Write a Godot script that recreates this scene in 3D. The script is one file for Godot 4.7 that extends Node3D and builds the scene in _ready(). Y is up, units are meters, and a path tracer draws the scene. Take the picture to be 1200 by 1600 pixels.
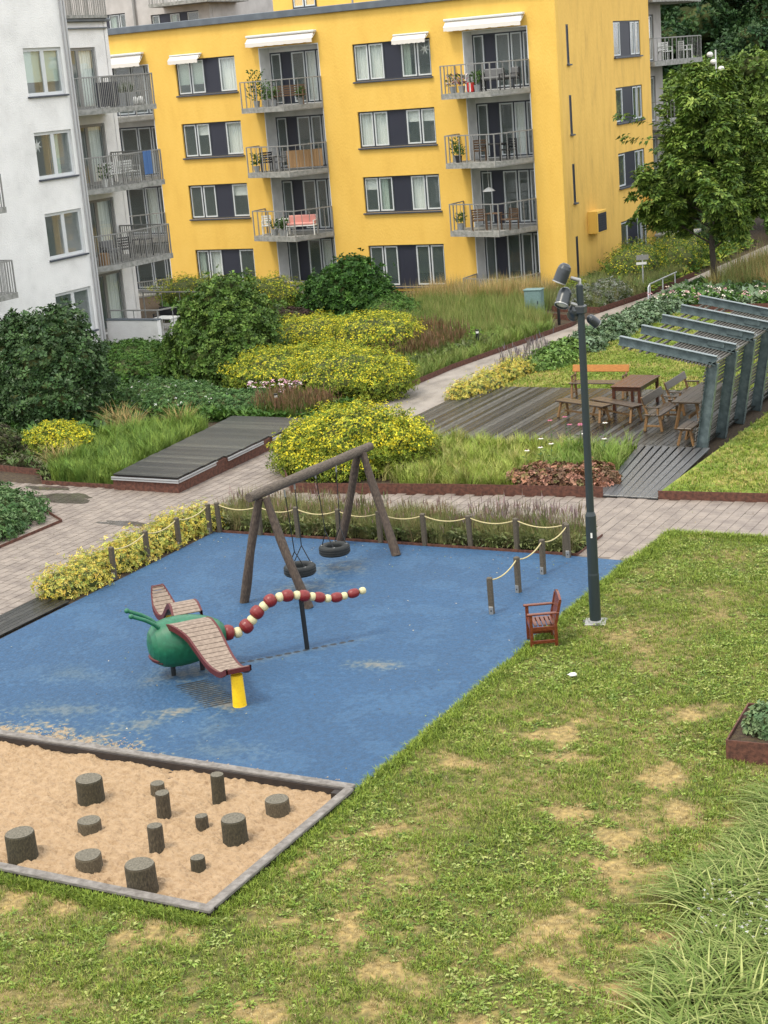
extends Node3D
# A courtyard playground between apartment houses, seen from an upper floor. Metres, y up.
# x runs along the yellow facade, -z runs away from the camera towards it.

var rng := RandomNumberGenerator.new()
var used := {}
var mats := {}
var cache := {}
var lump := FastNoiseLite.new()
var patchy := FastNoiseLite.new()
var fine := FastNoiseLite.new()
var dents := FastNoiseLite.new()


# ---------------------------------------------------------------- mesh builder
class Builder:
	var v := PackedVector3Array()
	var n := PackedVector3Array()
	var c := PackedColorArray()
	var t := PackedVector2Array()
	var col := Color.WHITE
	var area := Rect2()   # when set, uv = position on the ground inside this rectangle

	func put(p: Vector3, nn: Vector3) -> void:
		v.append(p)
		n.append(nn)
		c.append(col)
		if area.size.x > 0.0:
			t.append(Vector2((p.x - area.position.x) / area.size.x, (p.z - area.position.y) / area.size.y))
		else:
			t.append(Vector2.ZERO)

	func tri(a: Vector3, b: Vector3, d: Vector3) -> void:
		var nn := (b - a).cross(d - a).normalized()
		put(a, nn)
		put(d, nn)
		put(b, nn)

	func quad(a: Vector3, b: Vector3, d: Vector3, e: Vector3) -> void:
		tri(a, b, d)
		tri(a, d, e)

	func out_quad(a: Vector3, b: Vector3, d: Vector3, e: Vector3, hint: Vector3) -> void:
		if (b - a).cross(d - a).dot(hint) < 0.0:
			quad(a, e, d, b)
		else:
			quad(a, b, d, e)

	func out_tri(a: Vector3, b: Vector3, d: Vector3, hint: Vector3) -> void:
		if (b - a).cross(d - a).dot(hint) < 0.0:
			tri(a, d, b)
		else:
			tri(a, b, d)

	func smooth_tri(a: Vector3, b: Vector3, d: Vector3, na: Vector3, nb: Vector3, nd: Vector3) -> void:
		if (b - a).cross(d - a).dot(na + nb + nd) < 0.0:
			put(a, na)
			put(b, nb)
			put(d, nd)
		else:
			put(a, na)
			put(d, nd)
			put(b, nb)

	func box(o: Vector3, s: Vector3, bevel := 0.0, bs := Basis.IDENTITY) -> void:
		var h := s * 0.5
		var b := minf(bevel, minf(h.x, minf(h.y, h.z)) * 0.9)
		for a in 3:
			var p := (a + 1) % 3
			var q := (a + 2) % 3
			for sg in [-1.0, 1.0]:
				var pts := []
				for k in [[-1.0, -1.0], [1.0, -1.0], [1.0, 1.0], [-1.0, 1.0]]:
					var w := Vector3.ZERO
					w[a] = sg * h[a]
					w[p] = k[0] * (h[p] - b)
					w[q] = k[1] * (h[q] - b)
					pts.append(o + bs * w)
				var hint := Vector3.ZERO
				hint[a] = sg
				out_quad(pts[0], pts[1], pts[2], pts[3], bs * hint)
			if b > 0.0:
				for s1 in [-1.0, 1.0]:
					for s2 in [-1.0, 1.0]:
						var e := []
						for k in [[-1.0, 0], [1.0, 0], [1.0, 1], [-1.0, 1]]:
							var w := Vector3.ZERO
							w[a] = k[0] * (h[a] - b)
							w[p] = s1 * (h[p] - (b if k[1] == 1 else 0.0))
							w[q] = s2 * (h[q] - (b if k[1] == 0 else 0.0))
							e.append(o + bs * w)
						var hint := Vector3.ZERO
						hint[p] = s1
						hint[q] = s2
						out_quad(e[0], e[1], e[2], e[3], bs * hint)
		if b > 0.0:
			for sx in [-1.0, 1.0]:
				for sy in [-1.0, 1.0]:
					for sz in [-1.0, 1.0]:
						var s3 := Vector3(sx, sy, sz)
						var i := h - Vector3(b, b, b)
						out_tri(o + bs * (s3 * Vector3(h.x, i.y, i.z)), o + bs * (s3 * Vector3(i.x, h.y, i.z)), o + bs * (s3 * Vector3(i.x, i.y, h.z)), bs * s3)

	func bar(a: Vector3, b: Vector3, w: float, d: float, bevel := 0.0, up := Vector3.UP) -> void:
		var z := (b - a).normalized()
		var x := up.cross(z)
		if x.length() < 0.01:
			x = Vector3.RIGHT.cross(z)
			if x.length() < 0.01:
				x = Vector3.BACK
		x = x.normalized()
		var y := z.cross(x)
		box((a + b) * 0.5, Vector3(w, d, a.distance_to(b)), bevel, Basis(x, y, z))

	func tube(pts: Array, rad: Array, sides := 8, cap := true) -> void:
		var rings := []
		var x := Vector3.ZERO
		for i in pts.size():
			var a: Vector3 = pts[maxi(i - 1, 0)]
			var b: Vector3 = pts[mini(i + 1, pts.size() - 1)]
			var z := (b - a).normalized()
			if i == 0:
				x = z.cross(Vector3.UP if absf(z.y) < 0.9 else Vector3.RIGHT).normalized()
			else:
				x = (x - z * x.dot(z)).normalized()
			var y := z.cross(x)
			var ring := []
			for k in sides:
				var g := TAU * k / sides
				ring.append(x * cos(g) + y * sin(g))
			rings.append(ring)
		for i in pts.size() - 1:
			var p0: Vector3 = pts[i]
			var p1: Vector3 = pts[i + 1]
			var r0: float = rad[i]
			var r1: float = rad[i + 1]
			for k in sides:
				var m := (k + 1) % sides
				var a: Vector3 = rings[i][k]
				var b: Vector3 = rings[i][m]
				var d: Vector3 = rings[i + 1][m]
				var e: Vector3 = rings[i + 1][k]
				smooth_tri(p0 + a * r0, p0 + b * r0, p1 + d * r1, a, b, d)
				smooth_tri(p0 + a * r0, p1 + d * r1, p1 + e * r1, a, d, e)
		if cap:
			for i in [0, pts.size() - 1]:
				var p: Vector3 = pts[i]
				var r: float = rad[i]
				var hint: Vector3 = (p - pts[1]) if i == 0 else (p - pts[i - 1])
				for k in sides:
					out_tri(p, p + rings[i][k] * r, p + rings[i][(k + 1) % sides] * r, hint)

	# profile points are (radius, height)
	func lathe(prof: Array, sides: int, xf := Transform3D.IDENTITY, wobble := 0.0, wob_seed := 0.0) -> void:
		for i in prof.size() - 1:
			var a: Vector2 = prof[i]
			var b: Vector2 = prof[i + 1]
			var sl := (b - a).normalized()
			for k in sides:
				var g0 := TAU * k / sides
				var g1 := TAU * (k + 1) / sides
				var w0 := 1.0 + wobble * (sin(g0 * 2.0 + wob_seed) + 0.6 * sin(g0 * 3.0 + wob_seed * 2.3))
				var w1 := 1.0 + wobble * (sin(g1 * 2.0 + wob_seed) + 0.6 * sin(g1 * 3.0 + wob_seed * 2.3))
				var d0 := Vector3(cos(g0), 0, sin(g0))
				var d1 := Vector3(cos(g1), 0, sin(g1))
				var n0 := (xf.basis * (d0 * sl.y - Vector3.UP * sl.x)).normalized()
				var n1 := (xf.basis * (d1 * sl.y - Vector3.UP * sl.x)).normalized()
				var p0 := xf * (d0 * a.x * w0 + Vector3.UP * a.y)
				var p1 := xf * (d1 * a.x * w1 + Vector3.UP * a.y)
				var p2 := xf * (d1 * b.x * w1 + Vector3.UP * b.y)
				var p3 := xf * (d0 * b.x * w0 + Vector3.UP * b.y)
				if a.x > 1e-5:
					smooth_tri(p0, p1, p2, n0, n1, n1)
				if b.x > 1e-5:
					smooth_tri(p0, p2, p3, n0, n1, n0)

	func ball(o: Vector3, r: Vector3, sides := 12, rings := 8, bs := Basis.IDENTITY, noise: FastNoiseLite = null, amp := 0.0, freq := 1.0) -> void:
		var grid := []
		for i in rings + 1:
			var row := []
			for k in sides:
				var th := PI * i / rings
				var g := TAU * k / sides
				var d := Vector3(sin(th) * cos(g), cos(th), sin(th) * sin(g))
				var f := 1.0
				if noise:
					f += amp * noise.get_noise_3dv((d * freq + o) * 10.0)
				row.append([o + bs * (d * r * f), (bs * (d / r)).normalized()])
			grid.append(row)
		for i in rings:
			for k in sides:
				var m := (k + 1) % sides
				var a: Array = grid[i][k]
				var b: Array = grid[i][m]
				var d: Array = grid[i + 1][m]
				var e: Array = grid[i + 1][k]
				if i > 0:
					smooth_tri(a[0], b[0], d[0], a[1], b[1], d[1])
				if i < rings - 1:
					smooth_tri(a[0], d[0], e[0], a[1], d[1], e[1])

	# polygon given as (x, z) points
	func prism(poly: PackedVector2Array, y0: float, y1: float, bottom := true) -> void:
		var idx := Geometry2D.triangulate_polygon(poly)
		for i in range(0, idx.size(), 3):
			var a := poly[idx[i]]
			var b := poly[idx[i + 1]]
			var d := poly[idx[i + 2]]
			out_tri(Vector3(a.x, y1, a.y), Vector3(b.x, y1, b.y), Vector3(d.x, y1, d.y), Vector3.UP)
			if bottom:
				out_tri(Vector3(a.x, y0, a.y), Vector3(b.x, y0, b.y), Vector3(d.x, y0, d.y), Vector3.DOWN)
		if y1 - y0 > 1e-4:
			var cw := Geometry2D.is_polygon_clockwise(poly)
			for i in poly.size():
				var a := poly[i]
				var b := poly[(i + 1) % poly.size()]
				var e := b - a
				var nn := Vector3(e.y, 0, -e.x) * (-1.0 if cw else 1.0)
				out_quad(Vector3(a.x, y0, a.y), Vector3(b.x, y0, b.y), Vector3(b.x, y1, b.y), Vector3(a.x, y1, a.y), nn)

	func leaf(base: Vector3, dir: Vector3, up: Vector3, length: float, width: float, fold := 0.25) -> void:
		var s := dir.cross(up).normalized() * width * 0.5
		var m := base + dir * length * 0.45
		var lift := up * width * fold
		var tip := base + dir * length - up * length * 0.12
		tri(base, tip, m + s + lift)
		tri(base, m - s + lift, tip)

	func blade(base: Vector3, dir: Vector3, height: float, lean: float, width: float, segs := 3, curl := 1.0) -> void:
		var side := dir.cross(Vector3.UP).normalized() * width * 0.5
		var prev := base
		var pw := 1.0
		for i in segs:
			var k := float(i + 1) / segs
			var p := base + Vector3.UP * height * (k - 0.45 * curl * k * k * lean) + dir * height * lean * k * k
			var w := 1.0 - k * k
			if i == segs - 1:
				tri(prev - side * pw, prev + side * pw, p)
			else:
				quad(prev - side * pw, prev + side * pw, p + side * w, p - side * w)
			prev = p
			pw = w

	func commit() -> ArrayMesh:
		var arr := []
		arr.resize(Mesh.ARRAY_MAX)
		arr[Mesh.ARRAY_VERTEX] = v
		arr[Mesh.ARRAY_NORMAL] = n
		arr[Mesh.ARRAY_COLOR] = c
		if area.size.x > 0.0:
			arr[Mesh.ARRAY_TEX_UV] = t
		var m := ArrayMesh.new()
		m.add_surface_from_arrays(Mesh.PRIMITIVE_TRIANGLES, arr)
		return m


# ---------------------------------------------------------------- nodes
func numbered(called: String) -> String:
	var k: int = used.get(called, 0)
	used[called] = k + 1
	return called if k == 0 else "%s_%03d" % [called, k]


func thing(called: String, label: String, category: String, at := Vector3.ZERO, turn := 0.0, group := "") -> Node3D:
	var o := Node3D.new()
	o.name = numbered(called)
	add_child(o)
	o.position = at
	o.rotation.y = turn
	tag(o, label, category, group)
	return o


func tag(o: Node3D, label: String, category: String, group := "", kind := "") -> void:
	o.set_meta("label", label)
	o.set_meta("category", category)
	if group:
		o.set_meta("group", group)
	if kind:
		o.set_meta("kind", kind)


func part(parent: Node3D, called: String, mesh: Mesh, m: Material, at := Vector3.ZERO, bs := Basis.IDENTITY) -> MeshInstance3D:
	var o := MeshInstance3D.new()
	o.name = called
	o.mesh = mesh
	o.material_override = m
	o.transform = Transform3D(bs, at)
	parent.add_child(o, true)
	return o


func struct(called: String, mesh: Mesh, m: Material, at := Vector3.ZERO) -> MeshInstance3D:
	var o := part(self, numbered(called), mesh, m, at)
	o.set_meta("kind", "structure")
	return o


func copy(o: Node3D, called: String, label: String, at: Vector3, turn := 0.0) -> Node3D:
	var r: Node3D = o.duplicate()
	r.name = numbered(called)
	add_child(r)
	r.position = at
	r.rotation.y = turn
	r.set_meta("label", label)
	return r


func box_mesh(s: Vector3, bevel := 0.0) -> ArrayMesh:
	var key := "box %.3f %.3f %.3f %.3f" % [s.x, s.y, s.z, bevel]
	if not cache.has(key):
		var b := Builder.new()
		b.box(Vector3.ZERO, s, bevel)
		cache[key] = b.commit()
	return cache[key]


func pbox(parent: Node3D, called: String, at: Vector3, s: Vector3, m: Material, bevel := 0.0, bs := Basis.IDENTITY) -> MeshInstance3D:
	return part(parent, called, box_mesh(s, bevel), m, at, bs)


func pbar(parent: Node3D, called: String, a: Vector3, b: Vector3, w: float, d: float, m: Material, bevel := 0.0) -> MeshInstance3D:
	var z := (b - a).normalized()
	var x := Vector3.UP.cross(z)
	x = x.normalized() if x.length() > 0.01 else Vector3.RIGHT
	var y := z.cross(x)
	return part(parent, called, box_mesh(Vector3(w, d, snappedf(a.distance_to(b), 0.005)), bevel), m, (a + b) * 0.5, Basis(x, y, z))


func ptube(parent: Node3D, called: String, pts: Array, rad: Array, m: Material, sides := 8) -> MeshInstance3D:
	var b := Builder.new()
	b.tube(pts, rad, sides)
	return part(parent, called, b.commit(), m)


func poly(pts: Array) -> PackedVector2Array:
	var p := PackedVector2Array()
	for q in pts:
		p.append(Vector2(q[0], q[1]))
	return p


# ---------------------------------------------------------------- materials
func noise_texture(freq: float, octaves: int, sd: int, stops: Array, size := 512, kind := FastNoiseLite.TYPE_SIMPLEX_SMOOTH) -> NoiseTexture2D:
	var f := FastNoiseLite.new()
	f.noise_type = kind
	f.frequency = freq
	f.fractal_octaves = octaves
	f.fractal_gain = 0.6
	f.seed = sd
	var g := Gradient.new()
	var off := PackedFloat32Array()
	var cols := PackedColorArray()
	for s in stops:
		off.append(s[0])
		cols.append(s[1])
	g.offsets = off
	g.colors = cols
	var t := NoiseTexture2D.new()
	t.width = size
	t.height = size
	t.seamless = true
	t.noise = f
	t.color_ramp = g
	return t


func bump_texture(freq: float, octaves: int, sd: int, strength := 4.0, size := 512) -> NoiseTexture2D:
	var f := FastNoiseLite.new()
	f.frequency = freq
	f.fractal_octaves = octaves
	f.seed = sd
	var t := NoiseTexture2D.new()
	t.width = size
	t.height = size
	t.seamless = true
	t.noise = f
	t.as_normal_map = true
	t.bump_strength = strength
	return t


func plain(key: String, col: Color, rough := 0.8, metal := 0.0) -> StandardMaterial3D:
	if not mats.has(key):
		var m := StandardMaterial3D.new()
		m.resource_name = key
		m.albedo_color = col
		m.roughness = rough
		m.metallic = metal
		mats[key] = m
	return mats[key]


# two-tone noisy surface; tile = metres covered by one repeat of the texture along each axis
func noisy(key: String, stops: Array, rough: float, tile: Vector3, freq := 0.02, octaves := 4, world := true, bump := 0.0, bump_freq := 0.05) -> StandardMaterial3D:
	if not mats.has(key):
		var m := plain(key, Color.WHITE, rough)
		m.albedo_texture = noise_texture(freq, octaves, hash(key) % 1000, stops)
		m.uv1_triplanar = true
		m.uv1_world_triplanar = world
		m.uv1_scale = Vector3(1.0 / tile.x, 1.0 / tile.y, 1.0 / tile.z)
		if bump > 0.0:
			m.normal_enabled = true
			m.normal_texture = bump_texture(bump_freq, 3, hash(key) % 777)
			m.normal_scale = bump
	return mats[key]


func leafy(key: String, rough := 0.55, back := 0.35) -> StandardMaterial3D:
	if not mats.has(key):
		var m := plain(key, Color.WHITE, rough)
		m.vertex_color_use_as_albedo = true
		m.metallic_specular = 0.35
		if back > 0.0:
			m.backlight_enabled = true
			m.backlight = Color(back, back, back * 0.6)
	return mats[key]


func glass(key: String, alpha := 0.06) -> StandardMaterial3D:
	if not mats.has(key):
		var m := plain(key, Color(0.75, 0.85, 0.84, alpha), 0.02)
		m.transparency = BaseMaterial3D.TRANSPARENCY_ALPHA
		m.metallic_specular = 0.7
	return mats[key]


func make_materials() -> void:
	var w := Vector3(1, 1, 1)
	noisy("yellow render", [[0.0, Color(0.86, 0.69, 0.325)], [0.45, Color(0.885, 0.72, 0.345)], [1.0, Color(0.90, 0.74, 0.37)]], 0.9, Vector3(6, 16, 6), 0.01, 5, true, 0.08, 0.2)
	noisy("white render", [[0.0, Color(0.83, 0.825, 0.815)], [0.5, Color(0.885, 0.88, 0.87)], [1.0, Color(0.915, 0.91, 0.90)]], 0.9, w * 7.0, 0.008, 5, true, 0.2, 0.2)
	noisy("loggia render", [[0.0, Color(0.78, 0.78, 0.77)], [1.0, Color(0.88, 0.88, 0.87)]], 0.9, w * 5.0, 0.01, 4)
	noisy("grey render", [[0.0, Color(0.66, 0.645, 0.63)], [1.0, Color(0.76, 0.745, 0.73)]], 0.9, w * 6.0, 0.008, 5)
	noisy("concrete", [[0.0, Color(0.40, 0.40, 0.38)], [0.5, Color(0.55, 0.55, 0.53)], [1.0, Color(0.66, 0.65, 0.63)]], 0.85, w * 2.5, 0.02, 5, true, 0.3, 0.1)
	noisy("galvanised", [[0.0, Color(0.47, 0.47, 0.46)], [1.0, Color(0.62, 0.615, 0.60)]], 0.55, w * 0.8, 0.03, 3)
	mats["galvanised"].metallic = 0.2
	noisy("coping sheet", [[0.0, Color(0.33, 0.36, 0.39)], [1.0, Color(0.40, 0.43, 0.46)]], 0.5, w * 4.0, 0.01, 3)
	plain("dark frame", Color(0.20, 0.22, 0.25), 0.5)
	plain("navy panel", Color(0.16, 0.17, 0.22), 0.5)
	plain("light sash", Color(0.77, 0.79, 0.79), 0.45)
	plain("white frame", Color(0.80, 0.81, 0.81), 0.5)
	plain("sill metal", Color(0.28, 0.30, 0.34), 0.4)
	noisy("room wall", [[0.0, Color(0.50, 0.48, 0.44)], [0.5, Color(0.60, 0.58, 0.54)], [1.0, Color(0.66, 0.65, 0.62)]], 0.9, w * 9.0, 0.004, 1)
	noisy("side render", [[0.0, Color(0.79, 0.64, 0.335)], [0.3, Color(0.86, 0.70, 0.355)], [0.6, Color(0.885, 0.72, 0.365)], [1.0, Color(0.90, 0.74, 0.385)]], 0.9, Vector3(5, 26, 5), 0.016, 5, true, 0.08, 0.2)
	plain("curtain", Color(0.84, 0.86, 0.83), 0.95)
	plain("curtain green", Color(0.66, 0.72, 0.66), 0.95)
	plain("awning cloth", Color(0.82, 0.80, 0.77), 0.9)
	glass("window glass")
	noisy("corten", [[0.0, Color(0.22, 0.135, 0.105)], [0.5, Color(0.345, 0.215, 0.17)], [1.0, Color(0.45, 0.29, 0.225)]], 0.85, w * 1.3, 0.025, 5, true, 0.3, 0.1)
	noisy("soil", [[0.0, Color(0.16, 0.12, 0.09)], [0.6, Color(0.25, 0.20, 0.14)], [1.0, Color(0.33, 0.30, 0.17)]], 1.0, w * 2.0, 0.03, 5, true, 0.8, 0.1)
	noisy("paver", [[0.0, Color(0.40, 0.36, 0.335)], [0.5, Color(0.49, 0.45, 0.415)], [1.0, Color(0.56, 0.515, 0.475)]], 0.6, w * 4.0, 0.012, 6, true, 0.35, 0.2)
	noisy("path surface", [[0.0, Color(0.42, 0.395, 0.37)], [0.5, Color(0.53, 0.50, 0.47)], [1.0, Color(0.59, 0.56, 0.53)]], 0.5, Vector3(5, 5, 9), 0.012, 6, true, 0.25, 0.3)
	noisy("joint sand", [[0.0, Color(0.37, 0.335, 0.305)], [1.0, Color(0.45, 0.41, 0.375)]], 0.95, w * 1.5, 0.03, 4)
	for k in 5:
		var f: float = [0.55, 0.75, 0.95, 1.2, 1.5][k]
		noisy("deck wood %d" % k, [[0.0, Color(0.07, 0.069, 0.066) * f], [0.35, Color(0.12, 0.118, 0.11) * f], [0.6, Color(0.20, 0.195, 0.178) * f], [1.0, Color(0.37, 0.36, 0.335) * f]], 0.22 + 0.05 * k, Vector3(0.25, 0.25, 3.2), 0.02, 5, true, 0.35, 0.05)
		noisy("platform wood %d" % k, [[0.0, Color(0.08, 0.08, 0.07) * f], [0.5, Color(0.15, 0.15, 0.13) * f], [1.0, Color(0.28, 0.275, 0.25) * f]], 0.3, Vector3(2.5, 0.25, 0.25), 0.02, 5, true, 0.35, 0.05)
		noisy("ramp wood %d" % k, [[0.0, Color(0.24, 0.245, 0.25) * (0.7 + 0.3 * f)], [1.0, Color(0.37, 0.375, 0.38) * (0.7 + 0.3 * f)]], 0.3, Vector3(0.25, 0.25, 3.0), 0.02, 4, true, 0.3, 0.05)
	noisy("slat wood", [[0.0, Color(0.19, 0.185, 0.17)], [0.5, Color(0.33, 0.32, 0.30)], [1.0, Color(0.48, 0.465, 0.44)]], 0.6, Vector3(0.3, 0.3, 2.5), 0.02, 5, true, 0.3)
	noisy("bench wood", [[0.0, Color(0.15, 0.12, 0.09)], [0.5, Color(0.25, 0.20, 0.15)], [1.0, Color(0.37, 0.30, 0.22)]], 0.3, Vector3(1.6, 0.2, 0.2), 0.02, 5, false, 0.3)
	noisy("bench leg wood", [[0.0, Color(0.36, 0.26, 0.15)], [1.0, Color(0.60, 0.46, 0.29)]], 0.6, Vector3(0.2, 1.0, 0.2), 0.02, 4, false)
	noisy("fresh board", [[0.0, Color(0.55, 0.34, 0.13)], [1.0, Color(0.75, 0.50, 0.22)]], 0.6, Vector3(1.6, 0.2, 0.2), 0.02, 4, false)
	noisy("table wood", [[0.0, Color(0.17, 0.09, 0.055)], [0.5, Color(0.30, 0.165, 0.10)], [1.0, Color(0.42, 0.26, 0.17)]], 0.3, Vector3(0.2, 0.2, 1.6), 0.02, 5, false, 0.25)
	noisy("chair wood", [[0.0, Color(0.30, 0.135, 0.07)], [1.0, Color(0.47, 0.235, 0.135)]], 0.3, w * 0.6, 0.02, 4, false)
	noisy("log wood", [[0.0, Color(0.13, 0.10, 0.08)], [0.5, Color(0.27, 0.22, 0.18)], [1.0, Color(0.41, 0.36, 0.31)]], 0.75, Vector3(0.35, 1.6, 0.35), 0.025, 5, true, 0.7, 0.04)
	noisy("beam log wood", [[0.0, Color(0.15, 0.12, 0.10)], [0.5, Color(0.30, 0.26, 0.22)], [1.0, Color(0.44, 0.40, 0.35)]], 0.75, Vector3(0.35, 0.35, 1.8), 0.025, 5, true, 0.7, 0.04)
	noisy("stump bark", [[0.0, Color(0.12, 0.105, 0.08)], [0.5, Color(0.245, 0.215, 0.16)], [1.0, Color(0.42, 0.38, 0.30)]], 0.9, Vector3(0.3, 1.3, 0.3), 0.03, 5, true, 0.8, 0.04)
	noisy("pale stump bark", [[0.0, Color(0.17, 0.15, 0.115)], [0.5, Color(0.30, 0.265, 0.20)], [1.0, Color(0.48, 0.44, 0.36)]], 0.9, Vector3(0.25, 0.9, 0.25), 0.03, 5, true, 0.8, 0.04)
	noisy("mossy stump bark", [[0.0, Color(0.115, 0.108, 0.075)], [0.5, Color(0.225, 0.205, 0.145)], [1.0, Color(0.36, 0.33, 0.245)]], 0.9, Vector3(0.35, 1.0, 0.35), 0.03, 5, true, 0.8, 0.04)
	noisy("stump top", [[0.0, Color(0.24, 0.225, 0.19)], [0.5, Color(0.38, 0.36, 0.31)], [1.0, Color(0.48, 0.455, 0.40)]], 0.85, w * 0.4, 0.02, 5, true, 0.5)
	noisy("timber frame", [[0.0, Color(0.33, 0.31, 0.29)], [0.5, Color(0.44, 0.42, 0.40)], [1.0, Color(0.55, 0.53, 0.51)]], 0.8, Vector3(1.8, 0.3, 1.8), 0.02, 5, true, 0.4)
	noisy("dark timber", [[0.0, Color(0.10, 0.08, 0.07)], [1.0, Color(0.22, 0.18, 0.155)]], 0.7, Vector3(1.5, 0.3, 1.5), 0.02, 4)
	noisy("post wood", [[0.0, Color(0.17, 0.15, 0.12)], [0.5, Color(0.30, 0.27, 0.22)], [1.0, Color(0.42, 0.385, 0.33)]], 0.8, Vector3(0.15, 0.9, 0.15), 0.03, 4)
	noisy("rope", [[0.0, Color(0.60, 0.55, 0.38)], [1.0, Color(0.78, 0.73, 0.56)]], 0.9, w * 0.12, 0.05, 3)
	noisy("wing plank", [[0.0, Color(0.38, 0.325, 0.285)], [0.5, Color(0.50, 0.44, 0.39)], [1.0, Color(0.60, 0.54, 0.485)]], 0.75, w * 0.9, 0.02, 5, true, 0.05)
	noisy("wing rim paint", [[0.0, Color(0.25, 0.06, 0.05)], [1.0, Color(0.36, 0.09, 0.075)]], 0.5, w * 0.5, 0.03, 4, false)
	noisy("green paint", [[0.0, Color(0.06, 0.30, 0.20)], [0.6, Color(0.085, 0.375, 0.255)], [1.0, Color(0.14, 0.44, 0.32)]], 0.42, w * 0.9, 0.015, 5, false)
	noisy("red paint", [[0.0, Color(0.36, 0.07, 0.07)], [1.0, Color(0.50, 0.11, 0.10)]], 0.4, w * 0.35, 0.02, 4, false)
	noisy("cream paint", [[0.0, Color(0.66, 0.63, 0.47)], [1.0, Color(0.80, 0.77, 0.61)]], 0.5, w * 0.3, 0.02, 4, false)
	noisy("yellow paint", [[0.0, Color(0.70, 0.52, 0.02)], [0.25, Color(0.90, 0.72, 0.03)], [1.0, Color(0.93, 0.78, 0.06)]], 0.45, w * 0.5, 0.02, 5, false)
	plain("black metal", Color(0.075, 0.085, 0.09), 0.45)
	plain("rubber", Color(0.09, 0.105, 0.10), 0.7)
	plain("lamp paint", Color(0.145, 0.185, 0.195), 0.4)
	plain("lamp head", Color(0.19, 0.21, 0.225), 0.35)
	plain("bare steel", Color(0.60, 0.60, 0.59), 0.4, 0.6)
	noisy("pergola steel", [[0.0, Color(0.26, 0.305, 0.31)], [0.5, Color(0.325, 0.375, 0.38)], [1.0, Color(0.40, 0.45, 0.455)]], 0.25, w * 1.5, 0.012, 4)
	plain("pipe paint", Color(0.70, 0.70, 0.70), 0.5)
	plain("aluminium", Color(0.72, 0.73, 0.74), 0.35, 0.5)
	noisy("cabinet paint", [[0.0, Color(0.36, 0.46, 0.455)], [1.0, Color(0.46, 0.555, 0.545)]], 0.55, w * 0.8, 0.02, 4)
	plain("white plastic", Color(0.84, 0.84, 0.82), 0.6)
	plain("wicker", Color(0.36, 0.28, 0.21), 0.9)
	plain("grey cushion", Color(0.42, 0.42, 0.42), 0.95)
	plain("pink cushion", Color(0.80, 0.56, 0.52), 0.95)
	plain("blue towel", Color(0.30, 0.42, 0.60), 0.95)
	plain("dark furniture", Color(0.13, 0.13, 0.14), 0.7)
	plain("pot grey", Color(0.55, 0.56, 0.56), 0.8)
	plain("red cloth", Color(0.72, 0.16, 0.15), 0.9)
	plain("tan board", Color(0.58, 0.46, 0.32), 0.8)
	noisy("far brick", [[0.0, Color(0.30, 0.17, 0.14)], [1.0, Color(0.46, 0.28, 0.23)]], 0.9, w * 2.0, 0.05, 4)
	plain("blue panel", Color(0.35, 0.48, 0.58), 0.5)
	noisy("bark", [[0.0, Color(0.15, 0.135, 0.115)], [1.0, Color(0.32, 0.29, 0.25)]], 0.95, Vector3(0.4, 1.5, 0.4), 0.03, 4, true, 0.6)
	plain("twigs", Color(0.28, 0.31, 0.15), 0.95)
	plain("dry twigs", Color(0.34, 0.24, 0.18), 0.95)
	leafy("leaf")
	leafy("glossy leaf", 0.4, 0.25)
	leafy("petal", 0.7, 0.4)
	leafy("grass blade", 0.75, 0.35)


func _ready() -> void:
	rng.seed = 7
	lump.seed = 3
	lump.frequency = 0.09
	lump.fractal_octaves = 3
	patchy.seed = 11
	patchy.frequency = 0.35
	patchy.fractal_octaves = 4
	fine.seed = 5
	fine.frequency = 2.2
	fine.fractal_octaves = 3
	setup_view()
	make_materials()
	build_ground()
	build_paths()
	build_playground_floor()
	build_decks()
	build_yellow_building()
	build_white_building()
	build_back_buildings()
	build_edging()
	build_pergola()
	build_deck_furniture()
	build_swing()
	build_insect()
	build_fences()
	build_lamp_post()
	build_armchair()
	build_sandbox()
	build_small_things()
	build_balcony_things()
	build_trees()
	build_shrubs()
	build_perennials()
	build_front_grasses()
	build_lawn_grass()
	build_litter()


func setup_view() -> void:
	var cam := Camera3D.new()
	cam.name = "camera"
	add_child(cam)
	cam.position = Vector3(0, 9.5, 0)
	cam.rotation_degrees = Vector3(-15.09, 29.16, -4.68)
	cam.fov = 34.84
	cam.far = 900.0
	cam.current = true
	var sm := ProceduralSkyMaterial.new()
	sm.sky_top_color = Color(0.90, 0.91, 0.925)
	sm.sky_horizon_color = Color(0.84, 0.845, 0.85)
	sm.sky_curve = 0.2
	sm.ground_bottom_color = Color(0.30, 0.30, 0.27)
	sm.ground_horizon_color = Color(0.55, 0.56, 0.55)
	sm.sky_energy_multiplier = 1.0
	var sky := Sky.new()
	sky.sky_material = sm
	var env := Environment.new()
	env.background_mode = Environment.BG_SKY
	env.sky = sky
	env.background_energy_multiplier = 1.3
	env.tonemap_mode = Environment.TONE_MAPPER_LINEAR
	env.tonemap_exposure = 1.95
	env.sdfgi_enabled = true
	env.ssao_enabled = true
	env.ssil_enabled = true
	var we := WorldEnvironment.new()
	we.name = "surroundings"
	we.environment = env
	add_child(we)
	var sun := DirectionalLight3D.new()
	sun.name = "veiled_sun"
	sun.light_energy = 0.5
	sun.light_angular_distance = 14.0
	sun.light_color = Color(1.0, 0.965, 0.90)
	sun.shadow_enabled = true
	add_child(sun)
	sun.look_at_from_position(Vector3(-4, 20, 9), Vector3.ZERO)


func sheet(pts: Array, y: float, area := Rect2(), low := -0.03) -> ArrayMesh:
	var b := Builder.new()
	b.area = area
	b.prism(poly(pts), low, y, false)
	return b.commit()


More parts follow.
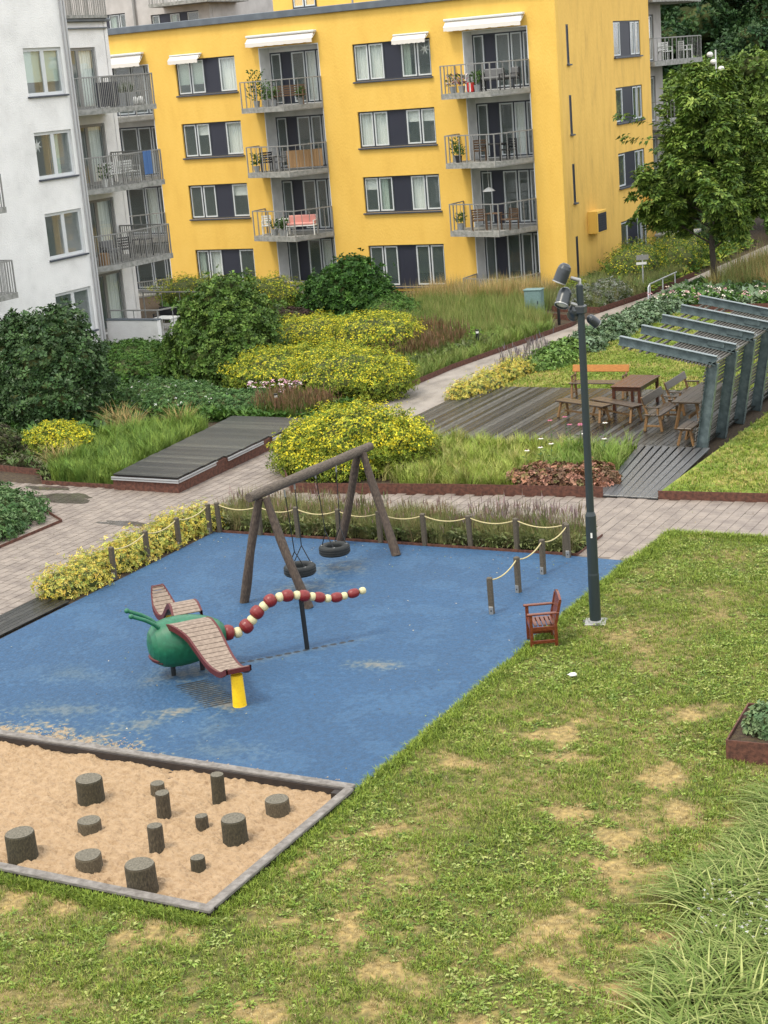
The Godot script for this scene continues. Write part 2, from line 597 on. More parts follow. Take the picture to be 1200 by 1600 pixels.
# how dry the lawn is at a spot: 0 lush, 1 straw
const DRY := [[-8.85, -20.5, 0.75, 0.5], [-7.36, -21.6, 0.7, 0.4], [-6.83, -19.4, 0.7, 0.6], [-6.36, -18.55, 0.6, 0.5], [-6.56, -17.6, 0.8, 0.55], [-6.57, -16.7, 0.7, 0.6], [-6.6, -15.0, 0.8, 0.7],
	[-5.8, -15.5, 0.5, 0.5], [-5.7, -14.3, 0.5, 0.6], [-9.9, -18.86, 0.55, 0.35], [-9.8, -16.7, 0.5, 0.4], [-10.15, -15.65, 0.5, 0.35], [-13.2, -13.6, 1.2, 0.4], [-11.0, -13.35, 0.7, 0.5], [-9.28, -14.4, 0.8, 0.6],
	[-8.4, -19.7, 0.5, 0.35], [-8.1, -13.7, 0.7, 0.5], [-10.6, -36.0, 0.6, 0.8], [-9.9, -35.0, 0.5, 0.5], [-7.4, -18.0, 0.5, 0.4], [-9.0, -12.6, 0.9, 0.4], [-7.0, -12.9, 0.8, 0.5]]


func dryness(x: float, z: float) -> float:
	var s := 0.0
	for d in DRY:
		var q := Vector2((x - d[0]) / d[2], (z - d[1]) / d[3]).length()
		s = maxf(s, 1.12 - q * 0.62)
	s += patchy.get_noise_2d(x * 3.2, z * 3.2) * 0.95 + fine.get_noise_2d(x, z) * 0.4 - 0.1
	var general := 0.36 + 0.72 * patchy.get_noise_2d(x * 1.3 + 90.0, z * 1.3)
	return clampf(maxf(s, general), 0.0, 1.0)


func lawn_texture(area: Rect2, w: int, h: int, far := false) -> ImageTexture:
	var im := Image.create(w, h, false, Image.FORMAT_RGB8)
	for j in h:
		for i in w:
			var x := area.position.x + area.size.x * (i + 0.5) / w
			var z := area.position.y + area.size.y * (j + 0.5) / h
			var d := dryness(x, z)
			if far:
				d = clampf(0.35 + 0.9 * patchy.get_noise_2d(x * 0.9, z * 1.6) + 0.3 * fine.get_noise_2d(x, z), 0.0, 1.0)
			var f := 1.0 + 0.35 * fine.get_noise_2d(x * 4.0, z * 4.0)
			var c := Color(0.25, 0.27, 0.105).lerp(Color(0.54, 0.465, 0.29), d)
			if far:
				c = Color(0.36, 0.44, 0.12).lerp(Color(0.57, 0.52, 0.25), d * 0.8)
			im.set_pixel(i, j, Color(c.r * f, c.g * f, c.b * f))
	return ImageTexture.create_from_image(im)


func textured(key: String, tex: Texture2D, rough: float, bump := 0.0, bump_freq := 0.1, bump_tile := 1.0) -> StandardMaterial3D:
	var m := plain(key, Color.WHITE, rough)
	m.albedo_texture = tex
	m.texture_repeat = false
	if bump > 0.0:
		m.heightmap_enabled = false
	return m


func build_ground() -> void:
	var b := Builder.new()
	b.quad(Vector3(-400, -0.03, 300), Vector3(400, -0.03, 300), Vector3(400, -0.03, -500), Vector3(-400, -0.03, -500))
	struct("ground", b.commit(), mats["soil"])
	# the near lawn with its ragged edge against the blue rubber
	var edge := []
	var z := -14.05
	while z > -28.5:
		edge.append([-10.62 + 0.05 * sin(z * 3.1) + 0.05 * sin(z * 7.7 + 1.0), z])
		z -= 0.22
	var area := Rect2(-17.0, -31.0, 21.0, 23.0)
	var pts := [[-27.0, -14.05]] + edge + [[-10.5, -28.55], [-10.47, -30.55], [-7.0, -30.75], [24.0, -31.0], [24.0, 6.0], [-27.0, 6.0]]
	struct("lawn", sheet(pts, 0.016, area), textured("lawn turf", lawn_texture(area, 760, 820), 1.0))
	# lawn beyond the deck and the raised strip along the pergola
	var area2 := Rect2(-21.0, -60.0, 17.0, 28.0)
	var far := textured("far turf", lawn_texture(area2, 400, 640, true), 1.0)
	struct("lawn", sheet([[-20.3, -43.9], [-11.0, -43.9], [-11.0, -46.0], [4.0, -48.0], [4.0, -56.0], [-19.3, -58.0], [-19.6, -52.0]], 0.05, area2), far)
	struct("lawn", sheet([[-11.55, -33.08], [10.0, -34.9], [10.0, -48.0], [-10.9, -46.0], [-11.3, -43.9], [-11.45, -37.26]], 0.12, area2), far)


# paving stones in courses, bonded by half a stone
func build_paths() -> void:
	struct("path_bed", sheet([[-40.0, -31.35], [-25.1, -31.3], [-23.1, -31.4], [-23.3, -38.4], [-23.3, -42.0], [-21.0, -42.0], [-21.2, -33.2], [-20.25, -31.8], [-12.75, -32.9], [-11.5, -33.0], [20.0, -36.0], [20.0, -30.9], [-10.5, -30.55], [-10.5, -28.5], [-11.75, -28.6], [-11.7, -30.05], [-19.3, -30.4], [-21.2, -29.2], [-21.2, -23.5], [-21.05, -14.0], [-40.0, -14.0]], -0.008), mats["joint sand"])
	var path := sheet([[-23.4, -39.3], [-20.92, -39.3], [-20.92, -42.0], [-21.2, -46.8], [-20.6, -48.0], [-20.9, -57.0], [-20.4, -64.0], [-20.4, -72.0], [-19.0, -90.0], [-21.0, -90.0], [-21.6, -67.6], [-21.8, -62.0], [-22.4, -57.5], [-22.25, -55.0], [-23.2, -46.9], [-23.25, -43.7]], 0.004)
	struct("path", path, mats["path surface"])
	var l := 0.35
	var wd := 0.235
	var near := []
	var rest := []
	var region := poly([[-24.6, -26.0], [-25.3, -29.0], [-28.0, -30.5], [-33.0, -30.6], [-33.0, -31.3], [-25.1, -31.3], [-23.15, -31.4], [-23.3, -38.4], [-23.35, -39.3], [-21.0, -39.3], [-21.25, -33.2], [-20.25, -31.85], [-12.75, -32.9], [-11.5, -33.0], [-4.0, -33.7], [-4.0, -30.75], [-10.45, -30.5], [-10.45, -28.55], [-11.72, -28.62], [-11.72, -30.05], [-19.3, -30.3], [-21.15, -29.2], [-21.2, -23.6], [-21.1, -19.5], [-24.6, -19.5]])
	for i in range(-143, -17):
		for j in range(-115, -52):
			var x := (i + 0.5) * wd
			var z := (j + 0.5 + 0.5 * (posmod(i, 2))) * l
			if not Geometry2D.is_point_in_polygon(Vector2(x, z), region):
				continue
			var score := Vector2(x + 9.5, (z + 30.0) * 1.2).length()
			near.append([score, x, z])
	near.sort_custom(func(a, b): return a[0] < b[0])
	rest = near.slice(300)
	near = near.slice(0, 300)
	var paving := Node3D.new()
	paving.name = numbered("paving")
	add_child(paving)
	paving.set_meta("kind", "structure")
	var stone := box_mesh(Vector3(wd - 0.009, 0.05, l - 0.009), 0.006)
	for s in near:
		part(paving, "paving_stone", stone, mats["paver"], Vector3(s[1] + rng.randf_range(-0.002, 0.002), -0.02 + rng.randf_range(-0.002, 0.003), s[2]), Basis.from_euler(Vector3(rng.randf_range(-0.006, 0.006), rng.randf_range(-0.008, 0.008), rng.randf_range(-0.008, 0.008))))
	var b := Builder.new()
	for s in rest:
		var o := Vector3(s[1], 0.004 + rng.randf_range(-0.002, 0.003), s[2])
		var hx := wd * 0.5 - 0.005
		var hz := l * 0.5 - 0.005
		var e := 0.006
		var up := [o + Vector3(-hx + e, 0, -hz + e), o + Vector3(hx - e, 0, -hz + e), o + Vector3(hx - e, 0, hz - e), o + Vector3(-hx + e, 0, hz - e)]
		var lo := [o + Vector3(-hx, -0.02, -hz), o + Vector3(hx, -0.02, -hz), o + Vector3(hx, -0.02, hz), o + Vector3(-hx, -0.02, hz)]
		b.out_quad(up[0], up[1], up[2], up[3], Vector3.UP)
		for k in 4:
			var m := (k + 1) % 4
			b.out_quad(up[k], up[m], lo[m], lo[k], (lo[k] + lo[m]) * 0.5 - o + Vector3.UP * 0.03)
	var st := part(paving, "paving_stones_beyond", b.commit(), mats["paver"])
	st.set_meta("kind", "stuff")
	# rain water standing on the stones
	var wet := plain("rain water", Color(0.15, 0.14, 0.125, 0.4), 0.08)
	wet.transparency = BaseMaterial3D.TRANSPARENCY_ALPHA
	for p in [[-25.9, -30.2, 1.0, 0.42], [-22.75, -28.6, 0.75, 0.2], [-21.3, -30.4, 0.5, 0.15], [-26.9, -31.0, 0.8, 0.2]]:
		var pts := []
		for k in 26:
			var g := TAU * k / 26
			var rr := 1.0 + 0.55 * lump.get_noise_2d(cos(g) * 14.0 + p[0] * 9.0, sin(g) * 14.0)
			pts.append([p[0] + cos(g) * p[2] * rr, p[1] + sin(g) * p[3] * rr])
		struct("puddle", sheet(pts, 0.0115, Rect2(), 0.0114), wet)


# marks on the blue rubber: [x, z, half length, half width, turn, colour, strength]
const MARKS := [[-12.7, -22.1, 0.6, 0.25, 0.2, 0, 0.75], [-14.87, -19.35, 0.5, 0.28, 0.6, 0, 0.8], [-15.1, -18.8, 0.6, 0.3, 0.9, 0, 0.6], [-16.7, -18.9, 1.1, 0.4, 0.2, 0, 0.45], [-14.3, -19.9, 0.5, 0.25, -0.6, 0, 0.9], [-14.75, -20.2, 0.95, 0.42, -0.62, 1, 0.95],
	[-16.1, -25.4, 0.7, 0.45, 0.0, 1, 0.95], [-16.1, -26.75, 0.75, 0.5, 0.0, 1, 1.0], [-15.95, -27.3, 0.5, 0.25, 0.0, 1, 0.5], [-15.9, -26.0, 0.4, 0.2, 0.3, 0, 0.45], [-15.7, -20.9, 0.95, 0.5, 0.85, 1, 0.9], [-14.4, -22.2, 1.7, 0.13, 0.85, 1, 0.6], [-15.3, -25.9, 0.5, 0.2, 0.0, 0, 0.3],
	[-17.1, -17.7, 3.1, 0.62, 0.03, 0, 1.7], [-14.2, -17.7, 0.9, 0.14, 0.0, 0, 0.9], [-13.2, -18.3, 0.8, 0.4, 0.3, 0, 0.3], [-13.9, -19.0, 0.4, 0.6, 0.5, 0, 0.25], [-17.6, -20.3, 0.8, 0.5, 0.0, 0, 0.25], [-15.5, -18.2, 0.9, 0.4, 0.0, 0, 0.35]]


func build_playground_floor() -> void:
	var area := Rect2(-20.5, -28.8, 10.4, 11.4)
	var w := 900
	var h := 980
	var im := Image.create(w, h, false, Image.FORMAT_RGB8)
	var inks := [Color(0.56, 0.485, 0.385), Color(0.36, 0.375, 0.385)]
	for j in h:
		for i in w:
			var x := area.position.x + area.size.x * (i + 0.5) / w
			var z := area.position.y + area.size.y * (j + 0.5) / h
			var broad := patchy.get_noise_2d(x * 0.8, z * 0.8)
			var small := fine.get_noise_2d(x * 3.0, z * 3.0)
			var f := 1.0 + 0.05 * broad + 0.11 * small + rng.randf_range(-0.10, 0.10)
			var c := Color(0.135 * f, 0.275 * f, 0.40 * f)
			var dust := clampf((patchy.get_noise_2d(x * 1.9 + 40.0, z * 1.9) - 0.12) * 0.8 + small * 0.2, 0.0, 0.13)
			c = c.lerp(Color(0.36, 0.46, 0.56), dust)
			for m in MARKS:
				var q := Vector2(x - m[0], z - m[1])
				if absf(q.x) > 3.2 or absf(q.y) > 1.6:
					continue
				q = q.rotated(m[4])
				var dd := Vector2(q.x / m[2], q.y / m[3]).length()
				var k := clampf((1.0 - dd) * 1.0 + 0.8 * small + 0.6 * patchy.get_noise_2d(x * 5.0, z * 5.0) - 0.05, 0.0, 1.0)
				if dd < 1.6 and k > 0.0:
					c = c.lerp(inks[m[5]], minf(k * m[6] * 0.8, 0.97))
			im.set_pixel(i, j, c)
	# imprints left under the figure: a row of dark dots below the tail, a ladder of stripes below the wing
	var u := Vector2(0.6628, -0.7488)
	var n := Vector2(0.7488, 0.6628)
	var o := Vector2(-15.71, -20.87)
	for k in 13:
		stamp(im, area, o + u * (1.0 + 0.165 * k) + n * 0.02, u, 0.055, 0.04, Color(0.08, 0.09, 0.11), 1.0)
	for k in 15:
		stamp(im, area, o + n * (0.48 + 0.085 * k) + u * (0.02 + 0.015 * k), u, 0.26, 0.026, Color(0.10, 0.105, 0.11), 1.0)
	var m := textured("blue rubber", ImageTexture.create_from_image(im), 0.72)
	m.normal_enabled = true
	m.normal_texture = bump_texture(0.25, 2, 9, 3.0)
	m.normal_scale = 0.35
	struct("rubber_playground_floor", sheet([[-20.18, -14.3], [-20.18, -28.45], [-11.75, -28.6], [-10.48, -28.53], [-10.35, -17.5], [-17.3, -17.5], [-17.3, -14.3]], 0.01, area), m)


func stamp(im: Image, area: Rect2, at: Vector2, along: Vector2, hl: float, hw: float, col: Color, k: float) -> void:
	var across := Vector2(-along.y, along.x)
	var px := im.get_width() / area.size.x
	var c := (at - area.position) * px
	var r := int(hl * px) + 3
	for dj in range(-r, r + 1):
		for di in range(-r, r + 1):
			var p := Vector2i(int(c.x) + di, int(c.y) + dj)
			if p.x < 0 or p.y < 0 or p.x >= im.get_width() or p.y >= im.get_height():
				continue
			var q := Vector2(p) - c
			var d := Vector2(q.dot(along) / (hl * px), q.dot(across) / (hw * px))
			if d.length() < 1.0 + 0.3 * rng.randf():
				im.set_pixelv(p, im.get_pixelv(p).lerp(col, k * rng.randf_range(0.6, 1.0)))


func build_decks() -> void:
	# large timber deck, boards along z
	var d := thing("timber_deck", "large wet dark timber deck carrying the tables and benches", "deck", Vector3(-16.4, 0, -40.55))
	for i in 62:
		var x := -4.5 + 0.1452 * (i + 0.5)
		var k := rng.randi_range(0, 4)
		part(d, "board", box_mesh(Vector3(0.134, 0.03, 6.62), 0.004), mats["deck wood %d" % k], Vector3(x, 0.105 + rng.randf_range(-0.002, 0.002), rng.randf_range(-0.01, 0.01)))
	pbox(d, "joist", Vector3(0, 0.03, 3.25), Vector3(9.0, 0.11, 0.06), mats["dark timber"])
	pbox(d, "joist", Vector3(0, 0.03, 0.0), Vector3(9.0, 0.11, 0.06), mats["dark timber"])
	pbox(d, "joist", Vector3(0, 0.03, -3.25), Vector3(9.0, 0.11, 0.06), mats["dark timber"])
	# ramp of nine planks down to the paving
	var r := thing("plank_ramp", "grey plank ramp from the deck down to the paving", "ramp", Vector3(-12.5, 0, -35.1))
	for i in 9:
		var k := rng.randi_range(0, 2)
		var x0 := -0.92 + 0.205 * i
		var a := Vector3(x0 + 0.02, 0.105, -2.17)
		var b := Vector3(x0 + 0.55 - 0.075 * i * 0.62, 0.03, 2.17)
		pbar(r, "plank", a, b, 0.155, 0.04, mats["ramp wood %d" % (k + 1)], 0.006)
	# low platform of boards with bright metal edge strips
	var p := thing("low_platform", "low dark timber platform with silver edge strips beside the path", "platform", Vector3(-24.3, 0, -34.6))
	for s in 3:
		var z0 := 3.35 - s * 2.25
		var z1 := z0 - 2.2
		var step := 0.06 * s
		for i in 17:
			var zc := lerpf(z0, z1, (i + 0.5) / 17.0)
			var f := (3.35 - zc) / 6.7
			var xl := lerpf(-0.72, -1.55, f)
			var xr := 1.22 - 0.34 * f + step
			pbox(p, "board", Vector3((xl + xr) * 0.5, 0.375 - s * 0.012, zc), Vector3(snappedf(xr - xl, 0.05), 0.04, 0.122), mats["platform wood %d" % rng.randi_range(0, 4)], 0.004)
		var f0 := (3.35 - z0) / 6.7
		var f1 := (3.35 - z1) / 6.7
		for y in [0.325, 0.275]:
			pbar(p, "edge_strip", Vector3(1.25 - 0.34 * f0 + step, y - s * 0.012, z0 - 0.03), Vector3(1.25 - 0.34 * f1 + step, y - s * 0.012, z1 + 0.32), 0.035, 0.034, mats["aluminium"])
	for y in [0.325, 0.275]:
		pbox(p, "edge_strip", Vector3(0.26, y, 3.39), Vector3(2.02, 0.034, 0.035), mats["aluminium"])
	var b := Builder.new()
	b.prism(poly([[-0.74, 3.36], [1.22, 3.36], [1.0, -3.42], [-1.57, -3.42]]), -0.03, 0.33)
	part(p, "steel_base", b.commit(), mats["corten"])
	# dark boards along the left edge of the rubber
	var q := thing("board_walk", "strip of dark wet boards along the left edge of the blue rubber", "boardwalk", Vector3(-20.65, 0, -18.9))
	for i in 6:
		part(q, "board", box_mesh(Vector3(0.125, 0.035, 9.2), 0.004), mats["deck wood %d" % (i % 3)], Vector3(-0.36 + 0.135 * i, 0.02, 0))


# ---------------------------------------------------------------- buildings
# a wall face with openings: u along the wall, y up; holes are [u0, y0, u1, y1]; local axes x = u, y = up, z = outwards
func wall_mesh(width: float, height: float, holes: Array, thick: float) -> ArrayMesh:
	var b := Builder.new()
	var us := [0.0, width]
	var ys := [0.0, height]
	for h in holes:
		us.append(h[0])
		us.append(h[2])
		ys.append(maxf(h[1], 0.0))
		ys.append(h[3])
	us.sort()
	ys.sort()
	for i in us.size() - 1:
		for j in ys.size() - 1:
			if us[i + 1] - us[i] < 1e-4 or ys[j + 1] - ys[j] < 1e-4:
				continue
			var mu: float = (us[i] + us[i + 1]) * 0.5
			var my: float = (ys[j] + ys[j + 1]) * 0.5
			var open := false
			for h in holes:
				if mu > h[0] and mu < h[2] and my > h[1] and my < h[3]:
					open = true
			if open:
				continue
			for z in [0.0, -thick]:
				b.out_quad(Vector3(us[i], ys[j], z), Vector3(us[i + 1], ys[j], z), Vector3(us[i + 1], ys[j + 1], z), Vector3(us[i], ys[j + 1], z), Vector3(0, 0, 1 if z == 0.0 else -1))
	for h in holes:
		var c := Vector3((h[0] + h[2]) * 0.5, (h[1] + h[3]) * 0.5, -thick * 0.5)
		var k := [Vector2(h[0], h[1]), Vector2(h[2], h[1]), Vector2(h[2], h[3]), Vector2(h[0], h[3])]
		for e in 4:
			var p: Vector2 = k[e]
			var q: Vector2 = k[(e + 1) % 4]
			b.out_quad(Vector3(p.x, p.y, 0), Vector3(q.x, q.y, 0), Vector3(q.x, q.y, -thick), Vector3(p.x, p.y, -thick), c - Vector3((p.x + q.x) * 0.5, (p.y + q.y) * 0.5, -thick * 0.5))
	for x in [0.0, width]:
		b.out_quad(Vector3(x, 0, 0), Vector3(x, height, 0), Vector3(x, height, -thick), Vector3(x, 0, -thick), Vector3(-1 if x == 0.0 else 1, 0, 0))
	b.out_quad(Vector3(0, height, 0), Vector3(width, height, 0), Vector3(width, height, -thick), Vector3(0, height, -thick), Vector3.UP)
	return b.commit()


func frame_mesh(w: float, h: float, t: float, d: float, mull := []) -> ArrayMesh:
	var key := "frame %.3f %.3f %.3f %.3f %s" % [w, h, t, d, mull]
	if not cache.has(key):
		var b := Builder.new()
		b.box(Vector3(w * 0.5, t * 0.5, 0), Vector3(w, t, d))
		b.box(Vector3(w * 0.5, h - t * 0.5, 0), Vector3(w, t, d))
		for x in [t * 0.5, w - t * 0.5]:
			b.box(Vector3(x, h * 0.5, 0), Vector3(t, h - 2 * t, d))
		for x in mull:
			b.box(Vector3(x, h * 0.5, 0), Vector3(t, h - 2 * t, d * 0.96))
		cache[key] = b.commit()
	return cache[key]


func curtain_mesh(w: float, h: float) -> ArrayMesh:
	var key := "curtain %.2f %.2f" % [w, h]
	if not cache.has(key):
		var b := Builder.new()
		var n := maxi(6, int(w / 0.045))
		for i in n:
			var x0 := w * i / n
			var x1 := w * (i + 1) / n
			var z0 := 0.025 * sin(i * 1.9) + 0.012 * sin(i * 0.7)
			var z1 := 0.025 * sin((i + 1) * 1.9) + 0.012 * sin((i + 1) * 0.7)
			b.out_quad(Vector3(x0, 0, z0), Vector3(x1, 0, z1), Vector3(x1, h, z1), Vector3(x0, h, z0), Vector3.BACK)
		cache[key] = b.commit()
	return cache[key]


# lights: list of [kind, share of the width]; kinds g glass, c glass with curtain, s short blind, p solid panel, d open dark
func window(parent: Node3D, at: Vector3, face: Basis, w: float, h: float, lights: Array, inset := 0.13, frame := "dark frame", sash := "light sash", sill := true, called := "window") -> MeshInstance3D:
	var t := 0.06
	var mull := []
	var total := 0.0
	for l in lights:
		total += l[1]
	var x := 0.0
	for i in lights.size() - 1:
		x += w * lights[i][1] / total
		mull.append(snappedf(x, 0.01))
	var o := part(parent, called, frame_mesh(w, h, t, 0.08, mull), mats[frame], at - face.z * inset, face)
	x = 0.0
	for l in lights:
		var wl: float = w * l[1] / total
		var x0 := x + t * 0.6
		var wi := snappedf(wl - t * 1.2, 0.01)
		var hi := h - 2 * t
		x += wl
		if l[0] == "p":
			pbox(o, "panel", Vector3(x0 + wi * 0.5, h * 0.5, 0.0), Vector3(wi, hi, 0.05), mats["navy panel"])
			continue
		part(o, "sash", frame_mesh(wi, hi, 0.055, 0.05), mats[sash], Vector3(x0, t, 0.012))
		pbox(o, "pane", Vector3(x0 + wi * 0.5, h * 0.5, 0.005), Vector3(wi - 0.1, hi - 0.1, 0.004), mats["window glass"])
		if l[0] == "c":
			part(o, "curtain", curtain_mesh(snappedf(wi, 0.05), snappedf(hi, 0.05)), mats["curtain"], Vector3(x0, t, -0.14))
		elif l[0] == "n":
			part(o, "curtain", curtain_mesh(snappedf(wi * 0.5, 0.05), snappedf(hi, 0.05)), mats["curtain green"], Vector3(x0, t, -0.14))
		elif l[0] == "s":
			pbox(o, "blind", Vector3(x0 + wi * 0.5, h * 0.80, -0.09), Vector3(wi, hi * 0.36, 0.006), mats["curtain"])
		elif l[0] == "S":
			pbox(o, "blind", Vector3(x0 + wi * 0.5, h * 0.62, -0.09), Vector3(wi, hi * 0.72, 0.006), mats["curtain green"])
	if sill:
		pbox(o, "sill", Vector3(w * 0.5, -0.03, inset * 0.5 + 0.03), Vector3(w + 0.12, 0.06, inset + 0.14), mats["sill metal"], 0.004, Basis(Vector3.RIGHT, 0.06))
	return o


# slab with railing; pts are (x, z) of the outer edge, open towards the wall
func balcony(parent: Node3D, outline: Array, edge: Array, y0: float, y1: float, top: float, gap: float, heavy: float, hand := 0.05) -> MeshInstance3D:
	var b := Builder.new()
	b.prism(poly(outline), y0, y1)
	var o := part(parent, "balcony", b.commit(), mats["concrete"])
	var bw := 0.018
	for i in edge.size() - 1:
		var a := Vector3(edge[i][0], 0, edge[i][1])
		var e := Vector3(edge[i + 1][0], 0, edge[i + 1][1])
		pbar(o, "top_rail", a + Vector3.UP * top, e + Vector3.UP * top, hand, 0.045, mats["galvanised"])
		pbar(o, "bottom_rail", a + Vector3.UP * (y0 + 0.05), e + Vector3.UP * (y0 + 0.05), 0.05, 0.04, mats["galvanised"])
		var n := maxi(2, int(a.distance_to(e) / gap))
		var turn := atan2(e.x - a.x, e.z - a.z)
		for k in n + 1:
			if k == n and i < edge.size() - 2:
				continue
			var p := a.lerp(e, float(k) / n)
			var post := k == 0 or k == n or (heavy > 0.0 and k % int(heavy) == 0)
			var hh := snappedf(top - y0 - 0.02, 0.01)
			pbox(o, "post" if post else "baluster", p + Vector3.UP * (y0 + 0.03 + hh * 0.5), Vector3(0.035 if post else 0.012, hh, 0.05 if post else bw * 1.6), mats["galvanised"], 0.0, Basis(Vector3.UP, turn))
	return o


func shift(pts: Array, o: Vector3) -> Array:
	var r := []
	for p in pts:
		r.append([p[0] - o.x, p[1] - o.z])
	return r


func build_yellow_building() -> void:
	var o := Vector3(-37.0, 0, -64.2)
	var t := thing("yellow_apartment_building", "yellow rendered apartment building with grey roof edge and corner balconies", "building", o)
	var fz := Basis.IDENTITY
	var fx := Basis(Vector3(0, 0, -1), Vector3.UP, Vector3(1, 0, 0))
	var rows := [[0.2, 2.04], [3.48, 5.04], [6.3, 7.84], [9.12, 10.69]]
	var left := -53.0
	var holes := []
	for r in rows:
		holes.append([-44.87 - left, r[0], -41.6 - left, r[1]])
		holes.append([-35.52 - left, r[0], -31.77 - left, r[1]])
	var logs := [[-50.6, -46.35, 10.65], [-40.3, -37.2, 10.9], [-30.25, -27.3, 10.82]]
	for l in logs:
		holes.append([l[0] - left, 0.02, l[1] - left, l[2]])
	part(t, "front_wall", wall_mesh(-26.05 - left, 12.1, holes, 0.3), mats["yellow render"], Vector3(left - o.x, 0, 0))
	var side := []
	for r in [[0.25, 2.04], [3.55, 5.08], [6.4, 7.95], [9.26, 10.8]]:
		side.append([6.35, r[0], 9.85, r[1]])
	var slits := [[0.3, 2.08], [3.49, 5.1], [6.32, 7.91], [9.16, 10.74]]
	for r in slits:
		side.append([0.76, r[0], 1.04, r[1]])
	part(t, "side_wall", wall_mesh(11.1, 12.1, side, 0.3), mats["side render"], Vector3(-26.05 - o.x, 0, -0.3), fx)
	part(t, "rear_wall", box_mesh(Vector3(26.6, 12.1, 0.3)), mats["yellow render"], Vector3(-39.7 - o.x, 6.05, -11.25))
	pbox(t, "roof", Vector3(-39.5 - o.x, 11.95, -5.7), Vector3(26.5, 0.25, 10.7), mats["concrete"])
	for c in [[Vector3(-39.5 - o.x, 12.24, -0.1), Vector3(27.1, 0.30, 0.5)], [Vector3(-26.15 - o.x, 12.24, -5.9), Vector3(0.4, 0.30, 11.1)]]:
		pbox(t, "roof_edge", c[0], c[1], mats["coping sheet"], 0.02)
	# storeys and rooms behind the glass
	for y in [2.3, 5.15, 7.97, 10.85]:
		pbox(t, "floor_slab", Vector3(-39.5 - o.x, y, -5.6), Vector3(26.2, 0.2, 9.3), mats["room wall"])
	pbox(t, "left_wall", Vector3(-52.85 - o.x, 6.05, -5.7), Vector3(0.3, 12.1, 10.7), mats["yellow render"])
	pbox(t, "inner_wall", Vector3(-39.5 - o.x, 6.0, -5.6), Vector3(26.2, 11.9, 0.12), mats["room wall"])
	for x in [-45.6, -41.0, -36.4, -31.1]:
		pbox(t, "inner_wall", Vector3(x - o.x, 6.0, -3.0), Vector3(0.12, 11.9, 5.0), mats["room wall"])
	# windows
	var la := [[["S", 1.0], ["S", 1.0], ["p", 1.05], ["c", 1.25]], [["g", 1.0], ["s", 1.0], ["p", 1.15], ["c", 1.25]], [["g", 1.0], ["g", 1.0], ["p", 1.2], ["s", 1.25]], [["n", 1.0], ["c", 1.0], ["p", 1.3], ["g", 1.2]]]
	var lb := [[["c", 1.0], ["c", 1.05], ["p", 1.15], ["n", 1.05], ["g", 1.0]], [["c", 1.0], ["c", 1.0], ["p", 1.2], ["s", 1.0], ["s", 1.0]], [["s", 1.0], ["n", 1.0], ["p", 1.2], ["c", 1.0], ["g", 1.0]], [["g", 1.0], ["g", 1.0], ["p", 1.2], ["g", 1.0], ["g", 1.0]]]
	for i in 4:
		var r: Array = rows[3 - i]
		window(t, Vector3(-44.87 - o.x, r[0], 0), fz, 3.27, r[1] - r[0], la[i])
		window(t, Vector3(-35.52 - o.x, r[0], 0), fz, 3.75, r[1] - r[0], lb[i])
		var s: Array = side[i]
		window(t, Vector3(-26.05 - o.x, s[1], -6.65), fx, 3.5, s[3] - s[1], [["g", 0.9], ["p", 1.2], ["n" if i == 2 else "g", 0.6], ["g", 0.6]], 0.07)
		var q: Array = slits[i]
		window(t, Vector3(-26.05 - o.x, q[0], -1.06), fx, 0.28, q[1] - q[0], [["p", 1.0]], 0.045, "dark frame", "dark frame")
	# recessed balconies
	var shapes := [[[-50.9, -63.0], [-47.6, -62.6], [-46.36, -64.14]], [[-40.75, -63.05], [-38.1, -62.3], [-37.21, -64.14]], [[-30.7, -62.75], [-28.15, -62.1], [-27.31, -64.14]]]
	for k in 3:
		var l: Array = logs[k]
		var w: float = l[1] - l[0]
		var gl := []
		var floors := [0.06, 2.72, 5.54, 8.36]
		for f in floors:
			gl.append([0.06, f + 0.03, w - 0.06, f + 2.3])
		part(t, "loggia_wall", wall_mesh(w, l[2] + 0.1, gl, 0.15), mats["loggia render"], Vector3(l[0] - o.x, 0, -0.8))
		for x in [l[0] + 0.02, l[1] - 0.02]:
			pbox(t, "loggia_lining", Vector3(x - o.x, l[2] * 0.5, -0.397), Vector3(0.04, l[2] - 0.01, 0.80), mats["loggia render"])
		pbox(t, "loggia_soffit", Vector3((l[0] + l[1]) * 0.5 - o.x, l[2] - 0.02, -0.397), Vector3(w - 0.09, 0.04, 0.795), mats["loggia render"])
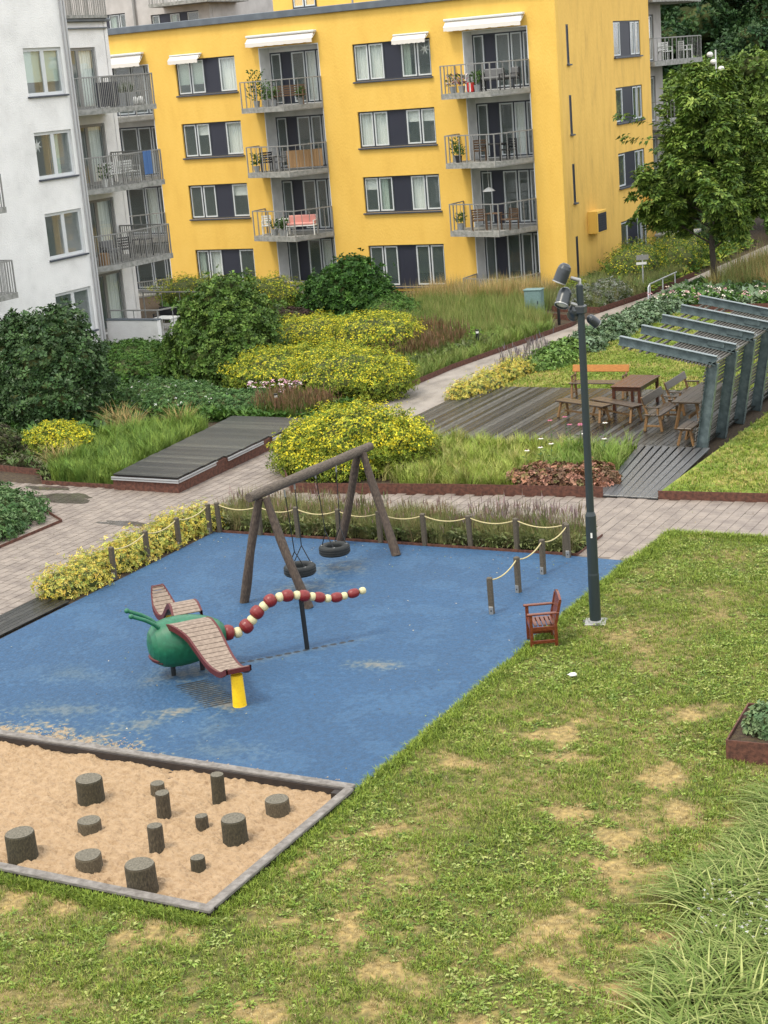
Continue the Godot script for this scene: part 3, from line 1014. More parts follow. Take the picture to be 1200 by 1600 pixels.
		for i in 4:
			var kinds := [["g", 0.8], ["p", 0.7], ["g", 1.0], ["c" if (i + k) % 3 == 1 else "g", 0.8], ["g", 0.8]]
			window(t, Vector3(l[0] + 0.06 - o.x, gl[i][1], -0.8), fz, w - 0.12, 2.27, kinds, 0.06, "dark frame", "light sash", false, "balcony_window")
			if i > 0:
				var e: Array = shapes[k]
				var y: float = floors[i]
				var ring := [e[0], e[1], e[2], [l[1] - 0.05, -64.99], [l[0] + 0.05, -64.99], [l[0] + 0.05, -64.19], [e[0][0], -64.19]]
				balcony(t, shift(ring, o), shift([[e[0][0] + 0.03, -64.16], [e[0][0] + 0.03, e[0][1] - 0.03], [e[1][0], e[1][1] - 0.04], [e[2][0], e[2][1] - 0.02]], o), y - 0.22, y, y + 1.12, 0.34, 3.0)
			else:
				var e: Array = shapes[k]
				var ring := [[e[0][0] + 0.4, e[0][1]], e[1], e[2], [l[1] - 0.05, -64.99], [l[0] + 0.05, -64.99], [l[0] + 0.05, -64.19], [e[0][0] + 0.4, -64.19]]
				balcony(t, shift(ring, o), shift([[e[0][0] + 0.45, -64.16], [e[0][0] + 0.45, e[0][1] - 0.03], [e[1][0], e[1][1] - 0.04], [e[2][0], e[2][1] - 0.02]], o), -0.02, 0.06, 0.72, 0.12, 0.0)
	# awnings
	for a in [[-40.75, -37.2, 11.35, 0.5], [-30.95, -27.35, 11.25, 0.5], [-49.5, -46.5, 11.1, 0.75]]:
		awning(t, Vector3(a[0] - o.x, a[2], 0), a[1] - a[0], a[3], true)
	awning(t, Vector3(-45.05 - o.x, 10.85, 0), 1.75, 0.35, false)
	awning(t, Vector3(-33.45 - o.x, 10.85, 0), 1.7, 0.35, false)
	# vent boxes on the side wall
	for z in [-67.3, -74.6]:
		var v := pbox(t, "vent_box", Vector3(-25.82 - o.x, 2.48, z - o.z), Vector3(0.46, 0.95, 1.15), mats["yellow render"], 0.015)
		pbox(v, "grille", Vector3(0.232, -0.02, 0), Vector3(0.012, 0.78, 1.0), mats["navy panel"])
		for k in 7:
			pbox(v, "louvre", Vector3(0.242, -0.32 + k * 0.1, 0), Vector3(0.02, 0.018, 0.98), mats["dark frame"])
	# set back top storey
	var p := pbox(t, "top_storey", Vector3(-34.0 - o.x, 13.6, -6.9), Vector3(15.4, 3.0, 6.0), mats["yellow render"])
	window(p, Vector3(-6.6, -1.02, 3.0), fz, 1.25, 1.6, [["g", 1.0], ["g", 1.0]], -0.02)
	window(p, Vector3(-0.8, -1.1, 3.0), fz, 2.6, 1.6, [["g", 1.0], ["c", 1.0]], -0.02)
	for k in 5:
		ptube(t, "roof_vent", [Vector3(-36.2 - o.x + k * 2.2, 12.05, -1.6), Vector3(-36.2 - o.x + k * 2.2, 12.62, -1.6)], [0.05, 0.05], mats["galvanised"])


func awning(t: Node3D, at: Vector3, w: float, drop: float, cassette: bool) -> void:
	var b := Builder.new()
	if cassette:
		b.box(Vector3(w * 0.5, 0.06, 0.16), Vector3(w, 0.10, 0.24), 0.02)
	else:
		b.box(Vector3(w * 0.5, 0.05, 0.09), Vector3(w, 0.08, 0.12), 0.02)
	var o := part(t, "awning", b.commit(), mats["white frame"], at)
	var c := Builder.new()
	var out := 0.42 if cassette else 0.38
	c.out_quad(Vector3(0.06, 0.0, 0.2), Vector3(w - 0.06, 0.0, 0.2), Vector3(w - 0.06, -drop * 0.45, out), Vector3(0.06, -drop * 0.45, out), Vector3(0, 1, 0.6))
	var n := 24
	for i in n:
		var x0 := 0.06 + (w - 0.12) * i / n
		var x1 := 0.06 + (w - 0.12) * (i + 1) / n
		var d0 := -drop * 0.45 - 0.16 - 0.02 * absf(sin(i * 0.9))
		c.out_quad(Vector3(x0, -drop * 0.45, out), Vector3(x1, -drop * 0.45, out), Vector3(x1, d0, out + 0.01), Vector3(x0, d0, out + 0.01), Vector3.BACK)
	part(o, "awning_cloth", c.commit(), mats["awning cloth"])
	for x in [0.05, w - 0.05]:
		pbar(o, "arm", Vector3(x, -0.02, 0.1), Vector3(x, -drop * 0.45 - 0.02, out), 0.025, 0.025, mats["white frame"])


func build_white_building() -> void:
	var o := Vector3(-40.0, 0, -45.0)
	var t := thing("white_apartment_building", "white rendered apartment building with drainpipe and stacked balconies at the left edge", "building", o)
	var fx := Basis(Vector3(0, 0, -1), Vector3.UP, Vector3(1, 0, 0))
	var holes := []
	var rows := [[0.85, 2.5], [3.76, 5.43], [6.67, 8.33], [9.6, 11.27]]
	for r in rows:
		holes.append([12.28, r[0], 14.4, r[1]])
	part(t, "wall", wall_mesh(14.85, 17.0, holes, 0.3), mats["white render"], Vector3(0.5, 0, 10.0), fx)
	pbox(t, "plinth", Vector3(0.50, 1.12, 4.5), Vector3(0.05, 2.3, 7.6), mats["white render"], 0.01)
	var kinds := [[["g", 1.1], ["g", 1.0]], [["g", 1.1], ["g", 1.0]], [["g", 1.1], ["n", 1.0]], [["S", 1.15], ["S", 1.0]]]
	for i in 4:
		window(t, Vector3(0.5, rows[i][0], -2.28), fx, 2.12, rows[i][1] - rows[i][0], kinds[i], 0.13, "white frame", "white frame")
	# stepped back bay with doors to the balconies
	var doors := []
	for f in [0.15, 3.08, 6.01, 8.94]:
		doors.append([0.6, f, 4.2, f + 2.36])
	part(t, "bay_wall", wall_mesh(4.9, 12.25, doors, 0.25), mats["white render"], Vector3(-1.5, 0, -4.85), fx)
	pbox(t, "return_wall", Vector3(-0.62, 8.5, -4.71), Vector3(1.7, 17.0, 0.27), mats["white render"])
	pbox(t, "end_wall", Vector3(-4.0, 6.12, -9.85), Vector3(5.0, 12.25, 0.25), mats["white render"])
	for f in doors:
		window(t, Vector3(-1.5, f[1], -5.45), fx, 3.6, 2.36, [["n", 1.0], ["g", 1.1], ["c", 0.9]], 0.12, "galvanised", "galvanised", false, "balcony_window")
	for y in [0.1, 2.8, 5.75, 8.7, 11.9]:
		pbox(t, "floor_slab", Vector3(-4.0, y, 0.3), Vector3(4.6, 0.2, 19.2), mats["room wall"])
	pbox(t, "inner_wall", Vector3(-5.8, 6.0, 0.2), Vector3(0.1, 12.0, 19.4), mats["room wall"])
	pbox(t, "inner_wall", Vector3(-3.2, 6.0, -4.45), Vector3(5.0, 12.0, 0.1), mats["room wall"])
	pbox(t, "inner_wall", Vector3(-2.8, 6.0, -1.6), Vector3(6.0, 12.0, 0.1), mats["room wall"])
	pbox(t, "rear_wall", Vector3(-6.5, 8.5, 0.2), Vector3(0.3, 17.0, 20.2), mats["white render"])
	pbox(t, "roof", Vector3(-3.0, 17.1, 2.6), Vector3(7.2, 0.2, 15.1), mats["coping sheet"])
	pbox(t, "left_wall", Vector3(-3.0, 8.5, 10.15), Vector3(7.0, 17.0, 0.3), mats["white render"])
	pbox(t, "cornice", Vector3(-1.55, 12.32, -7.35), Vector3(0.55, 0.12, 5.2), mats["coping sheet"], 0.02)
	pbox(t, "cornice", Vector3(-1.55, 12.02, -7.35), Vector3(0.35, 0.05, 5.1), mats["coping sheet"])
	# balconies of the bay
	for i in 3:
		var y := 3.1 + i * 2.93
		var ring := [[-39.72, -50.0], [-39.2, -51.0], [-39.0, -54.25], [-41.49, -54.25], [-41.49, -50.0]]
		balcony(t, shift(ring, o), shift([[-39.75, -50.02], [-39.24, -51.0], [-39.04, -54.2], [-41.45, -54.2]], o), y - 0.2, y, y + 1.16, 0.105, 8.0, 0.07)
	# roof terrace railing and the two balconies on the long wall
	balcony(t, shift([[-41.2, -49.9], [-41.2, -54.7], [-44.0, -54.7], [-44.0, -49.9]], o), shift([[-41.24, -49.95], [-41.24, -54.65], [-43.9, -54.65]], o), 12.38, 12.5, 13.7, 0.105, 8.0, 0.07)
	for i in 2:
		var y := 3.1 + i * 2.93
		balcony(t, shift([[-39.49, -41.0], [-38.3, -41.0], [-38.3, -43.9], [-39.49, -43.9]], o), shift([[-39.45, -41.05], [-38.35, -41.05], [-38.35, -43.86], [-39.45, -43.86]], o), y - 0.2, y, y + 1.1, 0.12, 8.0, 0.06)
	# ground floor terrace
	pbox(t, "parapet", Vector3(1.7, 0.52, -5.2), Vector3(2.42, 1.06, 0.22), mats["white render"], 0.01)
	pbox(t, "parapet_cap", Vector3(1.7, 1.08, -5.2), Vector3(2.46, 0.05, 0.28), mats["coping sheet"], 0.008)
	balcony(t, shift([[-39.45, -50.35], [-37.1, -50.35], [-36.6, -51.5], [-36.6, -55.0], [-41.3, -55.0], [-41.3, -50.35]], o), shift([[-39.4, -50.25], [-37.15, -50.25], [-36.65, -51.5], [-36.65, -54.95], [-41.25, -54.95]], o), -0.03, 0.12, 1.42, 0.8, 0.0, 0.08)
	for zz in [-4.78, -4.62]:
		ptube(t, "drainpipe", [Vector3(0.58, 0, zz), Vector3(0.58, 17.0, zz)], [0.045, 0.045], mats["pipe paint"], 10)


func build_back_buildings() -> void:
	var fz := Basis.IDENTITY
	var fx := Basis(Vector3(0, 0, -1), Vector3.UP, Vector3(1, 0, 0))
	# pale grey house above the yellow roof
	var o := Vector3(-66.0, 0, -85.0)
	var t := thing("grey_apartment_building", "pale grey apartment building rising behind the yellow roof at top left", "building", o)
	part(t, "front_wall", wall_mesh(21.5, 20.0, [[12.4, 12.5, 15.3, 14.15], [17.2, 12.5, 20.7, 13.85], [12.4, 15.4, 15.3, 17.0]], 0.3), mats["grey render"], Vector3(-12.0, 0, 0))
	part(t, "side_wall", box_mesh(Vector3(0.3, 20.0, 11.0)), mats["grey render"], Vector3(9.34, 10.0, -5.85))
	pbox(t, "inner_wall", Vector3(-1.3, 10.0, -3.0), Vector3(21.0, 19.8, 0.2), mats["room wall"])
	window(t, Vector3(0.4, 12.5, 0), fz, 2.9, 1.65, [["n", 0.9], ["p", 1.0], ["n", 1.0], ["g", 0.6]])
	window(t, Vector3(5.2, 12.5, 0), fz, 3.5, 1.35, [["g", 0.8], ["p", 1.0], ["n", 1.0], ["p", 0.7], ["g", 1.2]])
	window(t, Vector3(0.4, 15.4, 0), fz, 2.9, 1.6, [["g", 1.0], ["g", 1.0]])
	balcony(t, [[6.2, 0.0], [6.2, 1.5], [10.4, 1.5], [10.4, -3.0], [9.5, -3.0], [9.5, 0.0]], [[6.25, 0.05], [6.25, 1.45], [10.35, 1.45], [10.35, -2.9]], 14.2, 14.4, 15.5, 0.25, 4.0)
	ptube(t, "drainpipe", [Vector3(4.1, 0, 0.1), Vector3(4.1, 20, 0.1)], [0.09, 0.09], mats["galvanised"])
	pbox(t, "roof", Vector3(-1.3, 20.1, -5.5), Vector3(22.0, 0.3, 12.0), mats["coping sheet"])
	# brick house far behind, with a glazed stair tower
	o = Vector3(-72.0, 0, -110.0)
	t = thing("brick_building", "distant red brick house glimpsed between the grey and yellow buildings", "building", o)
	part(t, "front_wall", wall_mesh(22.0, 22.0, [[8.2, 14.9, 10.6, 16.2], [8.6, 12.2, 9.8, 14.1], [10.6, 12.2, 11.4, 14.1]], 0.3), mats["far brick"], Vector3(-8.0, 0, 0))
	window(t, Vector3(0.2, 14.9, 0), fz, 2.4, 1.3, [["g", 1.0], ["g", 1.0], ["g", 1.0]], 0.1, "white frame", "white frame")
	window(t, Vector3(0.6, 12.2, 0), fz, 1.2, 1.9, [["g", 1.0], ["g", 1.0]], 0.1, "white frame", "white frame")
	window(t, Vector3(2.6, 12.2, 0), fz, 0.8, 1.9, [["g", 1.0]], 0.1, "white frame", "white frame")
	pbox(t, "inner_wall", Vector3(3.0, 11.0, -2.0), Vector3(21.0, 21.8, 0.2), mats["room wall"])
	pbox(t, "stair_tower", Vector3(-1.2, 11.0, 0.9), Vector3(1.9, 22.0, 1.6), mats["blue panel"])
	for k in 8:
		pbox(t, "tower_window", Vector3(-1.2, 11.6 + 0.72 * k, 1.73), Vector3(1.7, 0.5, 0.06), mats["navy panel"])
	# grey house continuing beyond the yellow side wall
	o = Vector3(-27.2, 0, -78.0)
	t = thing("rear_apartment_building", "grey apartment building with railed balconies beyond the yellow side wall", "building", o)
	var doors := []
	for i in 5:
		doors.append([0.3, 0.2 + i * 2.9, 3.9, 2.4 + i * 2.9])
	part(t, "front_wall", wall_mesh(5.0, 15.0, doors, 0.25), mats["grey render"], Vector3(0, 0, 2.25), fx)
	pbox(t, "inner_wall", Vector3(-2.0, 7.5, -0.3), Vector3(0.2, 15.0, 5.2), mats["room wall"])
	pbox(t, "end_wall", Vector3(-5.1, 7.5, -2.9), Vector3(10.0, 15.0, 0.25), mats["grey render"])
	for i in 5:
		var f := 0.2 + i * 2.9
		window(t, Vector3(0, f, 1.95), fx, 3.6, 2.2, [["c", 1.0], ["p", 0.7], ["g", 1.0], ["n", 1.0]], 0.1, "dark frame", "light sash", false, "balcony_window")
		if i > 0:
			balcony(t, [[0.0, 2.2], [1.3, 2.2], [1.75, -1.6], [1.3, -5.2], [-0.3, -5.2], [-0.3, -2.9], [0.0, -2.9]], [[0.05, 2.15], [1.25, 2.15], [1.7, -1.6], [1.25, -5.15], [-0.25, -5.15]], f - 0.22, f, f + 1.05, 0.4, 3.0)


func build_edging() -> void:
	# rusty steel plates that hold the planting beds: [points, height, label]
	var runs := [
		[[[-21.25, -33.2], [-20.25, -31.85], [-16.4, -32.5], [-12.78, -32.92]], 0.24, "rusty steel edging in front of the bed with the long green grass"],
		[[[-11.52, -32.97], [-4.0, -33.7], [4.0, -34.35]], 0.2, "rusty steel edging along the raised lawn beside the ramp"],
		[[[-23.3, -39.2], [-23.26, -43.6], [-23.2, -46.9], [-22.28, -55.0], [-22.6, -56.3], [-24.2, -57.2]], 0.17, "rusty steel edging along the far left side of the upper path"],
		[[[-24.5, -58.6], [-22.4, -58.2], [-21.85, -62.2], [-21.65, -67.6]], 0.2, "rusty steel edging of the bed below the yellow building corner"],
		[[[-21.1, -57.8], [-18.6, -58.4], [-12.0, -59.0]], 0.25, "rusty steel edging behind the far lawn"],
		[[[-27.4, -31.33], [-25.1, -31.35]], 0.1, "rusty steel edging left of the low platform"],
		[[[-40.0, -32.6], [-29.7, -32.4], [-28.2, -32.2], [-27.4, -31.33]], 0.14, "rusty steel edging in front of the dark hedge at the left"],
		[[[-28.0, -30.4], [-25.3, -28.98], [-24.4, -28.4], [-24.42, -20.0]], 0.07, "thin rusty steel edging round the left ground cover bed"],
		[[[-20.17, -28.5], [-11.72, -28.66], [-11.72, -30.05]], 0.05, "thin dark edging at the back of the blue rubber"]]
	for r in runs:
		var a := Vector3(r[0][0][0], 0, r[0][0][1])
		var t := thing("steel_edging", r[2], "edging", a, 0.0, "rusty steel bed edgings")
		for i in r[0].size() - 1:
			var p := Vector3(r[0][i][0], 0, r[0][i][1]) - a
			var q := Vector3(r[0][i + 1][0], 0, r[0][i + 1][1]) - a
			var n := maxi(1, int(p.distance_to(q) / 3.0))
			for k in n:
				pbar(t, "plate", p.lerp(q, float(k) / n) + Vector3.UP * (r[1] * 0.5 - 0.03), p.lerp(q, (k + 1.0) / n) + Vector3.UP * (r[1] * 0.5 - 0.03), 0.012, r[1] + 0.06, mats["corten"])


# ---------------------------------------------------------------- pergola and deck furniture
func i_beam(b: Builder, p: Vector3, q: Vector3, depth: float, width: float, up: Vector3) -> void:
	var d := (q - p).normalized()
	var u := (up - d * up.dot(d)).normalized()
	b.bar(p, q, 0.014, depth - 0.03, 0.0, u)
	for s in [-1.0, 1.0]:
		var off: Vector3 = u * s * (depth * 0.5 - 0.008)
		b.bar(p + off, q + off, width, 0.016, 0.0, u)


func build_pergola() -> void:
	var o := Vector3(-11.9, 0, -40.5)
	var t := thing("steel_pergola", "leaning grey steel pergola with weathered timber slats over the deck", "pergola", o)
	for k in 5:
		var z := 3.2 - k * 1.6
		var b := Builder.new()
		i_beam(b, Vector3(0.0, -0.02, z), Vector3(0.36, 2.2, z), 0.26, 0.15, Vector3.RIGHT)
		b.bar(Vector3(0.28, 2.16, z), Vector3(0.5, 2.31, z), 0.15, 0.02)
		part(t, "post", b.commit(), mats["pergola steel"])
		var c := Builder.new()
		i_beam(c, Vector3(0.43, 2.25, z), Vector3(-1.98, 2.73, z), 0.22, 0.14, Vector3.UP)
		var beam := part(t, "beam", c.commit(), mats["pergola steel"])
		if k > 0:
			pbox(beam, "splice_plate", Vector3(-0.05, 2.36, z + 0.025), Vector3(0.42, 0.14, 0.02), mats["pergola steel"], 0.004, Basis(Vector3.BACK, -0.19))
	var x := 0.30
	var k := 0
	while x > -1.95:
		var y := 2.25 + (0.43 - x) * 0.199 - 0.14
		pbox(t, "roof_slat", Vector3(x, y, -0.02 + rng.randf_range(-0.03, 0.03)), Vector3(0.045, 0.045, 6.75), mats["slat wood"])
		x -= 0.085 if x > -0.9 else 0.17 + 0.1 * (k % 2)
		k += 1
	for i in 25:
		var y := 0.07 + i * 0.0865
		if i in [7, 15]:
			continue
		var off := rng.randf_range(-0.012, 0.012)
		var h := rng.randf_range(0.04, 0.06)
		pbox(t, "wall_slat", Vector3(y * 0.162 - 0.15 + off, y, rng.randf_range(-0.02, 0.02)), Vector3(0.03, snappedf(h, 0.005), 6.7), mats["slat wood"], 0.003, Basis(Vector3.BACK, -0.16 + rng.randf_range(-0.03, 0.03)))
	for z in [-2.4, 0.8, 2.4]:
		pbar(t, "stud", Vector3(-0.19, 0.0, z), Vector3(0.15, 2.1, z), 0.06, 0.06, mats["dark timber"])


func trestle_bench(label: String, at: Vector3, turn: float, l: float) -> Node3D:
	var t := thing("trestle_bench", label, "bench", at, turn, "wooden benches on the deck")
	for s in [-1, 1]:
		pbox(t, "seat_plank", Vector3(0, 0.435, s * 0.095), Vector3(l, 0.045, 0.182), mats["bench wood"], 0.008)
	for e in [-1, 1]:
		var x: float = e * (l * 0.5 - 0.17)
		pbox(t, "cross_piece", Vector3(x, 0.385, 0), Vector3(0.07, 0.05, 0.34), mats["bench leg wood"], 0.006)
		for s in [-1, 1]:
			pbar(t, "leg", Vector3(x + e * 0.02, 0.37, s * 0.11), Vector3(x + e * 0.06, 0.0, s * 0.20), 0.06, 0.06, mats["bench leg wood"], 0.006)
	pbox(t, "stretcher", Vector3(0, 0.16, 0), Vector3(l - 0.34, 0.05, 0.03), mats["bench leg wood"], 0.005)
	return t


func back_bench(label: String, at: Vector3, turn: float, l: float, board: String) -> Node3D:
	var t := thing("backrest_bench", label, "bench", at, turn, "wooden benches on the deck")
	for s in 3:
		pbox(t, "seat_plank", Vector3(0, 0.43, -0.14 + s * 0.15), Vector3(l, 0.04, 0.14), mats["bench wood"], 0.008)
	for e in [-1, 1]:
		var x: float = e * (l * 0.5 - 0.08)
		pbar(t, "leg", Vector3(x, 0.42, 0.16), Vector3(x, 0.0, 0.22), 0.06, 0.07, mats["bench leg wood"], 0.006)
		pbar(t, "back_post", Vector3(x, 0.0, -0.24), Vector3(x, 0.45, -0.16), 0.06, 0.07, mats["bench leg wood"], 0.006)
		pbar(t, "back_post", Vector3(x, 0.44, -0.16), Vector3(x, 0.88, -0.30), 0.05, 0.06, mats["bench leg wood"], 0.006)
		pbar(t, "armrest", Vector3(x, 0.62, -0.22), Vector3(x, 0.62, 0.17), 0.06, 0.035, mats["bench wood"], 0.006)
		pbar(t, "arm_post", Vector3(x, 0.42, 0.12), Vector3(x, 0.61, 0.12), 0.05, 0.05, mats["bench leg wood"], 0.006)
		pbox(t, "side_rail", Vector3(x, 0.14, -0.02), Vector3(0.035, 0.05, 0.42), mats["bench leg wood"], 0.005)
	pbox(t, "back_board", Vector3(0, 0.78, -0.245), Vector3(l, 0.20, 0.032), mats[board], 0.008, Basis(Vector3.RIGHT, -0.3))
	return t


func plank_table(label: String, at: Vector3, turn: float, w: float, l: float) -> Node3D:
	var t := thing("wooden_table", label, "table", at, turn, "wooden tables on the deck")
	var n := 5
	for i in n:
		pbox(t, "top_plank", Vector3(-w * 0.5 + w * (i + 0.5) / n, 0.72, 0), Vector3(w / n - 0.006, 0.04, l), mats["table wood"], 0.006)
	for sx in [-1, 1]:
		pbox(t, "apron", Vector3(sx * (w * 0.5 - 0.06), 0.65, 0), Vector3(0.03, 0.1, l - 0.2), mats["table wood"])
		for sz in [-1, 1]:
			pbox(t, "leg", Vector3(sx * (w * 0.5 - 0.07), 0.35, sz * (l * 0.5 - 0.09)), Vector3(0.085, 0.70, 0.085), mats["table wood"], 0.006)
	for sz in [-1, 1]:
		pbox(t, "apron", Vector3(0, 0.65, sz * (l * 0.5 - 0.07)), Vector3(w - 0.2, 0.1, 0.03), mats["table wood"])
	return t


func build_deck_furniture() -> void:
	var y := 0.12
	back_bench("bench with a fresh orange back board at the rear of the deck", Vector3(-16.55, y, -42.7), 0.08, 1.65, "fresh board")
	trestle_bench("leftmost backless trestle bench on the dark deck", Vector3(-15.96, y, -39.95), -0.38, 1.72)
	trestle_bench("backless trestle bench in front of the smaller brown table", Vector3(-15.08, y, -40.12), -0.5, 1.72)
	plank_table("reddish brown plank table in the middle of the deck group", Vector3(-15.03, y, -41.5), 0.0, 0.86, 1.62)
	back_bench("nearer dark backrest bench facing the pergola wall", Vector3(-13.6, y, -39.45), PI * 0.5, 1.52, "bench wood")
	back_bench("farther dark backrest bench facing the pergola wall", Vector3(-13.62, y, -41.4), PI * 0.5, 1.66, "bench wood")
	var t := thing("wooden_table", "long dark table close under the pergola", "table", Vector3(-12.8, y, -40.2), 0.0, "wooden tables on the deck")
	for i in 4:
		pbox(t, "top_plank", Vector3(-0.29 + 0.19 * i, 0.72, 0), Vector3(0.184, 0.045, 2.5), mats["bench wood"], 0.006)
	for sx in [-1, 1]:
		for sz in [-1, 1]:
			pbar(t, "leg", Vector3(sx * 0.2, 0.70, sz * 1.0), Vector3(sx * 0.33, 0.0, sz * 1.1), 0.07, 0.07, mats["bench leg wood"], 0.006)
	pbox(t, "stretcher", Vector3(0, 0.3, 0), Vector3(0.04, 0.08, 2.0), mats["bench leg wood"])
	trestle_bench("short stool bench at the front corner post of the pergola", Vector3(-12.32, y, -37.72), PI * 0.5, 0.86)


# ---------------------------------------------------------------- playground
func build_swing() -> void:
	var o := Vector3(-16.2, 0, -26.3)
	var t := thing("swing_frame", "rustic round log swing frame with splayed legs on blue rubber", "swing frame", o)
	var feet := [[-0.62, 1.92, -0.05, 1.85], [0.78, 1.88, 0.06, 1.80], [-0.7, -2.0, 0.02, -1.85], [0.85, -1.55, 0.14, -1.82]]
	for f in feet:
		var a := Vector3(f[0], 0.0, f[1])
		var b := Vector3(f[2], 2.06, f[3])
		var pts := []
		var rad := []
		for k in 9:
			var q := k / 8.0
			pts.append(a.lerp(b, q) + Vector3(0.035 * sin(q * 5.0 + f[0] * 9.0), 0, 0.03 * sin(q * 6.0 + f[1] * 3.0)) * (1.0 - q * 0.5))
			rad.append(0.092 - 0.016 * q + 0.006 * sin(q * 11.0 + f[0]))
		ptube(t, "leg", pts, rad, mats["log wood"], 12)
	var pts := []
	var rad := []
	for k in 13:
		var q := k / 12.0
		pts.append(Vector3(lerpf(-0.10, 0.13, q) + 0.03 * sin(q * 5.0), 2.12 + 0.025 * sin(q * 4.0 + 1.0), lerpf(2.12, -2.2, q)))
		rad.append(0.088 + 0.012 * sin(q * 3.0) + 0.004 * sin(q * 17.0))
	ptube(t, "top_beam", pts, rad, mats["beam log wood"], 14)
	var labels := ["black tyre swing nearer the insect figure", "black tyre swing farther back under the log beam"]
	for k in 2:
		var z: float = [0.90, -0.45][k]
		var s := thing("tyre_swing", labels[k], "swing", o + Vector3(0.08, 0.30, z), 0.2 - 0.5 * k, "tyre swings under the log frame")
		var b := Builder.new()
		var prof := []
		for a in 25:
			var g := TAU * a / 24.0
			var cx := 0.235 + 0.075 * signf(cos(g)) * pow(absf(cos(g)), 0.55)
			prof.append(Vector2(cx, 0.10 + 0.095 * signf(sin(g)) * pow(absf(sin(g)), 0.55)))
		b.lathe(prof, 30)
		part(s, "tyre", b.commit(), mats["rubber"])
		var ribs := Builder.new()
		for y in [0.05, 0.10, 0.15]:
			var ring := []
			for a in 31:
				ring.append(Vector3(cos(TAU * a / 30.0) * 0.311, y, sin(TAU * a / 30.0) * 0.311))
			var rr := []
			rr.resize(31)
			rr.fill(0.006)
			ribs.tube(ring, rr, 5, false)
		part(s, "tread", ribs.commit(), mats["black metal"])
		for e in [-1, 1]:
			var join := Vector3(0.0, 0.52, e * 0.20)
			var chain := ptube(s, "chain", [join, Vector3(-0.05, 1.75, e * 0.28)], [0.010, 0.010], mats["black metal"], 6)
			ptube(chain, "hanger", [Vector3(-0.05, 1.62, e * 0.275), Vector3(-0.05, 1.76, e * 0.28)], [0.018, 0.018], mats["bare steel"], 6)
			for g in [-1, 1]:
				ptube(s, "short_chain", [join, Vector3(g * 0.17, 0.19, e * 0.17)], [0.010, 0.010], mats["black metal"], 6)
				pbox(s, "bracket", Vector3(g * 0.17, 0.195, e * 0.17), Vector3(0.04, 0.02, 0.04), mats["bare steel"])


func wing(t: Node3D, path: Array, called: String) -> void:
	# path entries: [z, y, x0, x1]
	var c := Curve3D.new()
	for p in path:
		c.add_point(Vector3(0, p[1], p[0]))
	var n := int(c.get_baked_length() / 0.088)
	var rim := Builder.new()
	var spots := []
	for i in n + 1:
		var f := float(i) / n * (path.size() - 1)
		var k := mini(int(f), path.size() - 2)
		var q := f - k
		var a: Array = path[k]
		var b: Array = path[k + 1]
		var e := [lerpf(a[0], b[0], q), 0.0, lerpf(a[2], b[2], q), lerpf(a[3], b[3], q)]
		# smooth the height with a Catmull-Rom step
		var y0: float = path[maxi(k - 1, 0)][1]
		var y3: float = path[mini(k + 2, path.size() - 1)][1]
		e[1] = cubic_interpolate(a[1], b[1], y0, y3, q)
		spots.append(e)
	var w := part(t, called, null, mats["wing rim paint"])
	for i in n:
		var a: Array = spots[i]
		var b: Array = spots[i + 1]
		var p := Vector3((a[2] + a[3] + b[2] + b[3]) * 0.25, (a[1] + b[1]) * 0.5 + 0.02, (a[0] + b[0]) * 0.5)
		var d := Vector3(0, b[1] - a[1], b[0] - a[0])
		var l := d.length()
		var z := d.normalized()
		var bs := Basis(Vector3.RIGHT, z.cross(Vector3.RIGHT), z)
		var wd: float = (a[3] - a[2] + b[3] - b[2]) * 0.5
		pbox(w, "plank", p, Vector3(snappedf(wd, 0.002), 0.024, snappedf(l - 0.009, 0.002)), mats["wing plank"], 0.003, bs)
		for s in [2, 3]:
			var sg := -1.0 if s == 2 else 1.0
			var ring := []
			for e in [a, b]:
				for c4 in [[0.026, 0.034], [0.026, -0.062], [-0.012, -0.062], [-0.012, 0.034]]:
					ring.append(Vector3(e[s] + sg * c4[0], e[1] + c4[1], e[0]))
			for q in 4:
				var w4 := (q + 1) % 4
				var hint: Vector3 = [Vector3(sg, 0, 0), Vector3.DOWN, Vector3(-sg, 0, 0), Vector3.UP][q]
				rim.out_quad(ring[q], ring[w4], ring[w4 + 4], ring[q + 4], hint)
	var last: Array = spots[n]
	rim.bar(Vector3(last[2], last[1] - 0.015, last[0]), Vector3(last[3], last[1] - 0.015, last[0]), 0.05, 0.075)
	w.mesh = rim.commit()


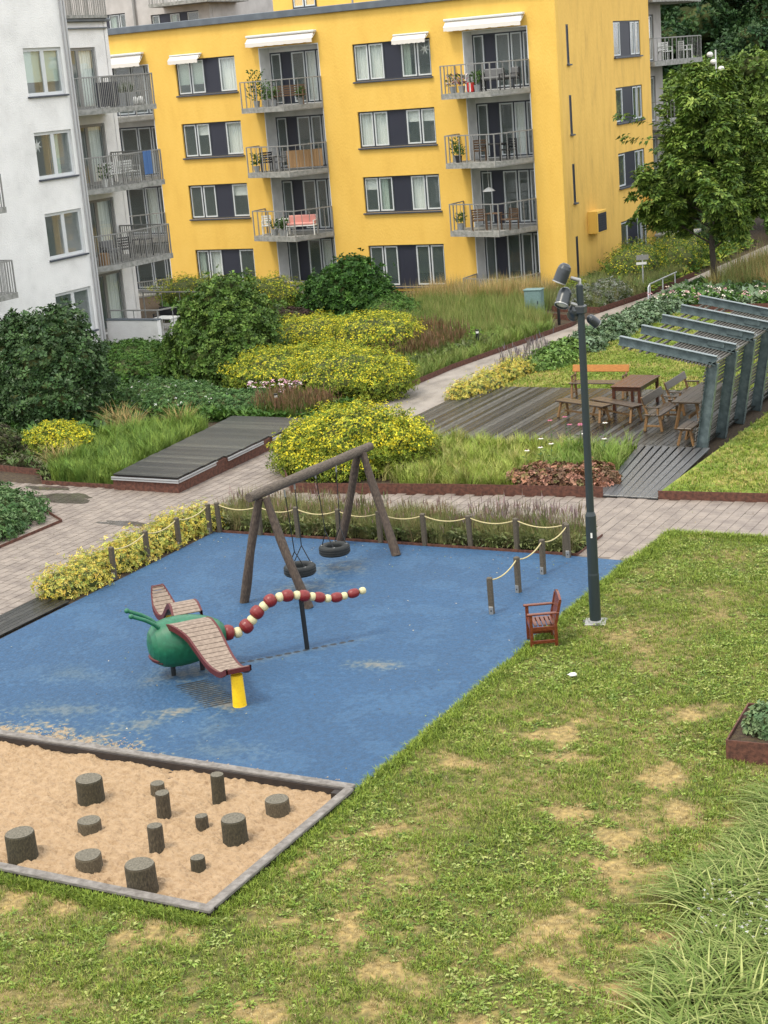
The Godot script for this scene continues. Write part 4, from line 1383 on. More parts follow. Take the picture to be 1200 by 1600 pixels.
func build_insect() -> void:
	var t := thing("insect_play_figure", "green insect play figure with plank wings and red and cream beaded tail", "play figure", Vector3(-15.71, 0.01, -20.87), atan2(0.7488, 0.6628))
	var along := Transform3D(Basis(Vector3(0, -1, 0), Vector3(1, 0, 0), Vector3(0, 0, 1)), Vector3(0.1, 0.585, 0))
	var b := Builder.new()
	b.lathe([Vector2(0.0, -0.675), Vector2(0.12, -0.668), Vector2(0.23, -0.635), Vector2(0.325, -0.565), Vector2(0.385, -0.46), Vector2(0.415, -0.33), Vector2(0.425, -0.18), Vector2(0.42, -0.03), Vector2(0.40, 0.13), Vector2(0.365, 0.28), Vector2(0.31, 0.43), Vector2(0.235, 0.56), Vector2(0.16, 0.63), Vector2(0.0, 0.655)], 40, along)
	var body := part(t, "body", b.commit(), mats["green paint"])
	# mouth: two dark red lips round the front low down
	for y in [0.37, 0.325]:
		var pts := []
		var rad := []
		for k in 13:
			var g := -0.75 + 1.5 * k / 12.0
			var zz := 0.24 * g / 0.75
			var rr := Vector2(y - 0.585, zz).length()
			pts.append(Vector3(0.085 - 0.675 + 0.35 * pow(rr / 0.43, 3.2), y + 0.02 * cos(g * 2.2), zz))
			rad.append(0.012 + 0.02 * cos(g * 1.6))
		ptube(body, "lip", pts, rad, mats["wing rim paint"], 8)
	for s in [-1, 1]:
		var a := ptube(t, "antenna", [Vector3(-0.33, 0.86, s * 0.14), Vector3(-0.46, 1.0, s * 0.15), Vector3(-0.60, 1.10, s * 0.16), Vector3(-0.80, 1.20, s * 0.17)], [0.038, 0.036, 0.034, 0.032], mats["green paint"], 10)
		var k := Builder.new()
		k.ball(Vector3(-0.82, 1.21, s * 0.17), Vector3(0.045, 0.045, 0.045), 12, 8)
		part(a, "knob", k.commit(), mats["green paint"])
	for x in [-0.2, 0.3]:
		ptube(t, "foot_post", [Vector3(x, -0.01, 0), Vector3(x, 0.24, 0)], [0.042, 0.042], mats["black metal"], 12)
	wing(t, [[0.16, 0.93, -0.24, 0.42], [0.4, 0.96, -0.2, 0.45], [0.68, 0.85, -0.04, 0.5], [1.0, 0.68, 0.04, 0.52], [1.3, 0.55, 0.1, 0.54], [1.58, 0.50, 0.17, 0.57], [1.85, 0.545, 0.2, 0.6], [2.08, 0.66, 0.24, 0.6]], "wing")
	wing(t, [[-0.16, 0.95, -0.06, 0.42], [-0.38, 1.04, -0.03, 0.42], [-0.62, 1.03, -0.02, 0.40], [-0.9, 0.86, -0.02, 0.38], [-1.2, 0.66, -0.03, 0.36], [-1.5, 0.6, -0.06, 0.32], [-1.72, 0.70, -0.08, 0.28], [-1.9, 0.86, -0.04, 0.22], [-1.97, 0.98, 0.0, 0.16]], "wing")
	for s in [[0.41, 1.93, 0.52], [0.12, -1.72, 0.66]]:
		var l := Builder.new()
		l.lathe([Vector2(0.0, -0.01), Vector2(0.115, -0.01), Vector2(0.11, 0.02), Vector2(0.10, s[2] * 0.6), Vector2(0.095, s[2]), Vector2(0.0, s[2])], 20)
		part(t, "wing_leg", l.commit(), mats["yellow paint"], Vector3(s[0], 0, s[1]))
	# tail of beads on a bent rod
	var beads := [[0.80, 0.56], [0.97, 0.53], [1.13, 0.61], [1.24, 0.70], [1.34, 0.82], [1.47, 0.90], [1.59, 0.98], [1.76, 1.01], [1.90, 1.01], [2.07, 0.985], [2.19, 0.955], [2.34, 0.91], [2.46, 0.875], [2.61, 0.825], [2.77, 0.815], [2.91, 0.815], [3.08, 0.83], [3.25, 0.845]]
	var rod := []
	var rr := []
	rod.append(Vector3(0.6, 0.60, 0))
	rr.append(0.03)
	for k in beads.size():
		rod.append(Vector3(beads[k][0], beads[k][1], 0))
		rr.append(0.03)
	ptube(t, "tail_rod", rod, rr, mats["black metal"], 8)
	for k in beads.size():
		var p := Vector3(beads[k][0], beads[k][1], 0)
		var a: Array = beads[maxi(k - 1, 0)]
		var e: Array = beads[mini(k + 1, beads.size() - 1)]
		var d := Vector3(e[0] - a[0], e[1] - a[1], 0).normalized()
		var f := float(k) / beads.size()
		var red := k % 2 == 0
		var r := lerpf(0.135, 0.075, f) if red else lerpf(0.095, 0.062, f)
		var hl := lerpf(0.105, 0.10, f) if red else lerpf(0.075, 0.058, f)
		var m := Builder.new()
		m.lathe([Vector2(0.0, -hl), Vector2(r * 0.55, -hl * 0.97), Vector2(r * 0.85, -hl * 0.72), Vector2(r * 0.985, -hl * 0.3), Vector2(r, 0.0), Vector2(r * 0.985, hl * 0.3), Vector2(r * 0.85, hl * 0.72), Vector2(r * 0.55, hl * 0.97), Vector2(0.0, hl)], 20)
		var zz := Vector3(0, 0, 1)
		part(t, "tail_bead", m.commit(), mats["red paint" if red else "cream paint"], p, Basis(d.cross(zz), d, zz))
	ptube(t, "tail_post", [Vector3(2.16, -0.01, 0), Vector3(2.13, 0.95, 0)], [0.042, 0.042], mats["black metal"], 12)


func rope_fence(label: String, pts: Array, plates: Array) -> void:
	var o := Vector3(pts[0][0], 0, pts[0][1])
	var t := thing("rope_fence", label, "fence", o, 0.0, "low rope fences round the blue rubber")
	var prev := Vector3.ZERO
	for i in pts.size():
		var p := Vector3(pts[i][0], 0, pts[i][1]) - o
		var tilt := Basis.from_euler(Vector3(rng.randf_range(-0.025, 0.025), rng.randf_range(-0.3, 0.3), rng.randf_range(-0.03, 0.03)))
		var post := pbox(t, "post", p + Vector3(0, 0.34, 0), Vector3(0.095, 0.70, 0.095), mats["post wood"], 0.012, tilt)
		if plates[i % plates.size()]:
			pbox(post, "foot_plate", Vector3(0.0, -0.26, 0.05), Vector3(0.075, 0.15, 0.008), mats["bare steel"], 0.002)
			pbox(post, "bolt", Vector3(0.0, -0.26, 0.056), Vector3(0.022, 0.022, 0.012), mats["black metal"])
		if i > 0:
			var rope := []
			var rad := []
			for k in 13:
				var q := k / 12.0
				rope.append(prev.lerp(p, q) + Vector3(0, 0.645 - 0.10 * (1.0 - pow(2.0 * q - 1.0, 2.0)), 0))
				rad.append(0.013)
			ptube(t, "rope", rope, rad, mats["rope"], 6)
		prev = p


func build_fences() -> void:
	rope_fence("rope fence of wooden posts along the yellow plants left of the blue rubber", [[-20.3, -24.99], [-20.3, -26.15], [-20.24, -27.2], [-20.2, -28.32]], [1, 0, 1, 1])
	rope_fence("long rope fence along the back of the blue rubber before the perennials", [[-20.05, -28.47], [-19.0, -28.5], [-18.05, -28.5], [-17.05, -28.55], [-16.08, -28.57], [-15.06, -28.6], [-14.05, -28.66], [-13.02, -28.68], [-11.93, -28.58]], [0, 0])
	rope_fence("rope fence running forward over the blue rubber towards the armchair", [[-11.85, -28.5], [-11.92, -27.4], [-11.94, -26.25], [-11.92, -25.0]], [1, 1])


func spotlight(t: Node3D, at: Vector3, dir: Vector3, l: float, r: float) -> void:
	var y := dir.normalized()
	var x := y.cross(Vector3(0.3, 0.2, 0.9)).normalized()
	var bs := Basis(x, y, x.cross(y))
	var b := Builder.new()
	b.lathe([Vector2(0.0, -l * 0.62), Vector2(r * 0.45, -l * 0.6), Vector2(r * 0.8, -l * 0.48), Vector2(r * 0.97, -l * 0.3), Vector2(r, -l * 0.1), Vector2(r, l * 0.5), Vector2(r * 0.9, l * 0.5), Vector2(r * 0.9, l * 0.38), Vector2(0.0, l * 0.36)], 22, Transform3D(bs, Vector3.ZERO))
	var h := part(t, "spotlight", b.commit(), mats["lamp head"], at)
	var c := Builder.new()
	c.lathe([Vector2(r * 1.04, l * 0.44), Vector2(r * 1.06, l * 0.5), Vector2(r * 0.92, l * 0.51)], 22, Transform3D(bs, Vector3.ZERO))
	part(h, "rim", c.commit(), mats["bare steel"])
	var d := Builder.new()
	d.lathe([Vector2(0.0, l * 0.42), Vector2(r * 0.88, l * 0.40)], 22, Transform3D(bs, Vector3.ZERO))
	part(h, "lens", d.commit(), mats["white plastic"])


func build_lamp_post() -> void:
	var o := Vector3(-9.95, 0, -25.0)
	var t := thing("lamp_post", "tall dark lamp post with spotlights standing on the lawn edge", "lamp post", o)
	var b := Builder.new()
	b.lathe([Vector2(0.0, 0.02), Vector2(0.098, 0.02), Vector2(0.096, 0.90), Vector2(0.092, 0.93), Vector2(0.092, 1.95), Vector2(0.066, 2.02), Vector2(0.058, 5.86), Vector2(0.05, 5.88), Vector2(0.0, 5.88)], 18)
	part(t, "pole", b.commit(), mats["lamp paint"])
	pbox(t, "base_plate", Vector3(0, 0.035, 0), Vector3(0.36, 0.025, 0.36), mats["bare steel"], 0.004, Basis(Vector3.UP, 0.3))
	var c := Builder.new()
	c.lathe([Vector2(0.13, 0.04), Vector2(0.115, 0.075), Vector2(0.1, 0.08)], 18)
	part(t, "collar", c.commit(), mats["bare steel"])
	for k in 4:
		var g := TAU * (k + 0.5) / 4 + 0.3
		ptube(t, "bolt", [Vector3(cos(g) * 0.2, 0.03, sin(g) * 0.2), Vector3(cos(g) * 0.2, 0.085, sin(g) * 0.2)], [0.013, 0.013], mats["bare steel"], 6)
	# left in the picture is roughly (-0.87, 0, 0.49)
	var left := Vector3(-0.87, 0, 0.49)
	spotlight(t, left * 0.27 + Vector3(0, 6.07, 0), left * 0.45 + Vector3(0, -1, 0), 0.30, 0.115)
	ptube(t, "bracket", [Vector3(0, 5.86, 0), Vector3(0, 5.95, 0), left * 0.14 + Vector3(0, 6.0, 0)], [0.035, 0.04, 0.03], mats["bare steel"], 8)
	spotlight(t, left * 0.27 + Vector3(0, 5.68, 0), left * 0.5 + Vector3(0.35, -1.0, 0.55), 0.30, 0.115)
	ptube(t, "bracket", [Vector3(0, 5.52, 0), left * 0.16 + Vector3(0, 5.58, 0)], [0.035, 0.03], mats["bare steel"], 8)
	spotlight(t, left * 0.15 + Vector3(0, 5.44, 0) - Vector3(0, 0.02, 0.12), Vector3(-0.4, -0.5, -0.8), 0.26, 0.11)
	spotlight(t, left * -0.16 + Vector3(0, 5.25, -0.1), Vector3(0.5, -0.7, -0.6), 0.2, 0.08)
	pbox(t, "bracket", Vector3(0, 5.47, 0), Vector3(0.17, 0.14, 0.17), mats["lamp head"], 0.02)
	pbox(t, "sticker", left * 0.02 + Vector3(0.05, 1.62, 0.075), Vector3(0.03, 0.09, 0.01), mats["white plastic"], 0.0, Basis(Vector3.UP, 0.5))


func build_armchair() -> void:
	var t := thing("garden_armchair", "reddish brown wooden garden armchair beside the lamp post", "armchair", Vector3(-10.45, 0.018, -23.83), -1.043)
	var m: Material = mats["chair wood"]
	for s in [-1, 1]:
		var x: float = s * 0.255
		pbox(t, "front_leg", Vector3(x, 0.29, 0.21), Vector3(0.055, 0.58, 0.055), m, 0.006)
		pbar(t, "back_leg", Vector3(x, 0.0, -0.20), Vector3(x, 0.40, -0.20), 0.055, 0.055, m, 0.006)
		pbar(t, "back_leg", Vector3(x, 0.395, -0.20), Vector3(x, 0.80, -0.29), 0.055, 0.05, m, 0.006)
		pbox(t, "armrest", Vector3(x, 0.60, 0.0), Vector3(0.075, 0.03, 0.54), m, 0.01)
		pbox(t, "side_rail", Vector3(x, 0.34, 0.0), Vector3(0.03, 0.07, 0.38), m, 0.004)
		pbox(t, "stretcher", Vector3(x, 0.11, 0.0), Vector3(0.03, 0.055, 0.38), m, 0.004)
	pbox(t, "front_rail", Vector3(0, 0.34, 0.21), Vector3(0.46, 0.07, 0.03), m, 0.004)
	pbox(t, "stretcher", Vector3(0, 0.13, -0.2), Vector3(0.46, 0.05, 0.03), m, 0.004)
	for k in 6:
		pbox(t, "seat_slat", Vector3(0, 0.387, 0.20 - k * 0.074), Vector3(0.46, 0.022, 0.058), m, 0.005)
	pbox(t, "back_rail", Vector3(0, 0.43, -0.215), Vector3(0.46, 0.06, 0.028), m, 0.004)
	for k in 7:
		pbar(t, "back_slat", Vector3(-0.195 + k * 0.065, 0.45, -0.213), Vector3(-0.195 + k * 0.065, 0.80 + 0.03 * sin(PI * k / 6.0), -0.29), 0.052, 0.016, m, 0.003)
	var b := Builder.new()
	for k in 10:
		var a0 := -0.28 + 0.056 * k
		var y0 := 0.80 + 0.055 * cos(a0 / 0.28 * PI * 0.5)
		var y1 := 0.80 + 0.055 * cos((a0 + 0.056) / 0.28 * PI * 0.5)
		b.bar(Vector3(a0, y0, -0.295), Vector3(a0 + 0.056, y1, -0.295), 0.04, 0.06)
	part(t, "crest_rail", b.commit(), m)


# [x, z, radius, top]
const STUMPS := [[-14.06, -16.19, 0.186, 0.38, "wide tall stump at the back left of the sandpit"], [-13.29, -16.70, 0.098, 0.19, "small low stump near the back timber of the sandpit"], [-12.76, -16.11, 0.099, 0.39, "thin tall stump just in front of the small back stump"],
	[-12.31, -16.77, 0.096, 0.43, "tallest thin stump close to the back timber"], [-11.32, -16.72, 0.162, 0.24, "broad low stump in the right back corner of the sandpit"], [-12.07, -16.01, 0.085, 0.20, "smallest stump in the middle of the sandpit"],
	[-11.43, -15.83, 0.169, 0.35, "wide tall stump near the right timber of the sandpit"], [-13.48, -15.42, 0.161, 0.19, "broad low stump in front of the wide back left stump"], [-12.24, -15.22, 0.099, 0.40, "thin leaning stump at the centre front with a pale foot"],
	[-13.85, -14.49, 0.194, 0.39, "wide tall stump at the left edge of the picture"], [-12.84, -14.58, 0.182, 0.20, "low kidney shaped stump near the front timber"], [-11.83, -14.34, 0.188, 0.37, "wide tall stump touching the front timber of the sandpit"], [-11.44, -15.00, 0.092, 0.20, "small low stump near the front right of the sandpit"]]


func sand_height(x: float, z: float) -> float:
	return 0.035 + 0.045 * patchy.get_noise_2d(x * 5.0, z * 5.0) + 0.055 * absf(fine.get_noise_2d(x * 1.3, z * 2.3)) + 0.02 * fine.get_noise_2d(x * 3.5, z * 5.0) - 0.03 * clampf((-16.9 - z) * 1.6, 0.0, 1.0) - 0.05 * clampf(-0.35 - dents.get_noise_2d(x, z * 1.5), 0.0, 0.5)


func build_sandbox() -> void:
	dents.noise_type = FastNoiseLite.TYPE_CELLULAR
	dents.frequency = 3.0
	dents.seed = 4
	dents.fractal_type = FastNoiseLite.FRACTAL_NONE
	var b := Builder.new()
	var nx := 230
	var nz := 150
	for i in nx:
		for j in nz:
			var x0 := -17.2 + 6.5 * i / nx
			var x1 := -17.2 + 6.5 * (i + 1) / nx
			var z0 := -17.55 + 3.42 * j / nz
			var z1 := -17.55 + 3.42 * (j + 1) / nz
			b.out_quad(Vector3(x0, sand_height(x0, z0), z0), Vector3(x1, sand_height(x1, z0), z0), Vector3(x1, sand_height(x1, z1), z1), Vector3(x0, sand_height(x0, z1), z1), Vector3.UP)
	noisy("sand", [[0.0, Color(0.45, 0.36, 0.265)], [0.4, Color(0.585, 0.49, 0.375)], [1.0, Color(0.65, 0.555, 0.44)]], 0.95, Vector3(1.6, 1.6, 1.6), 0.02, 6, true, 0.9, 0.09)
	struct("sand", b.commit(), mats["sand"])
	var t := thing("sandbox_frame", "weathered grey timber frame round the sandpit", "sandbox", Vector3(-14.0, 0, -15.8))
	pbox(t, "timber", Vector3(0.0, 0.11, -1.80), Vector3(6.7, 0.045, 0.14), mats["timber frame"], 0.008)
	pbox(t, "timber", Vector3(3.33, 0.112, -0.01), Vector3(0.14, 0.045, 3.44), mats["timber frame"], 0.008)
	pbox(t, "timber", Vector3(0.0, 0.111, 1.73), Vector3(6.8, 0.045, 0.14), mats["timber frame"], 0.008)
	pbox(t, "shaded_side_board", Vector3(0.0, 0.036, -1.80), Vector3(6.68, 0.10, 0.09), mats["dark timber"])  # lower boards; their dark colour includes the shadow under the timber lip
	pbox(t, "shaded_side_board", Vector3(3.33, 0.036, -0.01), Vector3(0.09, 0.10, 3.46), mats["dark timber"])
	pbox(t, "shaded_side_board", Vector3(0.0, 0.036, 1.73), Vector3(6.76, 0.10, 0.09), mats["dark timber"])
	pbox(t, "inner_board", Vector3(0.0, 0.05, -1.71), Vector3(6.5, 0.1, 0.04), mats["dark timber"])
	pbox(t, "corner_block", Vector3(3.22, 0.05, -1.64), Vector3(0.2, 0.09, 0.14), mats["dark timber"])
	var k := 0
	for s in STUMPS:
		k += 1
		var y0 := -0.02
		var h: float = s[3]
		var r: float = s[2]
		var m := Builder.new()
		var tilt := Basis.from_euler(Vector3(rng.randf_range(-0.03, 0.03), 0, rng.randf_range(-0.05, 0.02)))
		var xf := Transform3D(tilt, Vector3.ZERO)
		var wob := 0.02 + 0.015 * rng.randf()
		if k == 11:
			wob = 0.07
		m.lathe([Vector2(r * 1.04, y0), Vector2(r * 1.0, h * 0.35), Vector2(r * 0.99, h - 0.02), Vector2(r * 0.94, h - 0.004)], 28, xf, wob, k * 1.7)
		var o := thing("tree_stump", s[4], "stump", Vector3(s[0], 0, s[1]), 0.0, "tree stumps in the sandpit")
		part(o, "bark", m.commit(), mats[["stump bark", "pale stump bark", "mossy stump bark"][(k * 5) % 3]])
		var c := Builder.new()
		var last := 0.0
		for q in 5:
			c.lathe([Vector2(r * 0.94 * (q + 1) / 5.0, h - 0.004 + (0.004 if q % 2 == 0 else 0.0)), Vector2(r * 0.94 * q / 5.0, h - 0.004 + (0.004 if q % 2 == 1 else 0.0))], 28, xf, wob, k * 1.7)
		part(o, "cut_top", c.commit(), mats["stump top"])


func build_small_things() -> void:
	# utility cabinet in the far bed
	var t := thing("utility_cabinet", "pale green metal utility cabinet in the far planting bed", "cabinet", Vector3(-24.72, 0, -57.4), 0.1)
	pbox(t, "body", Vector3(0, 0.5, 0), Vector3(0.66, 1.0, 0.42), mats["cabinet paint"], 0.01)
	pbox(t, "lid", Vector3(0, 1.02, 0), Vector3(0.72, 0.05, 0.48), mats["cabinet paint"], 0.015)
	pbox(t, "door", Vector3(0, 0.5, 0.215), Vector3(0.58, 0.88, 0.012), mats["cabinet paint"], 0.004)
	pbox(t, "handle", Vector3(0.2, 0.55, 0.23), Vector3(0.025, 0.12, 0.02), mats["dark frame"])
	# bollard lights
	for k in 4:
		var p: Array = [[-23.55, -44.5, "dark bollard light in front of the large yellow flowering hedge"], [-23.0, -55.6, "dark bollard light near the pale green cabinet"], [-23.75, -50.1, "dark bollard light among the reddish brown perennials"], [-25.2, -39.3, "dark bollard light behind the low platform"]][k]
		t = thing("bollard_light", p[2], "bollard", Vector3(p[0], 0, p[1]), 0.0, "bollard lights along the upper path")
		ptube(t, "post", [Vector3(0, -0.02, 0), Vector3(0, 0.62, 0)], [0.055, 0.055], mats["black metal"], 12)
		ptube(t, "lamp_band", [Vector3(0, 0.62, 0), Vector3(0, 0.70, 0)], [0.05, 0.05], mats["white plastic"], 12)
		ptube(t, "cap", [Vector3(0, 0.70, 0), Vector3(0, 0.74, 0)], [0.06, 0.06], mats["black metal"], 12)
	t = thing("sign_post", "small grey sign on a post beside the path by the yellow corner", "sign", Vector3(-22.5, 0, -63.5), 0.5)
	ptube(t, "post", [Vector3(0, 0, 0), Vector3(0, 1.5, 0)], [0.03, 0.03], mats["aluminium"])
	pbox(t, "board", Vector3(0, 1.38, 0.03), Vector3(0.5, 0.2, 0.02), mats["galvanised"])
	pbox(t, "board", Vector3(-0.05, 1.14, 0.03), Vector3(0.42, 0.1, 0.02), mats["white plastic"])
	t = thing("handrail", "pale metal handrail beside the far end of the upper path", "handrail", Vector3(-20.75, 0, -60.8), 0.0)
	for z in [-1.5, 0.0, 1.5]:
		ptube(t, "post", [Vector3(0, 0, z), Vector3(0, 0.9, z)], [0.025, 0.025], mats["aluminium"])
	ptube(t, "rail", [Vector3(0, 0.0, 1.75), Vector3(0, 0.8, 1.7), Vector3(0, 0.9, 1.5), Vector3(0, 0.9, -1.7)], [0.028, 0.028, 0.028, 0.028], mats["aluminium"])
	t = thing("stone_box", "grey covered box among the shrubs beyond the yellow corner", "box", Vector3(-24.1, 0, -73.0), 0.1)
	pbox(t, "body", Vector3(0, 0.6, 0), Vector3(1.4, 1.2, 1.3), mats["concrete"], 0.02)
	pbox(t, "cover", Vector3(0, 1.26, 0), Vector3(1.8, 0.12, 1.7), mats["galvanised"], 0.02)
	t = thing("waste_screen", "small white fenced yard with bins beyond the far shrubs", "screen", Vector3(-24.2, 0, -78.6), 0.0)
	for k in 9:
		pbox(t, "paling", Vector3(-0.2 + 0.2 * k, 0.5, 0), Vector3(0.09, 1.0, 0.03), mats["white plastic"])
	pbox(t, "rail", Vector3(0.6, 0.75, -0.04), Vector3(1.9, 0.08, 0.04), mats["white plastic"])
	pbox(t, "bin", Vector3(-0.5, 0.7, -0.8), Vector3(0.7, 1.4, 0.7), mats["tan board"], 0.03)
	pbox(t, "bin", Vector3(0.5, 0.6, -0.9), Vector3(0.7, 1.2, 0.7), mats["pot grey"], 0.03)
	# crumpled paper on the grass
	var b := Builder.new()
	b.ball(Vector3.ZERO, Vector3(0.075, 0.03, 0.05), 10, 7, Basis.IDENTITY, fine, 0.9, 0.25)
	tag(part(self, "crumpled_paper", b.commit(), mats["white plastic"], Vector3(-9.38, 0.065, -22.48)), "crumpled white paper lying on the lawn", "litter")
	# steel planter at the right edge
	t = thing("steel_planter", "rusty steel planter box with leafy plants at the right edge of the lawn", "planter", Vector3(-5.2, 0, -20.9), 0.06)
	pbox(t, "front_side", Vector3(0, 0.16, 0.68), Vector3(2.1, 0.34, 0.02), mats["corten"])
	pbox(t, "left_side", Vector3(-1.04, 0.161, 0), Vector3(0.02, 0.335, 1.34), mats["corten"])
	pbox(t, "back_side", Vector3(0, 0.16, -0.68), Vector3(2.1, 0.34, 0.02), mats["corten"])
	pbox(t, "right_side", Vector3(1.04, 0.161, 0), Vector3(0.02, 0.335, 1.34), mats["corten"])
	pbox(t, "soil", Vector3(0, 0.13, 0), Vector3(2.05, 0.3, 1.33), mats["soil"])
	# far street lamps above the trees
	for k in 2:
		var p: Array = [[-24.25, -80.0, 9.2, "white street lamp with three globes rising above the far bushes"], [-21.7, -80.0, 5.2, "white street lamp half hidden by the tree at the right edge"]][k]
		t = thing("street_lamp", p[3], "street lamp", Vector3(p[0], 0, p[1]), 0.0, "far street lamps")
		ptube(t, "pole", [Vector3(0, 0, 0), Vector3(0, p[2], 0)], [0.06, 0.04], mats["white frame"])
		for q in 3:
			var s := Builder.new()
			s.ball(Vector3([-0.28, -0.12, 0.26][q], p[2] - 0.2 - 0.35 * q, 0), Vector3(0.16, 0.13, 0.16))
			part(t, "lamp_globe", s.commit(), mats["white plastic"])


# ---------------------------------------------------------------- things on the balconies
func potted(label: String, at: Vector3, h: float, r: float, n: int, cols: Array, pot := "pot grey") -> void:
	var t := thing("potted_plant", label, "plant", at, 0.0, "potted plants on the balconies")
	var b := Builder.new()
	b.lathe([Vector2(0.0, 0.0), Vector2(0.11, 0.0), Vector2(0.15, 0.28), Vector2(0.13, 0.28), Vector2(0.0, 0.25)], 14)
	part(t, "pot", b.commit(), mats[pot])
	var f := Builder.new()
	for i in n:
		f.col = cols[rng.randi() % cols.size()]
		var d := Vector3(rng.randf_range(-1, 1), rng.randf_range(0.0, 1.0), rng.randf_range(-1, 1)).normalized()
		var p := Vector3(d.x * r * rng.randf(), 0.28 + h * rng.randf(), d.z * r * rng.randf())
		f.leaf(p, (d + Vector3.UP * 0.3).normalized(), Vector3(rng.randf_range(-1, 1), 1, rng.randf_range(-1, 1)).normalized(), 0.16, 0.07)
	part(t, "foliage", f.commit(), mats["leaf"])


func seat(label: String, at: Vector3, turn: float, m: String, w := 0.55, cushion := "", group := "seats on the balconies") -> void:
	var t := thing("balcony_chair", label, "chair", at, turn, group)
	for sx in [-1, 1]:
		pbox(t, "front_leg", Vector3(sx * (w * 0.5 - 0.03), 0.31, 0.22), Vector3(0.04, 0.62, 0.04), mats[m])
		pbox(t, "back_leg", Vector3(sx * (w * 0.5 - 0.03), 0.43, -0.24), Vector3(0.04, 0.86, 0.04), mats[m])
		pbox(t, "armrest", Vector3(sx * (w * 0.5 - 0.03), 0.63, 0.0), Vector3(0.05, 0.03, 0.5), mats[m])
	pbox(t, "seat", Vector3(0, 0.42, 0), Vector3(w, 0.05, 0.5), mats[m], 0.01)
	for k in 4:
		pbox(t, "back_slat", Vector3(0, 0.52 + 0.1 * k, -0.25), Vector3(w - 0.06, 0.07, 0.025), mats[m])
	if cushion:
		pbox(t, "cushion", Vector3(0, 0.50, 0.02), Vector3(w - 0.1, 0.12, 0.46), mats[cushion], 0.04)
		pbox(t, "cushion", Vector3(0, 0.70, -0.18), Vector3(w - 0.1, 0.34, 0.12), mats[cushion], 0.04)


func side_table(label: String, at: Vector3, m: String, w := 0.7) -> void:
	var t := thing("balcony_table", label, "table", at, 0.0, "tables on the balconies")
	pbox(t, "top", Vector3(0, 0.68, 0), Vector3(w, 0.04, w * 0.8), mats[m], 0.01)
	for sx in [-1, 1]:
		for sz in [-1, 1]:
			pbox(t, "leg", Vector3(sx * (w * 0.5 - 0.05), 0.33, sz * (w * 0.4 - 0.05)), Vector3(0.04, 0.66, 0.04), mats[m])


